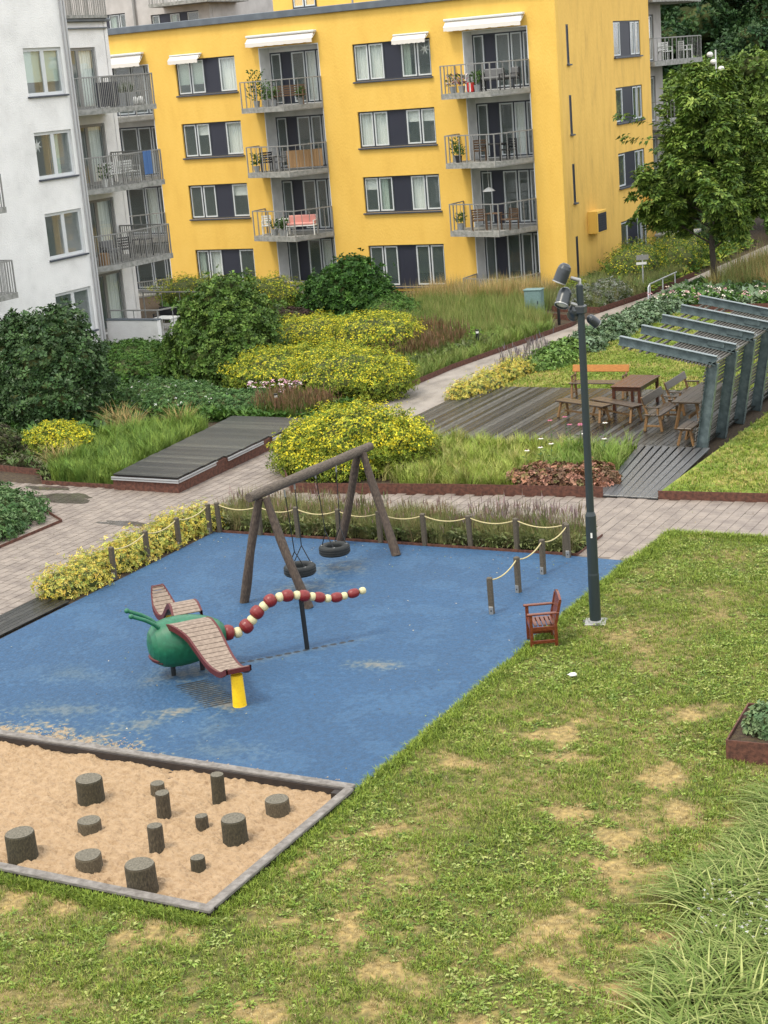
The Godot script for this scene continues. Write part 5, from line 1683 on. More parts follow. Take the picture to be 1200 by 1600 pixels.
func build_balcony_things() -> void:
	var g := [Color(0.04, 0.09, 0.02), Color(0.07, 0.14, 0.03), Color(0.10, 0.17, 0.05)]
	var fl := [Color(0.05, 0.1, 0.03), Color(0.6, 0.5, 0.5), Color(0.07, 0.13, 0.03), Color(0.5, 0.15, 0.2)]
	potted("tall leafy potted plant at the left of the upper middle balcony", Vector3(-40.2, 8.36, -63.5), 1.3, 0.5, 160, g)
	potted("bushy potted plant in the middle of the upper middle balcony", Vector3(-39.6, 8.36, -63.3), 0.8, 0.45, 120, g)
	seat("brown wicker sofa on the upper middle balcony", Vector3(-38.3, 8.36, -63.2), 0.2, "wicker", 1.5)
	seat("dark folding chair on the second floor middle balcony", Vector3(-39.9, 5.54, -63.4), 0.6, "dark furniture")
	seat("grey chair on the second floor middle balcony", Vector3(-39.1, 5.54, -63.3), -0.4, "grey cushion")
	var t := thing("privacy_screen", "beige cloth screen tied behind the second floor middle railing", "screen", Vector3(-37.9, 5.54, -62.95), -0.35)
	part(t, "cloth", curtain_mesh(1.6, 0.75), mats["tan board"], Vector3(-0.9, 0.12, 0.0), Basis(Vector3.UP, 0.72))
	seat("white sofa with pink cushions on the first floor middle balcony", Vector3(-38.2, 2.72, -63.1), 0.2, "white plastic", 1.35, "pink cushion")
	potted("small potted plant on the first floor middle balcony", Vector3(-39.7, 2.72, -63.2), 0.4, 0.25, 60, g)
	seat("white stool chair at the left of the first floor middle balcony", Vector3(-40.3, 2.72, -63.5), 0.5, "white plastic", 0.45)
	potted("flowering potted plant on the upper right balcony", Vector3(-30.3, 8.36, -63.1), 0.45, 0.3, 110, fl)
	potted("white flowering potted plant on the upper right balcony", Vector3(-29.8, 8.36, -62.9), 0.4, 0.28, 90, fl)
	t = thing("striped_bag", "red bag standing on the upper right balcony", "bag", Vector3(-29.35, 8.36, -62.8))
	pbox(t, "bag_body", Vector3(0, 0.2, 0), Vector3(0.3, 0.4, 0.16), mats["red cloth"], 0.04)
	pbox(t, "stripe", Vector3(0, 0.2, 0.083), Vector3(0.08, 0.36, 0.006), mats["white plastic"])
	seat("dark covered lounge chair on the upper right balcony", Vector3(-28.4, 8.36, -62.9), 0.0, "dark furniture", 0.9, "grey cushion")
	potted("low green potted plant on the second floor right balcony", Vector3(-30.2, 5.54, -63.0), 0.35, 0.35, 90, g, "dark furniture")
	side_table("dark table on the second floor right balcony", Vector3(-28.6, 5.54, -63.0), "dark furniture", 1.0)
	seat("dark chair on the second floor right balcony", Vector3(-28.0, 5.54, -63.2), -0.5, "dark furniture")
	seat("left wicker armchair on the first floor right balcony", Vector3(-29.4, 2.72, -62.9), 0.5, "wicker", 0.62)
	seat("right wicker armchair on the first floor right balcony", Vector3(-28.0, 2.72, -62.9), -0.5, "wicker", 0.62)
	side_table("wicker table between the armchairs of the first floor right balcony", Vector3(-28.7, 2.72, -62.9), "wicker", 0.6)
	t = thing("pendant_lamp", "white pendant lamp hanging over the first floor right balcony", "lamp", Vector3(-29.0, 4.3, -63.2))
	var b := Builder.new()
	b.lathe([Vector2(0.27, 0.0), Vector2(0.16, 0.09), Vector2(0.06, 0.15), Vector2(0.0, 0.16)], 20)
	part(t, "lamp_shade", b.commit(), mats["white plastic"])
	ptube(t, "cord", [Vector3(0, 0.15, 0), Vector3(0, 1.02, 0)], [0.008, 0.008], mats["white plastic"], 5)
	# bay of the white house
	for k in 2:
		t = thing("planter_box", ["grey planter box with grasses on the top white balcony", "second grey planter box nearer the corner of the top white balcony"][k], "planter", Vector3(-39.6, 8.96, -52.6 + 0.0 - k * 0.7), 0.0, "planter boxes on the top white balcony")
		pbox(t, "box", Vector3(0, 0.25, 0), Vector3(0.35, 0.5, 0.6), mats["pot grey"], 0.01)
		var f := Builder.new()
		for i in 70:
			f.col = [Color(0.07, 0.11, 0.04), Color(0.12, 0.15, 0.06), Color(0.4, 0.42, 0.36)][rng.randi() % 3]
			f.leaf(Vector3(rng.randf_range(-0.15, 0.15), 0.5, rng.randf_range(-0.28, 0.28)), Vector3(rng.randf_range(-0.6, 0.6), 1, rng.randf_range(-0.6, 0.6)).normalized(), Vector3.RIGHT, rng.randf_range(0.25, 0.5), 0.05)
		part(t, "foliage", f.commit(), mats["leaf"])
	for k in 2:
		b = Builder.new()
		b.ball(Vector3(0, 0.16, 0), Vector3(0.17, 0.17, 0.17), 16, 10)
		t = part(self, numbered("globe_light"), b.commit(), mats["white plastic"], Vector3(-39.45, 8.965, -53.45 - k * 0.4))
		tag(t, ["white ball light beside the planter boxes on the top white balcony", "white ball light at the far end of the top white balcony"][k], "ball light", "ball lights on the top white balcony")
	t = thing("dark_screen", "dark cloth screen behind the rail of the top white balcony", "screen", Vector3(-39.5, 8.96, -51.0))
	part(t, "cloth", curtain_mesh(1.35, 0.9), mats["navy panel"], Vector3(0.1, 0.05, -0.05), Basis(Vector3(0, 0, -1), Vector3.UP, Vector3(1, 0, 0)))
	seat("white lounge chair on the middle white balcony", Vector3(-40.0, 6.03, -52.4), 1.2, "white plastic", 0.7)
	seat("second white lounge chair on the middle white balcony", Vector3(-40.0, 6.03, -53.4), 1.4, "white plastic", 0.7)
	potted("green potted plant on the middle white balcony", Vector3(-39.7, 6.03, -51.3), 0.5, 0.3, 90, g, "white plastic")
	t = thing("blue_towel", "blue towel hung over the rail of the middle white balcony", "towel", Vector3(-38.97, 6.3, -53.2))
	part(t, "cloth", curtain_mesh(0.55, 0.9), mats["blue towel"], Vector3(0.03, 0.02, 0.3), Basis(Vector3(0, 0, -1), Vector3.UP, Vector3(1, 0, 0)))
	seat("dark grey chair on the lowest white balcony", Vector3(-40.0, 3.1, -52.5), 1.0, "dark furniture", 0.6)
	seat("grey cushioned chair on the lowest white balcony", Vector3(-39.9, 3.1, -51.4), 1.3, "grey cushion", 0.7, "grey cushion")
	side_table("dark table on the lowest white balcony", Vector3(-39.8, 3.1, -53.4), "dark furniture", 0.7)
	t = thing("cardboard_box", "tan box at the near end of the lowest white balcony", "box", Vector3(-39.75, 3.1, -50.75))
	pbox(t, "box_body", Vector3(0, 0.22, 0), Vector3(0.3, 0.44, 0.3), mats["tan board"], 0.01)
	pbox(t, "flap", Vector3(0, 0.447, 0.05), Vector3(0.3, 0.012, 0.2), mats["tan board"], 0.0, Basis(Vector3.RIGHT, 0.2))
	seat("left white chair on the far grey balcony", Vector3(-26.3, 8.9, -78.6), 0.8, "white plastic", 0.55)
	seat("right white chair on the far grey balcony", Vector3(-26.2, 8.9, -81.4), 2.4, "white plastic", 0.55)
	# more household things
	for e in [[-39.0, 8.36, -63.0, 0.5, 0.3, "leafy pot beside the wicker sofa on the upper middle balcony"], [-37.9, 8.36, -63.5, 0.4, 0.25, "small leafy pot at the right end of the upper middle balcony"], [-40.4, 5.54, -63.3, 0.5, 0.25, "small leafy pot at the left end of the second floor middle balcony"], [-39.1, 2.72, -62.9, 0.35, 0.25, "low leafy pot in the middle of the first floor middle balcony"], [-38.9, 2.72, -62.8, 0.5, 0.2, "slim leafy pot next to the sofa with pink cushions"], [-30.5, 5.54, -63.4, 0.7, 0.25, "tall leafy pot at the left end of the second floor right balcony"], [-30.4, 2.72, -63.2, 0.4, 0.25, "leafy pot at the left end of the first floor right balcony"], [-29.0, 8.36, -62.7, 0.5, 0.3, "leafy pot before the lounge chair on the upper right balcony"]]:
		potted(e[5], Vector3(e[0], e[1], e[2]), e[3], e[4], 90, g)
	side_table("grey table on the second floor middle balcony", Vector3(-39.5, 5.54, -63.2), "grey cushion", 0.6)
	side_table("white table on the first floor middle balcony", Vector3(-39.3, 2.72, -63.6), "white plastic", 0.55)
	side_table("dark table beside the lounge chair of the upper right balcony", Vector3(-29.2, 8.36, -63.2), "dark furniture", 0.6)
	seat("dark armchair at the right end of the upper right balcony", Vector3(-27.85, 8.36, -63.6), -0.6, "dark furniture", 0.55, "grey cushion")
	seat("pale chair behind the plants of the upper middle balcony", Vector3(-39.9, 8.36, -64.0), 0.3, "grey cushion", 0.5)
	seat("wicker chair at the back of the second floor right balcony", Vector3(-29.4, 5.54, -63.4), 0.4, "wicker", 0.55)
	# paper stars in two windows
	for s in [[Vector3(-39.78, 7.85, -47.72), PI * 0.5, "white paper star hanging in a window of the white house"], [Vector3(-32.15, 10.25, -64.45), 0.0, "white paper star hanging in a top window of the yellow house"]]:
		b = Builder.new()
		for q in 7:
			var a0 := TAU * q / 7.0
			var tip := Vector3(sin(a0), cos(a0), 0) * 0.27
			for e in [-1, 1]:
				var side := Vector3(sin(a0 + e * 0.449), cos(a0 + e * 0.449), 0) * 0.09
				for z in [-0.035, 0.035]:
					b.out_tri(Vector3(0, 0, z), tip, side, Vector3(0, 0, z))
		t = part(self, numbered("paper_star"), b.commit(), mats["white plastic"], s[0], Basis(Vector3.UP, s[1]))
		tag(t, s[2], "paper star", "paper stars in the windows")
	# terrace of the white house
	seat("dark sofa on the ground floor terrace of the white house", Vector3(-38.6, 0.12, -53.6), 0.0, "dark furniture", 2.2, "dark furniture")
	t = thing("terrace_table", "white garden table on the ground floor terrace", "table", Vector3(-38.2, 0.12, -52.2), 0.0, "tables on the balconies")
	pbox(t, "top", Vector3(0, 0.7, 0), Vector3(0.9, 0.04, 0.7), mats["white plastic"], 0.01)
	for sx in [-1, 1]:
		pbox(t, "leg", Vector3(sx * 0.38, 0.34, 0), Vector3(0.05, 0.68, 0.5), mats["white plastic"])


# ---------------------------------------------------------------- vegetation
func sprig(key: String, n: int, l: float, w: float, flat: float, sd: int) -> ArrayMesh:
	if not cache.has(key):
		var r := RandomNumberGenerator.new()
		r.seed = sd
		var b := Builder.new()
		for i in n:
			var g := TAU * i / n + r.randf_range(-0.5, 0.5)
			var up := r.randf_range(0.0, 1.0) * (1.0 - flat)
			var d := Vector3(cos(g), up * 1.6 - 0.15, sin(g)).normalized()
			var nn := (Vector3.UP + Vector3(r.randf_range(-0.5, 0.5), 0, r.randf_range(-0.5, 0.5))).normalized()
			if absf(nn.dot(d)) > 0.9:
				nn = Vector3(-d.z, 0.3, d.x).normalized()
			var f := r.randf_range(0.75, 1.2)
			b.leaf(d * l * 0.12 + Vector3.UP * r.randf_range(-0.3, 0.3) * l, d, nn, l * f, w * f)
		cache[key] = b.commit()
	return cache[key]


func tuft(key: String, n: int, h: float, lean: float, w: float, spread: float, sd: int, segs := 2) -> ArrayMesh:
	if not cache.has(key):
		var r := RandomNumberGenerator.new()
		r.seed = sd
		var b := Builder.new()
		for i in n:
			var g := r.randf() * TAU
			var d := Vector3(cos(g), 0, sin(g))
			var f := r.randf_range(0.85, 1.1)
			b.col = Color(f, f, f)
			b.blade(d.rotated(Vector3.UP, r.randf_range(-1.5, 1.5)) * spread * sqrt(r.randf()), d, h * r.randf_range(0.55, 1.1), lean * r.randf_range(0.3, 1.2), w * r.randf_range(0.7, 1.2), segs)
		cache[key] = b.commit()
	return cache[key]


# thin stems each with an elongated flower head; the whole takes the copy's colour, the stems stay greenish through vertex colour
func spikes(key: String, n: int, h: float, head: float, w: float, spread: float, sd: int, stem: Color) -> ArrayMesh:
	if not cache.has(key):
		var r := RandomNumberGenerator.new()
		r.seed = sd
		var b := Builder.new()
		for i in n:
			var g := r.randf() * TAU
			var p := Vector3(cos(g), 0, sin(g)) * spread * sqrt(r.randf())
			var top := p + Vector3(cos(g) * 0.14, 1, sin(g) * 0.14) * h * r.randf_range(0.7, 1.1)
			b.col = stem
			var s := Vector3(-sin(g), 0, cos(g)) * 0.004
			b.quad(p - s, p + s, top + s, top - s)
			b.col = Color.WHITE
			var m := top.lerp(p, head)
			for k in 2:
				var a := g + k * PI * 0.5
				var e := Vector3(cos(a), 0, sin(a)) * w
				var mid := top.lerp(m, 0.6)
				b.tri(m, mid + e, top)
				b.tri(m, top, mid - e)
		cache[key] = b.commit()
	return cache[key]


# many copies of a small mesh: a MultiMesh for masses at top level, one joined mesh for a part of a thing
func scatter(parent: Node3D, called: String, mesh: ArrayMesh, m: Material, xf: Array, cols: PackedColorArray) -> GeometryInstance3D:
	if parent != self:
		var arr := mesh.surface_get_arrays(0)
		var sv: PackedVector3Array = arr[Mesh.ARRAY_VERTEX]
		var sn: PackedVector3Array = arr[Mesh.ARRAY_NORMAL]
		var sc: PackedColorArray = arr[Mesh.ARRAY_COLOR]
		var v := PackedVector3Array()
		var n := PackedVector3Array()
		var c := PackedColorArray()
		var one := PackedColorArray()
		one.resize(sc.size())
		for i in xf.size():
			var t: Transform3D = xf[i]
			v.append_array(t * sv)
			n.append_array(Transform3D(t.basis.orthonormalized(), Vector3.ZERO) * sn)
			one.fill(cols[i])
			c.append_array(one)
		var out := []
		out.resize(Mesh.ARRAY_MAX)
		out[Mesh.ARRAY_VERTEX] = v
		out[Mesh.ARRAY_NORMAL] = n
		out[Mesh.ARRAY_COLOR] = c
		var am := ArrayMesh.new()
		am.add_surface_from_arrays(Mesh.PRIMITIVE_TRIANGLES, out)
		return part(parent, called, am, m)
	var mm := MultiMesh.new()
	mm.transform_format = MultiMesh.TRANSFORM_3D
	mm.use_colors = true
	mm.mesh = mesh
	mm.instance_count = xf.size()
	for i in xf.size():
		mm.set_instance_transform(i, xf[i])
		mm.set_instance_color(i, cols[i])
	var o := MultiMeshInstance3D.new()
	o.name = called
	o.multimesh = mm
	o.material_override = m
	parent.add_child(o, true)
	return o


func vary(c: Color, k: float) -> Color:
	var f := 1.0 + rng.randf_range(-k, k)
	return Color(c.r * f * (1.0 + rng.randf_range(-0.08, 0.08)), c.g * f, c.b * f * (1.0 + rng.randf_range(-0.1, 0.1)))


func aim(up: Vector3, scale: float) -> Basis:
	var y := up.normalized()
	var x := y.cross(Vector3(rng.randf_range(-1, 1), rng.randf_range(-1, 1), rng.randf_range(-1, 1)))
	if x.length() < 0.05:
		x = y.cross(Vector3.RIGHT)
	x = x.normalized()
	return Basis(x * scale, y * scale, x.cross(y) * scale)


# leaves over the skin of overlapping lobes; lobes are [centre, radii]
func foliage(parent: Node3D, called: String, lobes: Array, n: int, mesh: ArrayMesh, m: Material, cols: Array, size: float, amp := 0.22, skin := 0.3, low := -0.75, freq := 2.6) -> void:
	var weight := []
	var total := 0.0
	for l in lobes:
		var r: Vector3 = l[1]
		var a := pow((pow(r.x * r.y, 1.6) + pow(r.y * r.z, 1.6) + pow(r.x * r.z, 1.6)) / 3.0, 1.0 / 1.6)
		total += a
		weight.append(total)
	var xf := []
	var tint := PackedColorArray()
	var tries := 0
	while xf.size() < n and tries < n * 3:
		tries += 1
		var pick := rng.randf() * total
		var k := 0
		while weight[k] < pick:
			k += 1
		var c: Vector3 = lobes[k][0]
		var r: Vector3 = lobes[k][1]
		var d := Vector3(rng.randfn(), rng.randfn(), rng.randfn()).normalized()
		if d.y < low:
			continue
		var f := 1.0 + amp * lump.get_noise_3dv((d * freq + c) * 10.0)
		if rng.randf() < 0.07:
			f *= rng.randf_range(1.0, 1.0 + amp * 0.35)   # shoots that stick out of the outline
		var p := c + d * r * f * (1.0 - skin * pow(rng.randf(), 1.6))
		if p.y < 0.0:
			continue
		var inside := false
		for q in lobes.size():
			if q != k and ((p - lobes[q][0]) / lobes[q][1]).length() < 0.72:
				inside = true
		if inside:
			continue
		var up := (d / r * minf(r.x, r.z) + Vector3(rng.randf_range(-0.6, 0.6), rng.randf_range(0.0, 0.9), rng.randf_range(-0.6, 0.6)))
		xf.append(Transform3D(aim(up, size * rng.randf_range(0.55, 1.45)), p))
		tint.append(vary(cols[rng.randi() % cols.size()], 0.22))
	scatter(parent, called, mesh, m, xf, tint)


func core(parent: Node3D, lobes: Array, m: Material, amp := 0.22, freq := 2.6, f := 0.74) -> void:
	var b := Builder.new()
	for l in lobes:
		b.ball(l[0], l[1] * f, 18, 12, Basis.IDENTITY, lump, amp, freq)
	part(parent, "inner_twigs", b.commit(), m)


func shrub(called: String, label: String, at: Vector3, lobes: Array, n: int, mesh: ArrayMesh, cols: Array, size: float, group := "", twig := "twigs", m := "leaf", amp := 0.22) -> Node3D:
	var t := thing(called, label, "shrub", at, 0.0, group)
	core(t, lobes, mats[twig], amp)
	foliage(t, "foliage", lobes, n, mesh, mats[m], cols, size, amp)
	return t


func blossoms(t: Node3D, lobes: Array, n: int, cols: Array, size: float, low := 0.1) -> void:
	foliage(t, "blossoms", lobes, n, sprig("blossom", 5, 0.5, 0.42, 0.85, 40), mats["petal"], cols, size, 0.4, 0.04, low)


const NTH := ["first", "second", "third", "fourth", "fifth", "sixth", "seventh", "eighth", "ninth", "tenth", "eleventh", "twelfth", "thirteenth", "fourteenth", "fifteenth"]
const DARK := [Color(0.03, 0.062, 0.02), Color(0.045, 0.09, 0.028), Color(0.065, 0.12, 0.04), Color(0.04, 0.075, 0.028)]
const MID := [Color(0.045, 0.105, 0.018), Color(0.07, 0.15, 0.025), Color(0.10, 0.19, 0.035), Color(0.055, 0.12, 0.025)]
const LIME := [Color(0.15, 0.21, 0.02), Color(0.21, 0.265, 0.03), Color(0.09, 0.14, 0.02), Color(0.29, 0.32, 0.04)]
const FLOWER_YELLOW := [Color(0.70, 0.60, 0.03), Color(0.78, 0.69, 0.05), Color(0.64, 0.58, 0.04), Color(0.5, 0.5, 0.05)]
const GOLD := [Color(0.34, 0.37, 0.07), Color(0.55, 0.45, 0.07), Color(0.62, 0.54, 0.14), Color(0.42, 0.41, 0.09), Color(0.52, 0.37, 0.07), Color(0.27, 0.31, 0.08)]
const SAGE := [Color(0.11, 0.17, 0.09), Color(0.16, 0.22, 0.13), Color(0.20, 0.27, 0.17), Color(0.08, 0.13, 0.06)]
const STRAW := [Color(0.36, 0.25, 0.10), Color(0.45, 0.33, 0.15), Color(0.30, 0.22, 0.09), Color(0.25, 0.21, 0.08)]
const RUST := [Color(0.26, 0.15, 0.09), Color(0.30, 0.19, 0.11), Color(0.21, 0.13, 0.08), Color(0.19, 0.17, 0.07)]


func build_shrubs() -> void:
	var broad := sprig("broad sprig", 6, 0.5, 0.30, 0.3, 21)
	var small := sprig("small sprig", 7, 0.5, 0.26, 0.2, 22)
	var tiny := sprig("tiny sprig", 5, 0.55, 0.26, 0.1, 23)
	shrub("dark_shrub", "large dark green shrub against the white building", Vector3(-32.6, 0, -38.4), [[Vector3(0, 1.3, 0), Vector3(1.7, 1.6, 1.7)], [Vector3(0.9, 0.7, 0.8), Vector3(1.0, 0.9, 1.0)], [Vector3(-1.2, 1.5, 0.3), Vector3(1.2, 1.4, 1.2)], [Vector3(-2.7, 1.2, -0.2), Vector3(1.5, 1.5, 1.4)], [Vector3(0.2, 2.45, -0.3), Vector3(0.85, 0.95, 0.9)], [Vector3(-0.9, 2.5, 0), Vector3(0.8, 0.75, 0.8)], [Vector3(1.1, 1.7, 0.2), Vector3(0.75, 0.8, 0.8)], [Vector3(0.2, 0.6, 1.3), Vector3(1.2, 0.8, 0.8)], [Vector3(-1.8, 0.6, 1.2), Vector3(1.2, 0.8, 0.8)]], 8200, broad, DARK, 0.24, "", "twigs", "glossy leaf", 0.6)
	shrub("green_shrub", "large fresh green shrub between the white terrace and yellow hedge", Vector3(-30.45, 0, -45.0), [[Vector3(0, 1.3, 0), Vector3(1.6, 1.55, 1.6)], [Vector3(-1.0, 0.9, 0.4), Vector3(1.1, 1.1, 1.1)], [Vector3(1.0, 0.9, 0.5), Vector3(1.1, 1.15, 1.1)], [Vector3(0.1, 2.5, 0), Vector3(0.95, 0.9, 1.0)], [Vector3(-0.8, 2.1, 0.2), Vector3(0.8, 0.8, 0.8)], [Vector3(1.0, 1.9, 0.3), Vector3(0.75, 0.75, 0.8)], [Vector3(0.1, 0.6, 1.3), Vector3(1.3, 0.85, 0.7)]], 7600, broad, [Color(0.06, 0.115, 0.02), Color(0.085, 0.155, 0.028), Color(0.125, 0.20, 0.04), Color(0.05, 0.09, 0.022)], 0.23, "", "twigs", "leaf", 0.6)
	shrub("round_shrub", "round green shrub in front of the yellow building windows", Vector3(-33.0, 0, -57.8), [[Vector3(0, 0.9, 0), Vector3(1.5, 1.15, 1.4)], [Vector3(1.0, 0.6, 0.3), Vector3(1.1, 0.8, 1.0)], [Vector3(-1.0, 0.7, 0.3), Vector3(1.1, 0.85, 1.0)], [Vector3(0.2, 1.75, 0), Vector3(0.8, 0.6, 0.8)]], 3800, broad, [Color(0.04, 0.10, 0.018), Color(0.06, 0.14, 0.022), Color(0.03, 0.075, 0.016)], 0.24, "", "twigs", "leaf", 0.6)
	# clipped shrubs with yellow flowers
	var potentilla := [
		["large yellow flowering hedge mound beside the log swing", Vector3(-19.9, 0, -34.3), [[Vector3(0.2, 0.66, 0), Vector3(1.65, 0.95, 1.2)], [Vector3(-1.05, 0.45, 0.3), Vector3(0.9, 0.72, 1.0)], [Vector3(1.2, 0.5, -0.2), Vector3(0.9, 0.72, 1.0)], [Vector3(-0.2, 0.25, 0.7), Vector3(1.4, 0.5, 0.8)]], 6200, 4200],
		["wide yellow flowering hedge by the far side of the upper path", Vector3(-25.6, 0, -42.6), [[Vector3(-1.6, 0.62, -0.2), Vector3(1.75, 0.78, 1.5)], [Vector3(1.1, 0.6, 0.1), Vector3(2.0, 0.82, 1.6)], [Vector3(-0.3, 0.75, -0.6), Vector3(1.8, 0.72, 1.3)], [Vector3(2.2, 0.5, 0.2), Vector3(1.0, 0.65, 1.2)]], 7200, 3300],
		["rear yellow flowering hedge behind the wide one", Vector3(-28.0, 0, -48.4), [[Vector3(-1.3, 0.7, 0), Vector3(1.8, 0.82, 1.5)], [Vector3(1.1, 0.7, 0.0), Vector3(1.8, 0.86, 1.6)]], 5200, 3000],
		["small yellow flowering shrub at the left edge of the planting", Vector3(-29.1, 0, -34.2), [[Vector3(0, 0.42, 0), Vector3(0.95, 0.5, 0.75)], [Vector3(0.5, 0.35, 0.2), Vector3(0.6, 0.42, 0.6)]], 1800, 1300],
		["yellow flowering shrub left of the round shrub below the windows", Vector3(-36.9, 0, -57.8), [[Vector3(0, 0.7, 0), Vector3(1.8, 0.95, 1.2)], [Vector3(-2.0, 0.55, 0.2), Vector3(1.5, 0.75, 1.0)]], 2600, 800],
		["yellow flowering shrub at the foot of the yellow facade near the terrace", Vector3(-42.0, 0, -60.0), [[Vector3(0, 0.6, 0), Vector3(2.4, 0.85, 1.1)], [Vector3(2.4, 0.5, 0.4), Vector3(1.6, 0.7, 0.9)]], 2400, 700],
		["nearer yellow green shrub along the yellow side wall", Vector3(-24.0, 0, -66.6), [[Vector3(0, 0.6, 0), Vector3(1.3, 0.85, 1.7)], [Vector3(-0.3, 0.6, -1.8), Vector3(1.3, 0.95, 1.4)]], 2400, 500],
		["farther yellow green shrub along the yellow side wall", Vector3(-23.3, 0, -70.6), [[Vector3(0, 0.6, 0), Vector3(1.3, 0.95, 1.9)], [Vector3(0.4, 0.5, 1.6), Vector3(1.0, 0.8, 1.0)]], 2300, 300]]
	for p in potentilla:
		var t := shrub("yellow_flower_shrub", p[0], p[1], p[2], int(p[3] * 1.5), tiny, LIME if p[4] > 600 else MID + LIME, 0.10, "clipped yellow flowering shrubs", "twigs", "leaf", 0.4)
		blossoms(t, p[2], int(p[4] * 1.9), FLOWER_YELLOW, 0.045, 0.15 if p[4] > 600 else -0.1)
	# low ground covers and mounds: [label, at, lobes, leaves, colours, size]
	var covers := [
		["mound of dark green ground cover in the bed at the left edge", Vector3(-26.6, 0, -28.0), [[Vector3(0, 0.1, 0), Vector3(1.7, 0.6, 1.5)], [Vector3(-1.6, 0.1, -1.0), Vector3(1.5, 0.6, 1.2)], [Vector3(1.0, 0.1, 1.2), Vector3(1.0, 0.5, 1.2)]], 3600, [Color(0.05, 0.11, 0.035), Color(0.08, 0.15, 0.05), Color(0.12, 0.19, 0.08)], 0.17],
		["dark low ground cover in front of the white terrace wall", Vector3(-36.2, 0, -46.6), [[Vector3(0, 0.1, 0), Vector3(2.6, 0.7, 2.6)], [Vector3(1.6, 0.1, 1.6), Vector3(1.8, 0.6, 1.7)], [Vector3(1.8, 0.1, -1.4), Vector3(1.7, 0.65, 1.5)]], 4200, MID, 0.18],
		["light green ground cover mound behind the low platform", Vector3(-28.2, 0, -40.4), [[Vector3(-0.9, 0.05, 0), Vector3(1.7, 0.6, 1.3)], [Vector3(1.2, 0.05, 0.1), Vector3(1.5, 0.55, 1.2)]], 3400, [Color(0.08, 0.16, 0.05), Color(0.11, 0.20, 0.06), Color(0.06, 0.12, 0.04)], 0.14],
		["light green ground cover between the two big shrubs", Vector3(-30.8, 0, -41.4), [[Vector3(0, 0.05, 0), Vector3(1.8, 0.55, 1.4)]], 1700, [Color(0.08, 0.16, 0.05), Color(0.11, 0.20, 0.06), Color(0.06, 0.12, 0.04)], 0.14],
		["dark hedge at the left edge before the big dark shrub", Vector3(-31.4, 0, -33.8), [[Vector3(0, 0.3, 0), Vector3(1.1, 0.62, 0.9)], [Vector3(-1.6, 0.3, 0), Vector3(1.3, 0.65, 0.9)]], 1900, [Color(0.06, 0.085, 0.03), Color(0.09, 0.12, 0.04), Color(0.07, 0.06, 0.04)], 0.15],
		["low dark purple hedge between yellow shrubs below the windows", Vector3(-34.2, 0, -54.4), [[Vector3(0, 0.3, 0), Vector3(1.7, 0.6, 0.8)]], 1100, [Color(0.045, 0.025, 0.022), Color(0.06, 0.035, 0.028), Color(0.04, 0.03, 0.02)], 0.15],
		["green mound right of the round shrub", Vector3(-30.4, 0, -56.6), [[Vector3(0, 0.3, 0), Vector3(1.1, 0.65, 1.2)], [Vector3(0.9, 0.2, 1.0), Vector3(1.0, 0.5, 0.9)]], 1300, MID, 0.17],
		["grey green lavender mound by the steel edging near the yellow corner", Vector3(-22.9, 0, -60.6), [[Vector3(0, 0.2, 0), Vector3(0.75, 0.75, 1.4)], [Vector3(-0.6, 0.2, 1.2), Vector3(0.9, 0.65, 0.9)]], 1500, [Color(0.16, 0.18, 0.13), Color(0.22, 0.23, 0.20), Color(0.10, 0.13, 0.06)], 0.13],
		["dark green shrub at the far end of the side wall bed", Vector3(-24.4, 0, -75.6), [[Vector3(0, 0.8, 0), Vector3(1.3, 1.1, 1.3)]], 1200, DARK, 0.22],
		["dark green shrub beyond the street tree", Vector3(-17.6, 0, -73.0), [[Vector3(0, 1.0, 0), Vector3(1.9, 1.5, 1.7)], [Vector3(2.0, 1.0, 0.3), Vector3(1.8, 1.4, 1.5)]], 2200, DARK, 0.24],
		["green shrub behind the far path bend", Vector3(-20.2, 0, -80.5), [[Vector3(0, 1.2, 0), Vector3(2.0, 1.7, 1.8)]], 1700, MID, 0.26],
		["small ivy mound beside the yellow side wall foot", Vector3(-25.2, 0, -62.6), [[Vector3(0, 0.1, 0), Vector3(0.9, 0.5, 0.9)]], 700, LIME, 0.15],
		["bright green mound in the middle of the far grass bed", Vector3(-25.2, 0, -51.6), [[Vector3(0, 0.1, 0), Vector3(1.0, 0.5, 0.9)]], 900, [Color(0.14, 0.26, 0.03), Color(0.18, 0.3, 0.04), Color(0.1, 0.2, 0.03)], 0.15]]
	for c in covers:
		var t := shrub("ground_cover", c[0], c[1], c[2], c[3], small, c[4], c[5], "low ground cover plants")
		if c[0].begins_with("light green"):
			blossoms(t, c[2], 60, [Color(0.7, 0.7, 0.66)], 0.07, 0.3)
	# golden leaved plants left of the rubber and beside the deck
	var k := 0
	for z in [-23.85, -24.45, -25.05, -25.6, -26.15, -26.7, -27.2, -27.75, -28.2, -28.75]:
		var x := -20.78 + 0.12 * sin(k * 2.3)
		golden(Vector3(x, 0, z), 0.52 + 0.08 * sin(k * 1.7), "%s golden leaved plant from the dark boards left of the blue rubber" % NTH[k], "golden plants left of the rubber")
		k += 1
	for z in [-42.3, -43.0, -43.8, -44.6, -45.4, -46.1, -46.8]:
		golden(Vector3(-20.65 + 0.1 * sin(k * 2.3), 0, z), 0.56 + 0.1 * sin(k * 1.7), "%s golden leaved plant from the deck corner along the upper path" % NTH[k - 10], "golden plants beside the deck")
		k += 1
	# hostas and other broad leaved plants along the far lawn
	var hosta := sprig("hosta sprig", 6, 0.6, 0.42, 0.45, 31)
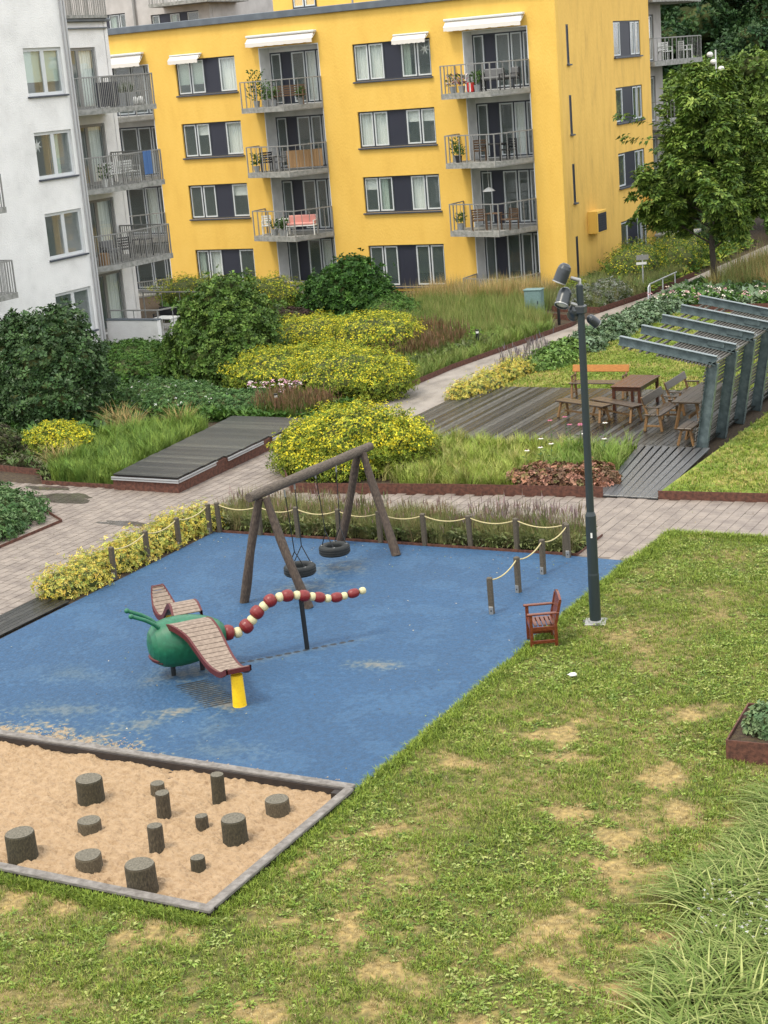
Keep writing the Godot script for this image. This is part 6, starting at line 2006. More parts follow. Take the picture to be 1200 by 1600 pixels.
	for i in 15:
		var z := -47.0 - i * 0.78
		var x := -20.15 + 0.022 * i + 0.2 * sin(i * 1.9)
		var cols := [Color(0.13, 0.22, 0.05), Color(0.18, 0.28, 0.07), Color(0.09, 0.16, 0.04)] if i < 4 else SAGE
		shrub("hosta_plant", "%s broad leaved plant along the far lawn, counted from the golden plants" % NTH[i], Vector3(x, 0, z), [[Vector3(0, 0.08, 0), Vector3(0.62, 0.5, 0.55)]], 230, hosta, cols, 0.2, "broad leaved plants along the far lawn", "twigs", "leaf", 0.3)
	# brown leaved plants in front of the ramp
	var heu := sprig("coral sprig", 6, 0.5, 0.46, 0.5, 33)
	for i in 13:
		var x := -15.0 + 0.33 * (i % 7) + 0.12 * sin(i * 3.1)
		var z := -33.35 - 0.65 * (i / 7) + 0.1 * sin(i * 2.1) - 0.15 * (i % 7) * 0.6
		shrub("coral_bells", "%s brown leaved plant from the left in the %s row beside the ramp" % [NTH[i % 7], "front" if i < 7 else "rear"], Vector3(x, 0, z), [[Vector3(0, 0.06, 0), Vector3(0.32, 0.33, 0.32)]], 110, heu, [Color(0.17, 0.085, 0.055), Color(0.26, 0.13, 0.085), Color(0.12, 0.07, 0.04), Color(0.34, 0.18, 0.12), Color(0.15, 0.13, 0.05)], 0.15, "brown leaved plants beside the ramp", "dry twigs", "leaf", 0.3)
	# plants of the steel planter
	for p in [[-5.75, -20.7, 0.3], [-5.1, -21.1, 0.34], [-4.6, -20.8, 0.3]]:
		shrub("planter_plant", "%s leafy plant growing in the rusty planter at the right edge" % ("left" if p[0] < -5.5 else ("middle" if p[0] < -4.8 else "right")), Vector3(p[0], 0.28, p[1]), [[Vector3(0, 0.1, 0), Vector3(0.33, p[2], 0.3)]], 130, hosta, [Color(0.07, 0.13, 0.05), Color(0.11, 0.18, 0.08), Color(0.16, 0.22, 0.10)], 0.13, "plants in the rusty planter")


func golden(at: Vector3, r: float, label: String, group: String) -> void:
	var lobes := [[Vector3(0, 0.14, 0), Vector3(r, 0.42, r * 0.9)]]
	var t := thing("golden_plant", label, "plant", at, 0.0, group)
	core(t, lobes, mats["twigs"], 0.3, 2.6, 0.66)
	foliage(t, "foliage", lobes, 800, sprig("golden sprig", 6, 0.5, 0.24, 0.3, 24), mats["leaf"], GOLD, 0.082, 0.6, 0.45)


# a mass of plants nobody could count, filling a polygon
func field(called: String, label: String, category: String, area: Array, n: int, mesh: ArrayMesh, m: String, cols: Array, lo: float, hi: float, y := 0.0, clump := 0.0) -> void:
	var pg := poly(area)
	var box := Rect2(pg[0], Vector2.ZERO)
	for p in pg:
		box = box.expand(p)
	var xf := []
	var tint := PackedColorArray()
	var tries := 0
	while xf.size() < n and tries < n * 8:
		tries += 1
		var p := Vector2(rng.randf_range(box.position.x, box.end.x), rng.randf_range(box.position.y, box.end.y))
		if not Geometry2D.is_point_in_polygon(p, pg):
			continue
		var q := patchy.get_noise_2d(p.x * 4.0 + n, p.y * 4.0)
		if clump > 0.0 and q < rng.randf_range(-0.5, 0.3) * clump:
			continue
		var s := rng.randf_range(lo, hi) * (1.0 + 0.5 * q)
		var tilt := Vector3(rng.randf_range(-0.18, 0.18), 1, rng.randf_range(-0.18, 0.18))
		xf.append(Transform3D(aim(tilt, s), Vector3(p.x, y * (1.0 + rng.randf_range(-0.3, 0.25)), p.y)))
		tint.append(vary(cols[rng.randi() % cols.size()], 0.2))
	var o := scatter(self, numbered(called), mesh, mats[m], xf, tint)
	tag(o, label, category, "", "stuff")


func build_perennials() -> void:
	var long_tuft := tuft("long tuft", 16, 1.0, 0.55, 0.022, 0.16, 51, 3)
	var fine_tuft := tuft("fine tuft", 22, 1.0, 0.35, 0.014, 0.14, 52, 2)
	var leaf_mix := sprig("mix sprig", 6, 0.9, 0.3, -0.2, 53)
	var stem := Color(0.45, 0.75, 0.3)
	var rod := spikes("spike tuft", 9, 1.0, 0.35, 0.03, 0.2, 54, stem)
	var thin_rod := spikes("thin spike tuft", 6, 1.0, 0.28, 0.014, 0.2, 55, stem)
	# bed between the rubber and the paving
	var front := [[-20.0, -28.75], [-11.85, -28.85], [-11.85, -29.85], [-16.0, -30.1], [-19.6, -30.2], [-20.9, -29.6]]
	field("perennial_leaves", "green perennial leaves filling the bed behind the long rope fence", "plants", front, 3600, leaf_mix, "leaf", [Color(0.12, 0.16, 0.055), Color(0.17, 0.20, 0.07), Color(0.22, 0.24, 0.10), Color(0.14, 0.15, 0.07)], 0.14, 0.26, 0.12)
	field("perennial_grass", "fine grass stems in the bed behind the long rope fence", "plants", front, 1500, fine_tuft, "grass blade", [Color(0.16, 0.19, 0.06), Color(0.23, 0.23, 0.09), Color(0.28, 0.22, 0.11)], 0.4, 0.68)
	field("perennial_spikes", "rust and purple flower spikes above the bed behind the long rope fence", "flowers", front, 210, thin_rod, "leaf", [Color(0.26, 0.17, 0.12), Color(0.30, 0.2, 0.2), Color(0.24, 0.20, 0.10), Color(0.18, 0.20, 0.08)], 0.45, 0.72, 0.0, 0.6)
	field("purple_spikes", "mauve flower spikes at the right end of the bed by the paving", "flowers", [[-14.6, -29.2], [-12.0, -29.2], [-12.0, -29.9], [-14.6, -30.0]], 70, thin_rod, "leaf", [Color(0.34, 0.25, 0.24), Color(0.38, 0.28, 0.29), Color(0.28, 0.22, 0.16)], 0.6, 0.85)
	# lush grass in the bed before the deck
	field("fountain_grass", "lush light green long grass in the bed before the deck", "grass", [[-18.6, -33.3], [-17.2, -32.65], [-14.9, -32.95], [-14.9, -36.9], [-19.0, -37.0], [-19.2, -36.0], [-17.9, -34.9]], 1900, long_tuft, "grass blade", [Color(0.19, 0.26, 0.035), Color(0.25, 0.32, 0.055), Color(0.33, 0.37, 0.08), Color(0.15, 0.20, 0.03), Color(0.36, 0.34, 0.12)], 0.36, 0.6)
	field("fountain_grass", "tufts of light green grass between the coneflowers and the ramp", "grass", [[-14.9, -34.6], [-13.2, -34.9], [-13.5, -36.9], [-14.9, -36.9]], 320, long_tuft, "grass blade", [Color(0.13, 0.22, 0.03), Color(0.18, 0.28, 0.05), Color(0.22, 0.27, 0.08)], 0.4, 0.7)
	# coneflowers
	var spots := [[-15.4, -36.4, 0.9, 0], [-15.1, -36.6, 0.95, 0], [-14.75, -36.0, 0.9, 0], [-14.6, -36.2, 0.85, 0], [-14.5, -36.1, 0.92, 0], [-15.2, -35.2, 0.72, 1], [-15.0, -34.7, 0.65, 1], [-14.8, -34.9, 0.7, 1], [-15.3, -34.5, 0.6, 1], [-14.2, -35.6, 0.8, 1], [-13.85, -35.9, 1.0, 1], [-13.7, -35.5, 0.72, 1], [-14.0, -35.2, 0.6, 1]]
	var along := func(s): return (0.873 * s[0] - 0.487 * s[1]) / (-0.487 * s[0] - 0.873 * s[1])
	spots.sort_custom(func(a, b): return along.call(a) < along.call(b))
	var seen := [0, 0]
	for s in spots:
		var pink: bool = s[3] == 0
		var nth: String = NTH[seen[s[3]]]
		seen[s[3]] += 1
		var t := thing("coneflower", ("%s pink coneflower from the left before the deck edge" if pink else "%s white coneflower from the left among the grass before the deck") % nth, "flower", Vector3(s[0], 0, s[1]), rng.randf() * TAU, "pink coneflowers before the deck" if pink else "white coneflowers before the deck")
		ptube(t, "stem", [Vector3(0, 0, 0), Vector3(0.02, s[2] * 0.5, 0.01), Vector3(0.04, s[2], 0.0)], [0.007, 0.006, 0.005], plain("flower stem", Color(0.25, 0.35, 0.14), 0.8), 5)
		var b := Builder.new()
		for q in 11:
			var g := TAU * q / 11.0
			b.leaf(Vector3(0.04, s[2], 0), Vector3(cos(g), -0.15, sin(g)).normalized(), Vector3.UP, 0.075, 0.035, 0.05)
		part(t, "petals", b.commit(), plain("pink petal", Color(0.72, 0.42, 0.52), 0.8) if pink else plain("white petal", Color(0.84, 0.83, 0.80), 0.8))
		var c := Builder.new()
		c.ball(Vector3(0.04, s[2] + 0.008, 0), Vector3(0.022, 0.018, 0.022), 8, 6)
		part(t, "flower_centre", c.commit(), plain("flower eye", Color(0.35, 0.22, 0.08), 0.9))
		var lf := Builder.new()
		for q in 5:
			var g := q * 2.4
			lf.leaf(Vector3(0.01, s[2] * (0.15 + 0.13 * q), 0), Vector3(cos(g), 0.35, sin(g)).normalized(), Vector3.UP, 0.16, 0.05)
		part(t, "leaves", lf.commit(), plain("flower leaf", Color(0.24, 0.36, 0.12), 0.7))
	# grasses round the platform and the left beds
	field("long_green_grass", "long green grass along the back of the low platform", "grass", [[-28.2, -32.6], [-27.2, -31.6], [-25.3, -31.5], [-26.4, -37.5], [-27.6, -38.2], [-29.0, -36.0]], 1900, long_tuft, "grass blade", [Color(0.11, 0.19, 0.03), Color(0.15, 0.24, 0.04), Color(0.20, 0.28, 0.05), Color(0.09, 0.15, 0.03)], 0.4, 0.7)
	for f in [[-28.7, -36.9, "left of the two tan feather grasses behind the platform"], [-27.4, -37.6, "right of the two tan feather grasses behind the platform"], [-28.1, -32.9, "tan feather grass beside the small yellow shrub"], [-29.6, -37.5, "tan feather grass nearest the big dark shrub"]]:
		var t := thing("feather_grass", f[2], "grass", Vector3(f[0], 0, f[1]), 0.0, "tan feather grasses")
		part(t, "blades", tuft("feather blades", 170, 0.72, 0.9, 0.012, 0.34, 61, 4), mats["blade green"] if mats.has("blade green") else plain("blade green", Color(0.36, 0.43, 0.17), 0.7))
		part(t, "plumes", tuft("feather plumes", 95, 0.98, 0.75, 0.02, 0.34, 62, 5), plain("plume tan", Color(0.56, 0.48, 0.30), 0.9))
	field("rust_perennials", "reddish brown flower spikes behind the low platform", "flowers", [[-26.0, -39.2], [-24.2, -38.8], [-23.6, -40.2], [-25.6, -40.9]], 260, thin_rod, "leaf", RUST, 0.6, 0.85)
	field("pink_flowers", "pink flowers in front of the wide yellow hedge", "flowers", [[-27.2, -40.6], [-25.4, -40.9], [-25.2, -41.4], [-27.2, -41.2]], 50, sprig("blossom", 5, 0.5, 0.42, 0.85, 40), "petal", [Color(0.62, 0.33, 0.45), Color(0.7, 0.45, 0.55), Color(0.7, 0.66, 0.66)], 0.13, 0.2, 0.62)
	field("border_leaves", "mixed green leaves between the wide yellow hedge and the low platform", "plants", [[-29.0, -38.6], [-23.5, -38.8], [-23.5, -41.0], [-29.5, -41.6]], 1300, leaf_mix, "leaf", MID, 0.2, 0.35, 0.08)
	field("border_leaves", "mixed green leaves under the large shrubs before the buildings", "plants", [[-38.5, -36.0], [-31.0, -32.8], [-29.0, -38.0], [-30.5, -44.0], [-33.0, -52.0], [-39.0, -49.0]], 4200, leaf_mix, "leaf", DARK + MID, 0.22, 0.42, 0.06)
	field("border_leaves", "low leaves behind the steel edging at the left edge", "plants", [[-40.0, -34.6], [-40.0, -32.75], [-29.7, -32.55], [-28.3, -32.35], [-27.5, -31.5], [-27.3, -32.6], [-29.0, -34.4]], 900, leaf_mix, "leaf", [Color(0.07, 0.11, 0.03), Color(0.11, 0.16, 0.045), Color(0.10, 0.10, 0.05)], 0.14, 0.28, 0.06)
	# far meadow like bed right of the hedges
	field("meadow_grass", "green grass along the steel edging of the far bed", "grass", [[-25.6, -43.0], [-23.4, -43.2], [-23.35, -46.9], [-22.6, -54.5], [-24.6, -52.5], [-25.4, -46.6]], 1500, long_tuft, "grass blade", [Color(0.13, 0.20, 0.04), Color(0.18, 0.25, 0.05), Color(0.21, 0.24, 0.07)], 0.4, 0.65)
	field("rust_perennials", "wide band of reddish brown flower spikes in the far bed", "flowers", [[-26.4, -47.0], [-24.6, -47.4], [-24.2, -50.6], [-26.2, -51.8], [-27.4, -50.4]], 700, thin_rod, "leaf", RUST, 0.7, 1.0)
	field("perennial_leaves", "dull green leaves below the reddish brown spikes in the far bed", "plants", [[-26.4, -46.6], [-24.2, -46.8], [-23.6, -51.5], [-26.4, -52.0], [-27.6, -50.4]], 1100, leaf_mix, "leaf", [Color(0.09, 0.12, 0.05), Color(0.14, 0.16, 0.07)], 0.25, 0.4, 0.1)
	field("meadow_grass", "yellowing tall grass in the upper part of the far bed", "grass", [[-29.5, -51.5], [-24.6, -51.0], [-23.0, -55.0], [-24.4, -57.0], [-25.8, -61.5], [-31.0, -60.8]], 2900, fine_tuft, "grass blade", [Color(0.16, 0.22, 0.05), Color(0.22, 0.26, 0.07), Color(0.29, 0.27, 0.10), Color(0.13, 0.19, 0.04)], 0.55, 0.85)
	field("tan_grass", "tan dry grass at the foot of the yellow facade", "grass", [[-31.2, -59.6], [-26.2, -60.0], [-25.4, -62.4], [-31.0, -61.6]], 700, fine_tuft, "grass blade", [Color(0.44, 0.30, 0.12), Color(0.50, 0.36, 0.17), Color(0.28, 0.27, 0.09)], 0.8, 1.15)
	field("border_leaves", "green leaves round the feet of the shrubs below the yellow facade", "plants", [[-41.0, -56.0], [-30.0, -52.5], [-29.0, -57.0], [-30.5, -61.5], [-46.0, -63.0]], 3000, leaf_mix, "leaf", MID, 0.25, 0.45, 0.06)
	field("meadow_grass", "mixed grass of the bed below the yellow corner", "grass", [[-25.6, -58.8], [-22.6, -58.6], [-21.9, -63.0], [-22.0, -68.0], [-25.6, -66.0]], 1300, fine_tuft, "grass blade", [Color(0.13, 0.18, 0.05), Color(0.19, 0.22, 0.08), Color(0.25, 0.24, 0.1)], 0.5, 0.8)
	field("border_leaves", "green leaves under the shrubs along the yellow side wall", "plants", [[-26.0, -62.5], [-21.9, -62.5], [-21.8, -78.0], [-26.0, -78.0]], 1500, leaf_mix, "leaf", MID + LIME, 0.25, 0.45, 0.1)
	# bed beyond the far lawn, right of the path
	field("tan_grass", "tan ornamental grass beyond the far lawn at the right edge", "grass", [[-19.6, -62.5], [-10.0, -62.0], [-9.0, -68.0], [-19.6, -69.5]], 1500, fine_tuft, "grass blade", [Color(0.42, 0.29, 0.12), Color(0.36, 0.30, 0.12), Color(0.24, 0.25, 0.08), Color(0.17, 0.22, 0.06)], 0.8, 1.4)
	field("border_leaves", "green plants behind the steel edging of the far lawn", "plants", [[-20.6, -58.4], [-12.0, -59.2], [-10.0, -63.0], [-20.4, -64.0]], 2200, leaf_mix, "leaf", SAGE + MID, 0.28, 0.5, 0.15)
	field("pink_flowers", "pink and white flowers at the end of the far lawn", "flowers", [[-20.8, -57.6], [-15.0, -59.0], [-15.0, -61.5], [-20.6, -60.2]], 90, sprig("blossom", 5, 0.5, 0.42, 0.85, 40), "petal", [Color(0.6, 0.33, 0.36), Color(0.66, 0.55, 0.5), Color(0.5, 0.25, 0.3), Color(0.7, 0.66, 0.6)], 0.13, 0.22, 0.55)
	field("lavender_spikes", "slender grey mauve spikes between the golden plants and hostas", "flowers", [[-21.2, -45.6], [-20.3, -45.4], [-20.4, -48.6], [-21.1, -48.6]], 34, thin_rod, "leaf", [Color(0.2, 0.17, 0.2), Color(0.26, 0.22, 0.22)], 0.7, 1.1)
	field("path_weeds", "wild leaves between the path and the deck corner", "plants", [[-21.3, -37.4], [-20.95, -37.4], [-20.95, -33.4], [-21.3, -33.4]], 90, leaf_mix, "leaf", MID, 0.1, 0.2, 0.05)


func branch(b: Builder, leaves: Array, p: Vector3, d: Vector3, l: float, r: float, level: int, rg: RandomNumberGenerator, lift: float) -> void:
	var pts := [p]
	var rad := [r]
	var q := p
	var dir := d.normalized()
	var n := 5 if level > 0 else 4
	for i in n:
		dir = (dir + Vector3(rg.randf_range(-0.18, 0.18), lift * 0.27 + rg.randf_range(-0.1, 0.1), rg.randf_range(-0.18, 0.18))).normalized()
		q += dir * l / n
		pts.append(q)
		rad.append(r * (1.0 - 0.8 * (i + 1) / n))
		if level > 0 and i >= 1:
			for k in (2 if level == 2 else 3):
				var side := dir.cross(Vector3(rg.randf_range(-1, 1), rg.randf_range(-0.3, 1), rg.randf_range(-1, 1))).normalized()
				branch(b, leaves, q, (dir * 0.7 + side * 0.8).normalized(), l * rg.randf_range(0.35, 0.55), r * (1.0 - 0.8 * (i + 1) / n) * 0.6, level - 1, rg, lift)
		if level < 2 and i >= 1:
			leaves.append([q, dir])
			leaves.append([q - dir * l / n * 0.5, dir])
	b.tube(pts, rad, 5 if level < 2 else 7, false)


func build_trees() -> void:
	# street tree by the upper path
	var rg := RandomNumberGenerator.new()
	rg.seed = 77
	var t := thing("street_tree", "young leafy street tree standing by the upper path", "tree", Vector3(-19.5, 0, -63.3))
	ptube(t, "trunk", [Vector3(0, -0.03, 0), Vector3(0.03, 0.8, 0), Vector3(-0.02, 1.8, 0.03), Vector3(0.03, 3.2, 0.0), Vector3(-0.05, 5.0, 0.05), Vector3(0.0, 6.6, 0)], [0.16, 0.125, 0.115, 0.10, 0.065, 0.02], mats["bark"], 12)
	var b := Builder.new()
	var leaves := []
	for i in 25:
		var f := i / 24.0
		var y := 1.7 + 4.6 * f
		var g := i * 2.39996 + 0.4
		var el := lerpf(0.25, 1.5, f * f)
		var l := lerpf(2.45, 1.5, f) * (0.8 if f < 0.12 else 1.0) * rg.randf_range(0.85, 1.12)
		branch(b, leaves, Vector3(0, y, 0), Vector3(cos(g), el, sin(g)), l, lerpf(0.045, 0.025, f), 2, rg, 0.55)
	# the long low branch that reaches left in front of the facade
	branch(b, leaves, Vector3(0, 2.6, 0), Vector3(-1.0, 0.3, 0.15), 3.0, 0.03, 1, rg, 0.1)
	branch(b, leaves, Vector3(0, 4.4, 0), Vector3(-1.0, 0.42, 0.1), 3.1, 0.03, 1, rg, 0.15)
	part(t, "branches", b.commit(), mats["bark"])
	var xf := []
	var tint := PackedColorArray()
	var cols := [Color(0.065, 0.12, 0.02), Color(0.105, 0.175, 0.028), Color(0.155, 0.235, 0.04), Color(0.23, 0.31, 0.065), Color(0.05, 0.09, 0.018)]
	for lf in leaves:
		for k in 2:
			var p: Vector3 = lf[0] + Vector3(rng.randf_range(-0.1, 0.1), rng.randf_range(-0.12, 0.06), rng.randf_range(-0.1, 0.1))
			xf.append(Transform3D(aim(lf[1] * 0.5 + Vector3(rng.randf_range(-0.4, 0.4), 0.5, rng.randf_range(-0.4, 0.4)), rng.randf_range(0.75, 1.25)), p))
			tint.append(vary(cols[rng.randi() % cols.size()], 0.2))
	scatter(t, "crown", sprig("cherry sprig", 5, 0.22, 0.105, 0.75, 71), mats["leaf"], xf, tint)
	# trees behind: [label, x, z, height, crown radius, colours, leaves, group]
	var bright := [Color(0.11, 0.18, 0.03), Color(0.16, 0.24, 0.045), Color(0.08, 0.13, 0.025)]
	var deep := [Color(0.022, 0.055, 0.02), Color(0.035, 0.075, 0.025), Color(0.045, 0.095, 0.028)]
	var list := [
		["bright green tree left of the street lamp globes", -28.0, -88.5, 9.3, 3.0, bright, 2600],
		["bright green tree behind the street tree crown", -25.0, -87.0, 9.4, 2.9, bright, 2600],
		["bright green tree at the right picture edge behind the street tree", -22.0, -85.0, 8.6, 2.9, bright, 2600],
		["green tree right of the picture edge behind the street tree", -16.0, -82.0, 8.0, 3.2, bright, 2400],
		["green tree close behind the street tree on the right", -17.2, -70.5, 5.6, 2.0, MID, 2000],
		["dark forest tree at the top right, leftmost of the wood", -40.5, -118.0, 19.0, 4.6, deep, 3000],
		["dark forest tree with a bare trunk at the top right", -35.8, -112.0, 20.0, 4.2, deep, 3000],
		["dark forest tree in the middle of the top right wood", -32.4, -116.0, 19.0, 4.4, deep, 3000],
		["dark forest tree at the top right corner", -28.2, -113.0, 18.0, 4.6, deep, 3000],
		["dark low forest tree below the top right corner", -30.0, -104.0, 11.0, 3.6, deep, 2600],
		["dark forest tree beyond the right picture edge", -23.0, -112.0, 18.0, 5.0, deep, 2600],
		["dark low forest tree behind the bright green trees", -35.0, -103.0, 11.5, 3.4, deep, 2600],
		["dark low forest tree behind the street lamp", -25.5, -101.0, 10.5, 3.6, deep, 2600],
		["bright green tree peeping over the roof beside the brick house", -66.3, -102.0, 16.0, 2.6, bright, 1800]]
	var big := sprig("far sprig", 7, 0.5, 0.3, 0.3, 72)
	for e in list:
		var h: float = e[3]
		var r: float = e[4]
		var o := thing("background_tree", e[0], "tree", Vector3(e[1], 0, e[2]), 0.0, "trees behind the buildings")
		ptube(o, "trunk", [Vector3(0, -0.03, 0), Vector3(0.1, h * 0.35, 0), Vector3(0, h * 0.8, 0.1)], [0.028 * h, 0.02 * h, 0.005 * h], mats["bark"], 9)
		var lobes := []
		for k in 9:
			var g := k * 2.4
			var f := k / 8.0
			var rr := r * (0.62 - 0.22 * f)
			lobes.append([Vector3(cos(g) * r * 0.55 * (1.0 - 0.5 * f), h * lerpf(0.36, 0.86, f), sin(g) * r * 0.55 * (1.0 - 0.5 * f)), Vector3(rr, rr * 0.85, rr)])
		core(o, lobes, mats["twigs"], 0.5, 2.6, 0.6)
		foliage(o, "crown", lobes, e[6], big, mats["leaf"], e[5], 0.55 if h > 10.0 else 0.4, 0.5, 0.55, -0.7)


func build_front_grasses() -> void:
	# striped ornamental grass filling the lower right corner
	var kinds := []
	for k in 3:
		var r := RandomNumberGenerator.new()
		r.seed = 300 + k
		var b := Builder.new()
		for i in 200:
			var g := r.randf() * TAU * 0.6 + (2.6 if r.randf() < 0.7 else 0.0)
			var d := Vector3(cos(g), 0, sin(g))
			var base := d.rotated(Vector3.UP, r.randf_range(-2.0, 2.0)) * 0.34 * sqrt(r.randf())
			var hue := r.randf()
			b.col = Color(0.12, 0.17, 0.035).lerp(Color(0.36, 0.38, 0.14), hue * hue)
			if r.randf() < 0.35:
				b.col = Color(0.10, 0.15, 0.03)
			b.blade(base, d, r.randf_range(0.30, 0.56), r.randf_range(0.7, 1.6), r.randf_range(0.016, 0.028), 6, 1.2)
		kinds.append(b.commit())
	var spots := [[-5.35, -19.0], [-4.9, -18.6], [-5.3, -18.3], [-4.75, -17.9], [-5.35, -17.6], [-4.9, -17.2], [-5.45, -17.0], [-4.4, -17.5], [-5.0, -16.6], [-4.4, -16.7], [-5.5, -16.3], [-4.9, -15.9], [-4.3, -16.0], [-5.2, -15.4], [-4.6, -15.2], [-4.0, -15.4], [-5.35, -14.8], [-4.8, -14.5], [-4.2, -14.6], [-5.1, -14.0], [-4.5, -13.8], [-3.9, -14.0], [-4.9, -13.3], [-4.2, -13.1], [-3.5, -13.5], [-3.7, -14.8], [-3.8, -16.2], [-4.1, -18.4], [-4.5, -19.2], [-3.6, -17.2], [-5.2, -12.8], [-4.5, -12.3], [-3.1, -14.3], [-3.2, -15.6], [-3.0, -16.8], [-2.9, -18.0], [-3.4, -18.8], [-2.6, -13.4], [-2.5, -15.0], [-2.4, -16.4], [-3.7, -12.2], [-2.9, -12.4]]
	var k := 0
	for s in spots:
		var t := thing("ornamental_grass", "pale striped ornamental grass clump in the lower right corner", "grass", Vector3(s[0] + 0.25, 0, s[1]), 0.5 * sin(k * 1.3), "striped grass clumps in the lower right corner")
		var sc := 1.0 + 0.18 * sin(k * 2.7)
		part(t, "blades", kinds[k % 3], mats["grass blade"], Vector3.ZERO, Basis.IDENTITY.scaled(Vector3.ONE * sc))
		k += 1
	field("small_asters", "small pale flowers among the striped grass in the corner", "flowers", [[-5.3, -16.3], [-4.2, -16.3], [-4.0, -14.9], [-5.0, -14.9]], 70, sprig("blossom", 5, 0.5, 0.42, 0.85, 40), "petal", [Color(0.46, 0.45, 0.42), Color(0.36, 0.36, 0.32)], 0.025, 0.042, 0.42)


func build_lawn_grass() -> void:
	var view := poly([[-15.2, -13.95], [-10.63, -14.0], [-10.7, -17.6], [-10.65, -28.5], [-10.5, -30.55], [-4.5, -30.8], [-0.8, -20.0], [0.2, -14.2], [-1.5, -10.5], [-7.6, -10.4], [-11.5, -9.6], [-16.0, -10.8]])
	var green := [Color(0.14, 0.205, 0.022), Color(0.18, 0.25, 0.03), Color(0.23, 0.295, 0.045), Color(0.10, 0.15, 0.022), Color(0.28, 0.30, 0.075)]
	var straw := [Color(0.42, 0.33, 0.16), Color(0.35, 0.27, 0.13), Color(0.48, 0.39, 0.20), Color(0.27, 0.21, 0.09)]
	var xf := []
	var tint := PackedColorArray()
	var wxf := []
	var wtint := PackedColorArray()
	var n := 122000
	var tries := 0
	while xf.size() < n and tries < n * 4:
		tries += 1
		var x := rng.randf_range(-16.0, 0.2)
		var z := rng.randf_range(-30.8, -9.6)
		if not Geometry2D.is_point_in_polygon(Vector2(x, z), view):
			continue
		var d := dryness(x, z)
		var dry := rng.randf() < d * 1.1 - 0.12
		if d > 0.75 and rng.randf() < 0.35:
			continue
		var c: Color = straw[rng.randi() % 4] if dry else green[rng.randi() % 5]
		var s := rng.randf_range(0.7, 1.3) * (0.6 if dry else 1.0) * (1.0 + 0.5 * patchy.get_noise_2d(x * 2.0, z * 2.0 + 30.0))
		xf.append(Transform3D(aim(Vector3(rng.randf_range(-0.25, 0.25), 1, rng.randf_range(-0.25, 0.25)), s), Vector3(x, 0.012, z)))
		tint.append(vary(c, 0.18))
		var weedy := patchy.get_noise_2d(x * 1.1 + 200.0, z * 1.1) + 0.25 * fine.get_noise_2d(x, z)
		if not dry and weedy > rng.randf_range(-0.35, 0.4) and rng.randf() < 0.34:
			wxf.append(Transform3D(aim(Vector3(rng.randf_range(-0.15, 0.15), 1, rng.randf_range(-0.15, 0.15)), rng.randf_range(0.6, 1.35)), Vector3(x + 0.03, 0.03, z + 0.02)))
			wtint.append(vary([Color(0.16, 0.235, 0.035), Color(0.23, 0.30, 0.06), Color(0.11, 0.17, 0.03), Color(0.31, 0.35, 0.11)][rng.randi() % 4], 0.2))
	var o := scatter(self, "lawn_grass", tuft("lawn tuft", 7, 0.075, 0.75, 0.008, 0.055, 81, 2), mats["grass blade"], xf, tint)
	tag(o, "short mown grass blades of the lawn, green with straw patches", "grass", "", "stuff")
	o = scatter(self, "lawn_weeds", sprig("weed rosette", 6, 0.066, 0.026, 0.6, 82), mats["leaf"], wxf, wtint)
	tag(o, "broad leaved weeds and clover growing in the lawn", "weeds", "", "stuff")
	# longer grass along the edges
	var ex := []
	var et := PackedColorArray()
	for i in 5200:
		var x := 0.0
		var z := 0.0
		var pick := rng.randf()
		if pick < 0.45:
			x = -10.62 + absf(rng.randfn()) * 0.12
			z = rng.randf_range(-28.6, -14.1)
		elif pick < 0.7:
			x = rng.randf_range(-15.2, -10.6)
			z = -13.98 + absf(rng.randfn()) * 0.12
		elif pick < 0.9:
			x = rng.randf_range(-10.4, -4.6)
			z = -30.6 + absf(rng.randfn()) * 0.2
		else:
			x = -10.48 + absf(rng.randfn()) * 0.15
			z = rng.randf_range(-30.5, -28.5)
		ex.append(Transform3D(aim(Vector3(rng.randf_range(-0.3, 0.3), 1, rng.randf_range(-0.3, 0.3)), rng.randf_range(0.9, 1.9)), Vector3(x, 0.012, z)))
		et.append(vary(green[rng.randi() % 4], 0.18))
	o = scatter(self, "edge_grass", tuft("lawn tuft", 7, 0.075, 0.75, 0.008, 0.055, 81, 2), mats["grass blade"], ex, et)
	tag(o, "longer ragged grass along the edges of the lawn", "grass", "", "stuff")
	# far lawns
	var fx := []
	var ft := PackedColorArray()
	var right := poly([[-11.4, -33.2], [-7.0, -33.7], [-7.0, -46.0], [-10.9, -46.0], [-11.3, -43.9], [-11.35, -37.26]])
	var back := poly([[-20.2, -44.0], [-11.0, -44.0], [-9.0, -46.5], [-9.0, -56.0], [-19.2, -57.6], [-19.5, -52.0]])
	tries = 0
	while fx.size() < 26000 and tries < 160000:
		tries += 1
		var p := Vector2(rng.randf_range(-20.2, -7.0), rng.randf_range(-57.6, -33.2))
		var y := -1.0
		if Geometry2D.is_point_in_polygon(p, right):
			y = 0.118
		elif Geometry2D.is_point_in_polygon(p, back):
			y = 0.048
		if y < 0.0:
			continue
		var d := clampf(0.25 + 0.9 * patchy.get_noise_2d(p.x * 0.9, p.y * 1.6), 0.0, 1.0)
		if y > 0.1:
			d = maxf(dryness(p.x, p.y) * 0.8, d * 0.6)
		var c: Color = Color(0.42, 0.35, 0.13) if rng.randf() < d * 0.9 - 0.15 else green[rng.randi() % 5]
		fx.append(Transform3D(aim(Vector3(rng.randf_range(-0.25, 0.25), 1, rng.randf_range(-0.25, 0.25)), rng.randf_range(0.8, 1.4)), Vector3(p.x, y, p.y)))
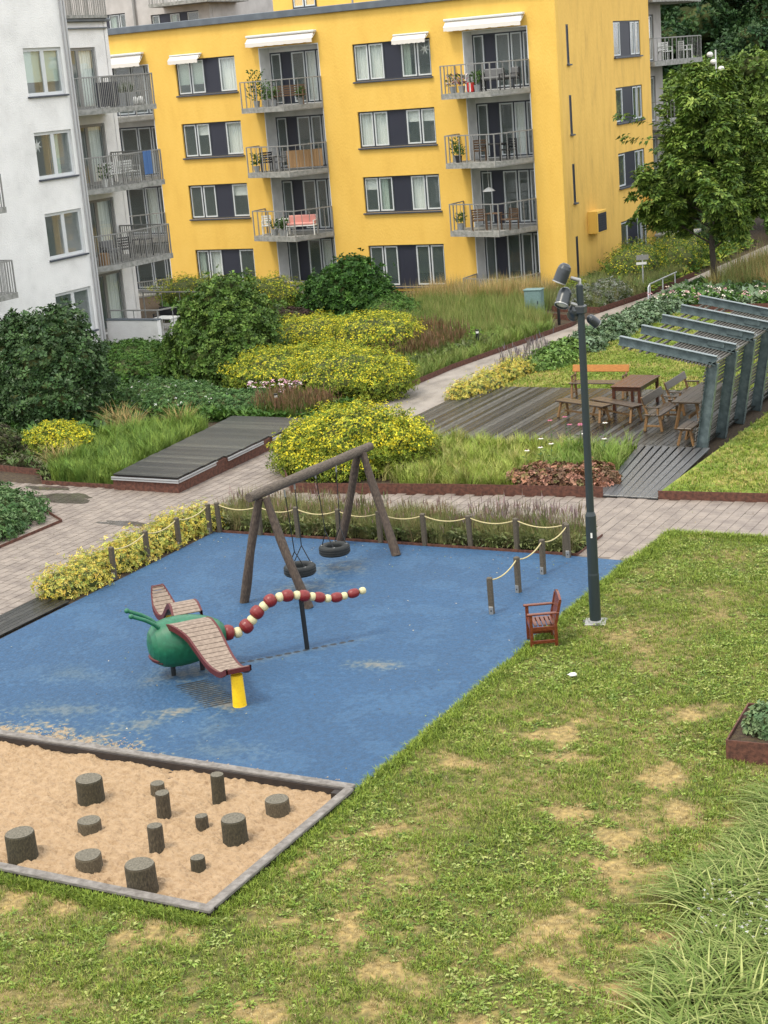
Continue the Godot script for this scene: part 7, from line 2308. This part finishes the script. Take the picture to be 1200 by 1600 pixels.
		ft.append(vary(c, 0.15))
	o = scatter(self, "lawn_grass_beyond", tuft("far lawn tuft", 8, 0.075, 0.75, 0.014, 0.08, 83, 2), mats["grass blade"], fx, ft)
	tag(o, "short mown grass of the lawns round the deck and pergola", "grass", "", "stuff")


func build_litter() -> void:
	# fallen leaves and crumbs on the rubber and the paving
	var xf := []
	var tint := PackedColorArray()
	for i in 420:
		var x := rng.randf_range(-20.0, -10.8)
		var z := rng.randf_range(-28.4, -17.8)
		var y := 0.013
		if i % 3 == 0:
			x = rng.randf_range(-24.3, -21.4) if i % 2 == 0 else rng.randf_range(-20.0, -7.5)
			z = rng.randf_range(-31.2, -24.0) if i % 2 == 0 else rng.randf_range(-32.4, -30.9)
			y = 0.01
		elif i % 3 == 1:
			z = -28.3 + absf(rng.randfn()) * 0.5
		xf.append(Transform3D(aim(Vector3(rng.randf_range(-0.2, 0.2), 1, rng.randf_range(-0.2, 0.2)), rng.randf_range(0.4, 1.0)), Vector3(x, y, z)))
		tint.append(vary([Color(0.30, 0.24, 0.10), Color(0.16, 0.11, 0.06), Color(0.20, 0.25, 0.07), Color(0.5, 0.45, 0.36)][rng.randi() % 4], 0.2))
	var o := scatter(self, "fallen_leaves", sprig("fallen leaf", 1, 0.05, 0.03, 0.95, 91), mats["leaf"], xf, tint)
	tag(o, "tiny fallen leaves and crumbs on the rubber and the paving", "leaves", "", "stuff")
	# spilled sand grains and small stones along the back timber of the sandpit
	xf = []
	tint = PackedColorArray()
	for i in 1500:
		var x := rng.randf_range(-17.2, -11.0)
		var z := -17.68 - absf(rng.randfn()) * (0.22 if x < -14.5 else 0.09)
		xf.append(Transform3D(aim(Vector3.UP, rng.randf_range(0.5, 1.3)), Vector3(x, 0.012, z)))
		tint.append(vary(Color(0.42, 0.31, 0.20), 0.2))
	o = scatter(self, "spilled_sand", sprig("sand crumb", 4, 0.02, 0.02, 0.9, 92), mats["leaf"], xf, tint)
	tag(o, "sand spilled over the back timber onto the blue rubber", "sand", "", "stuff")
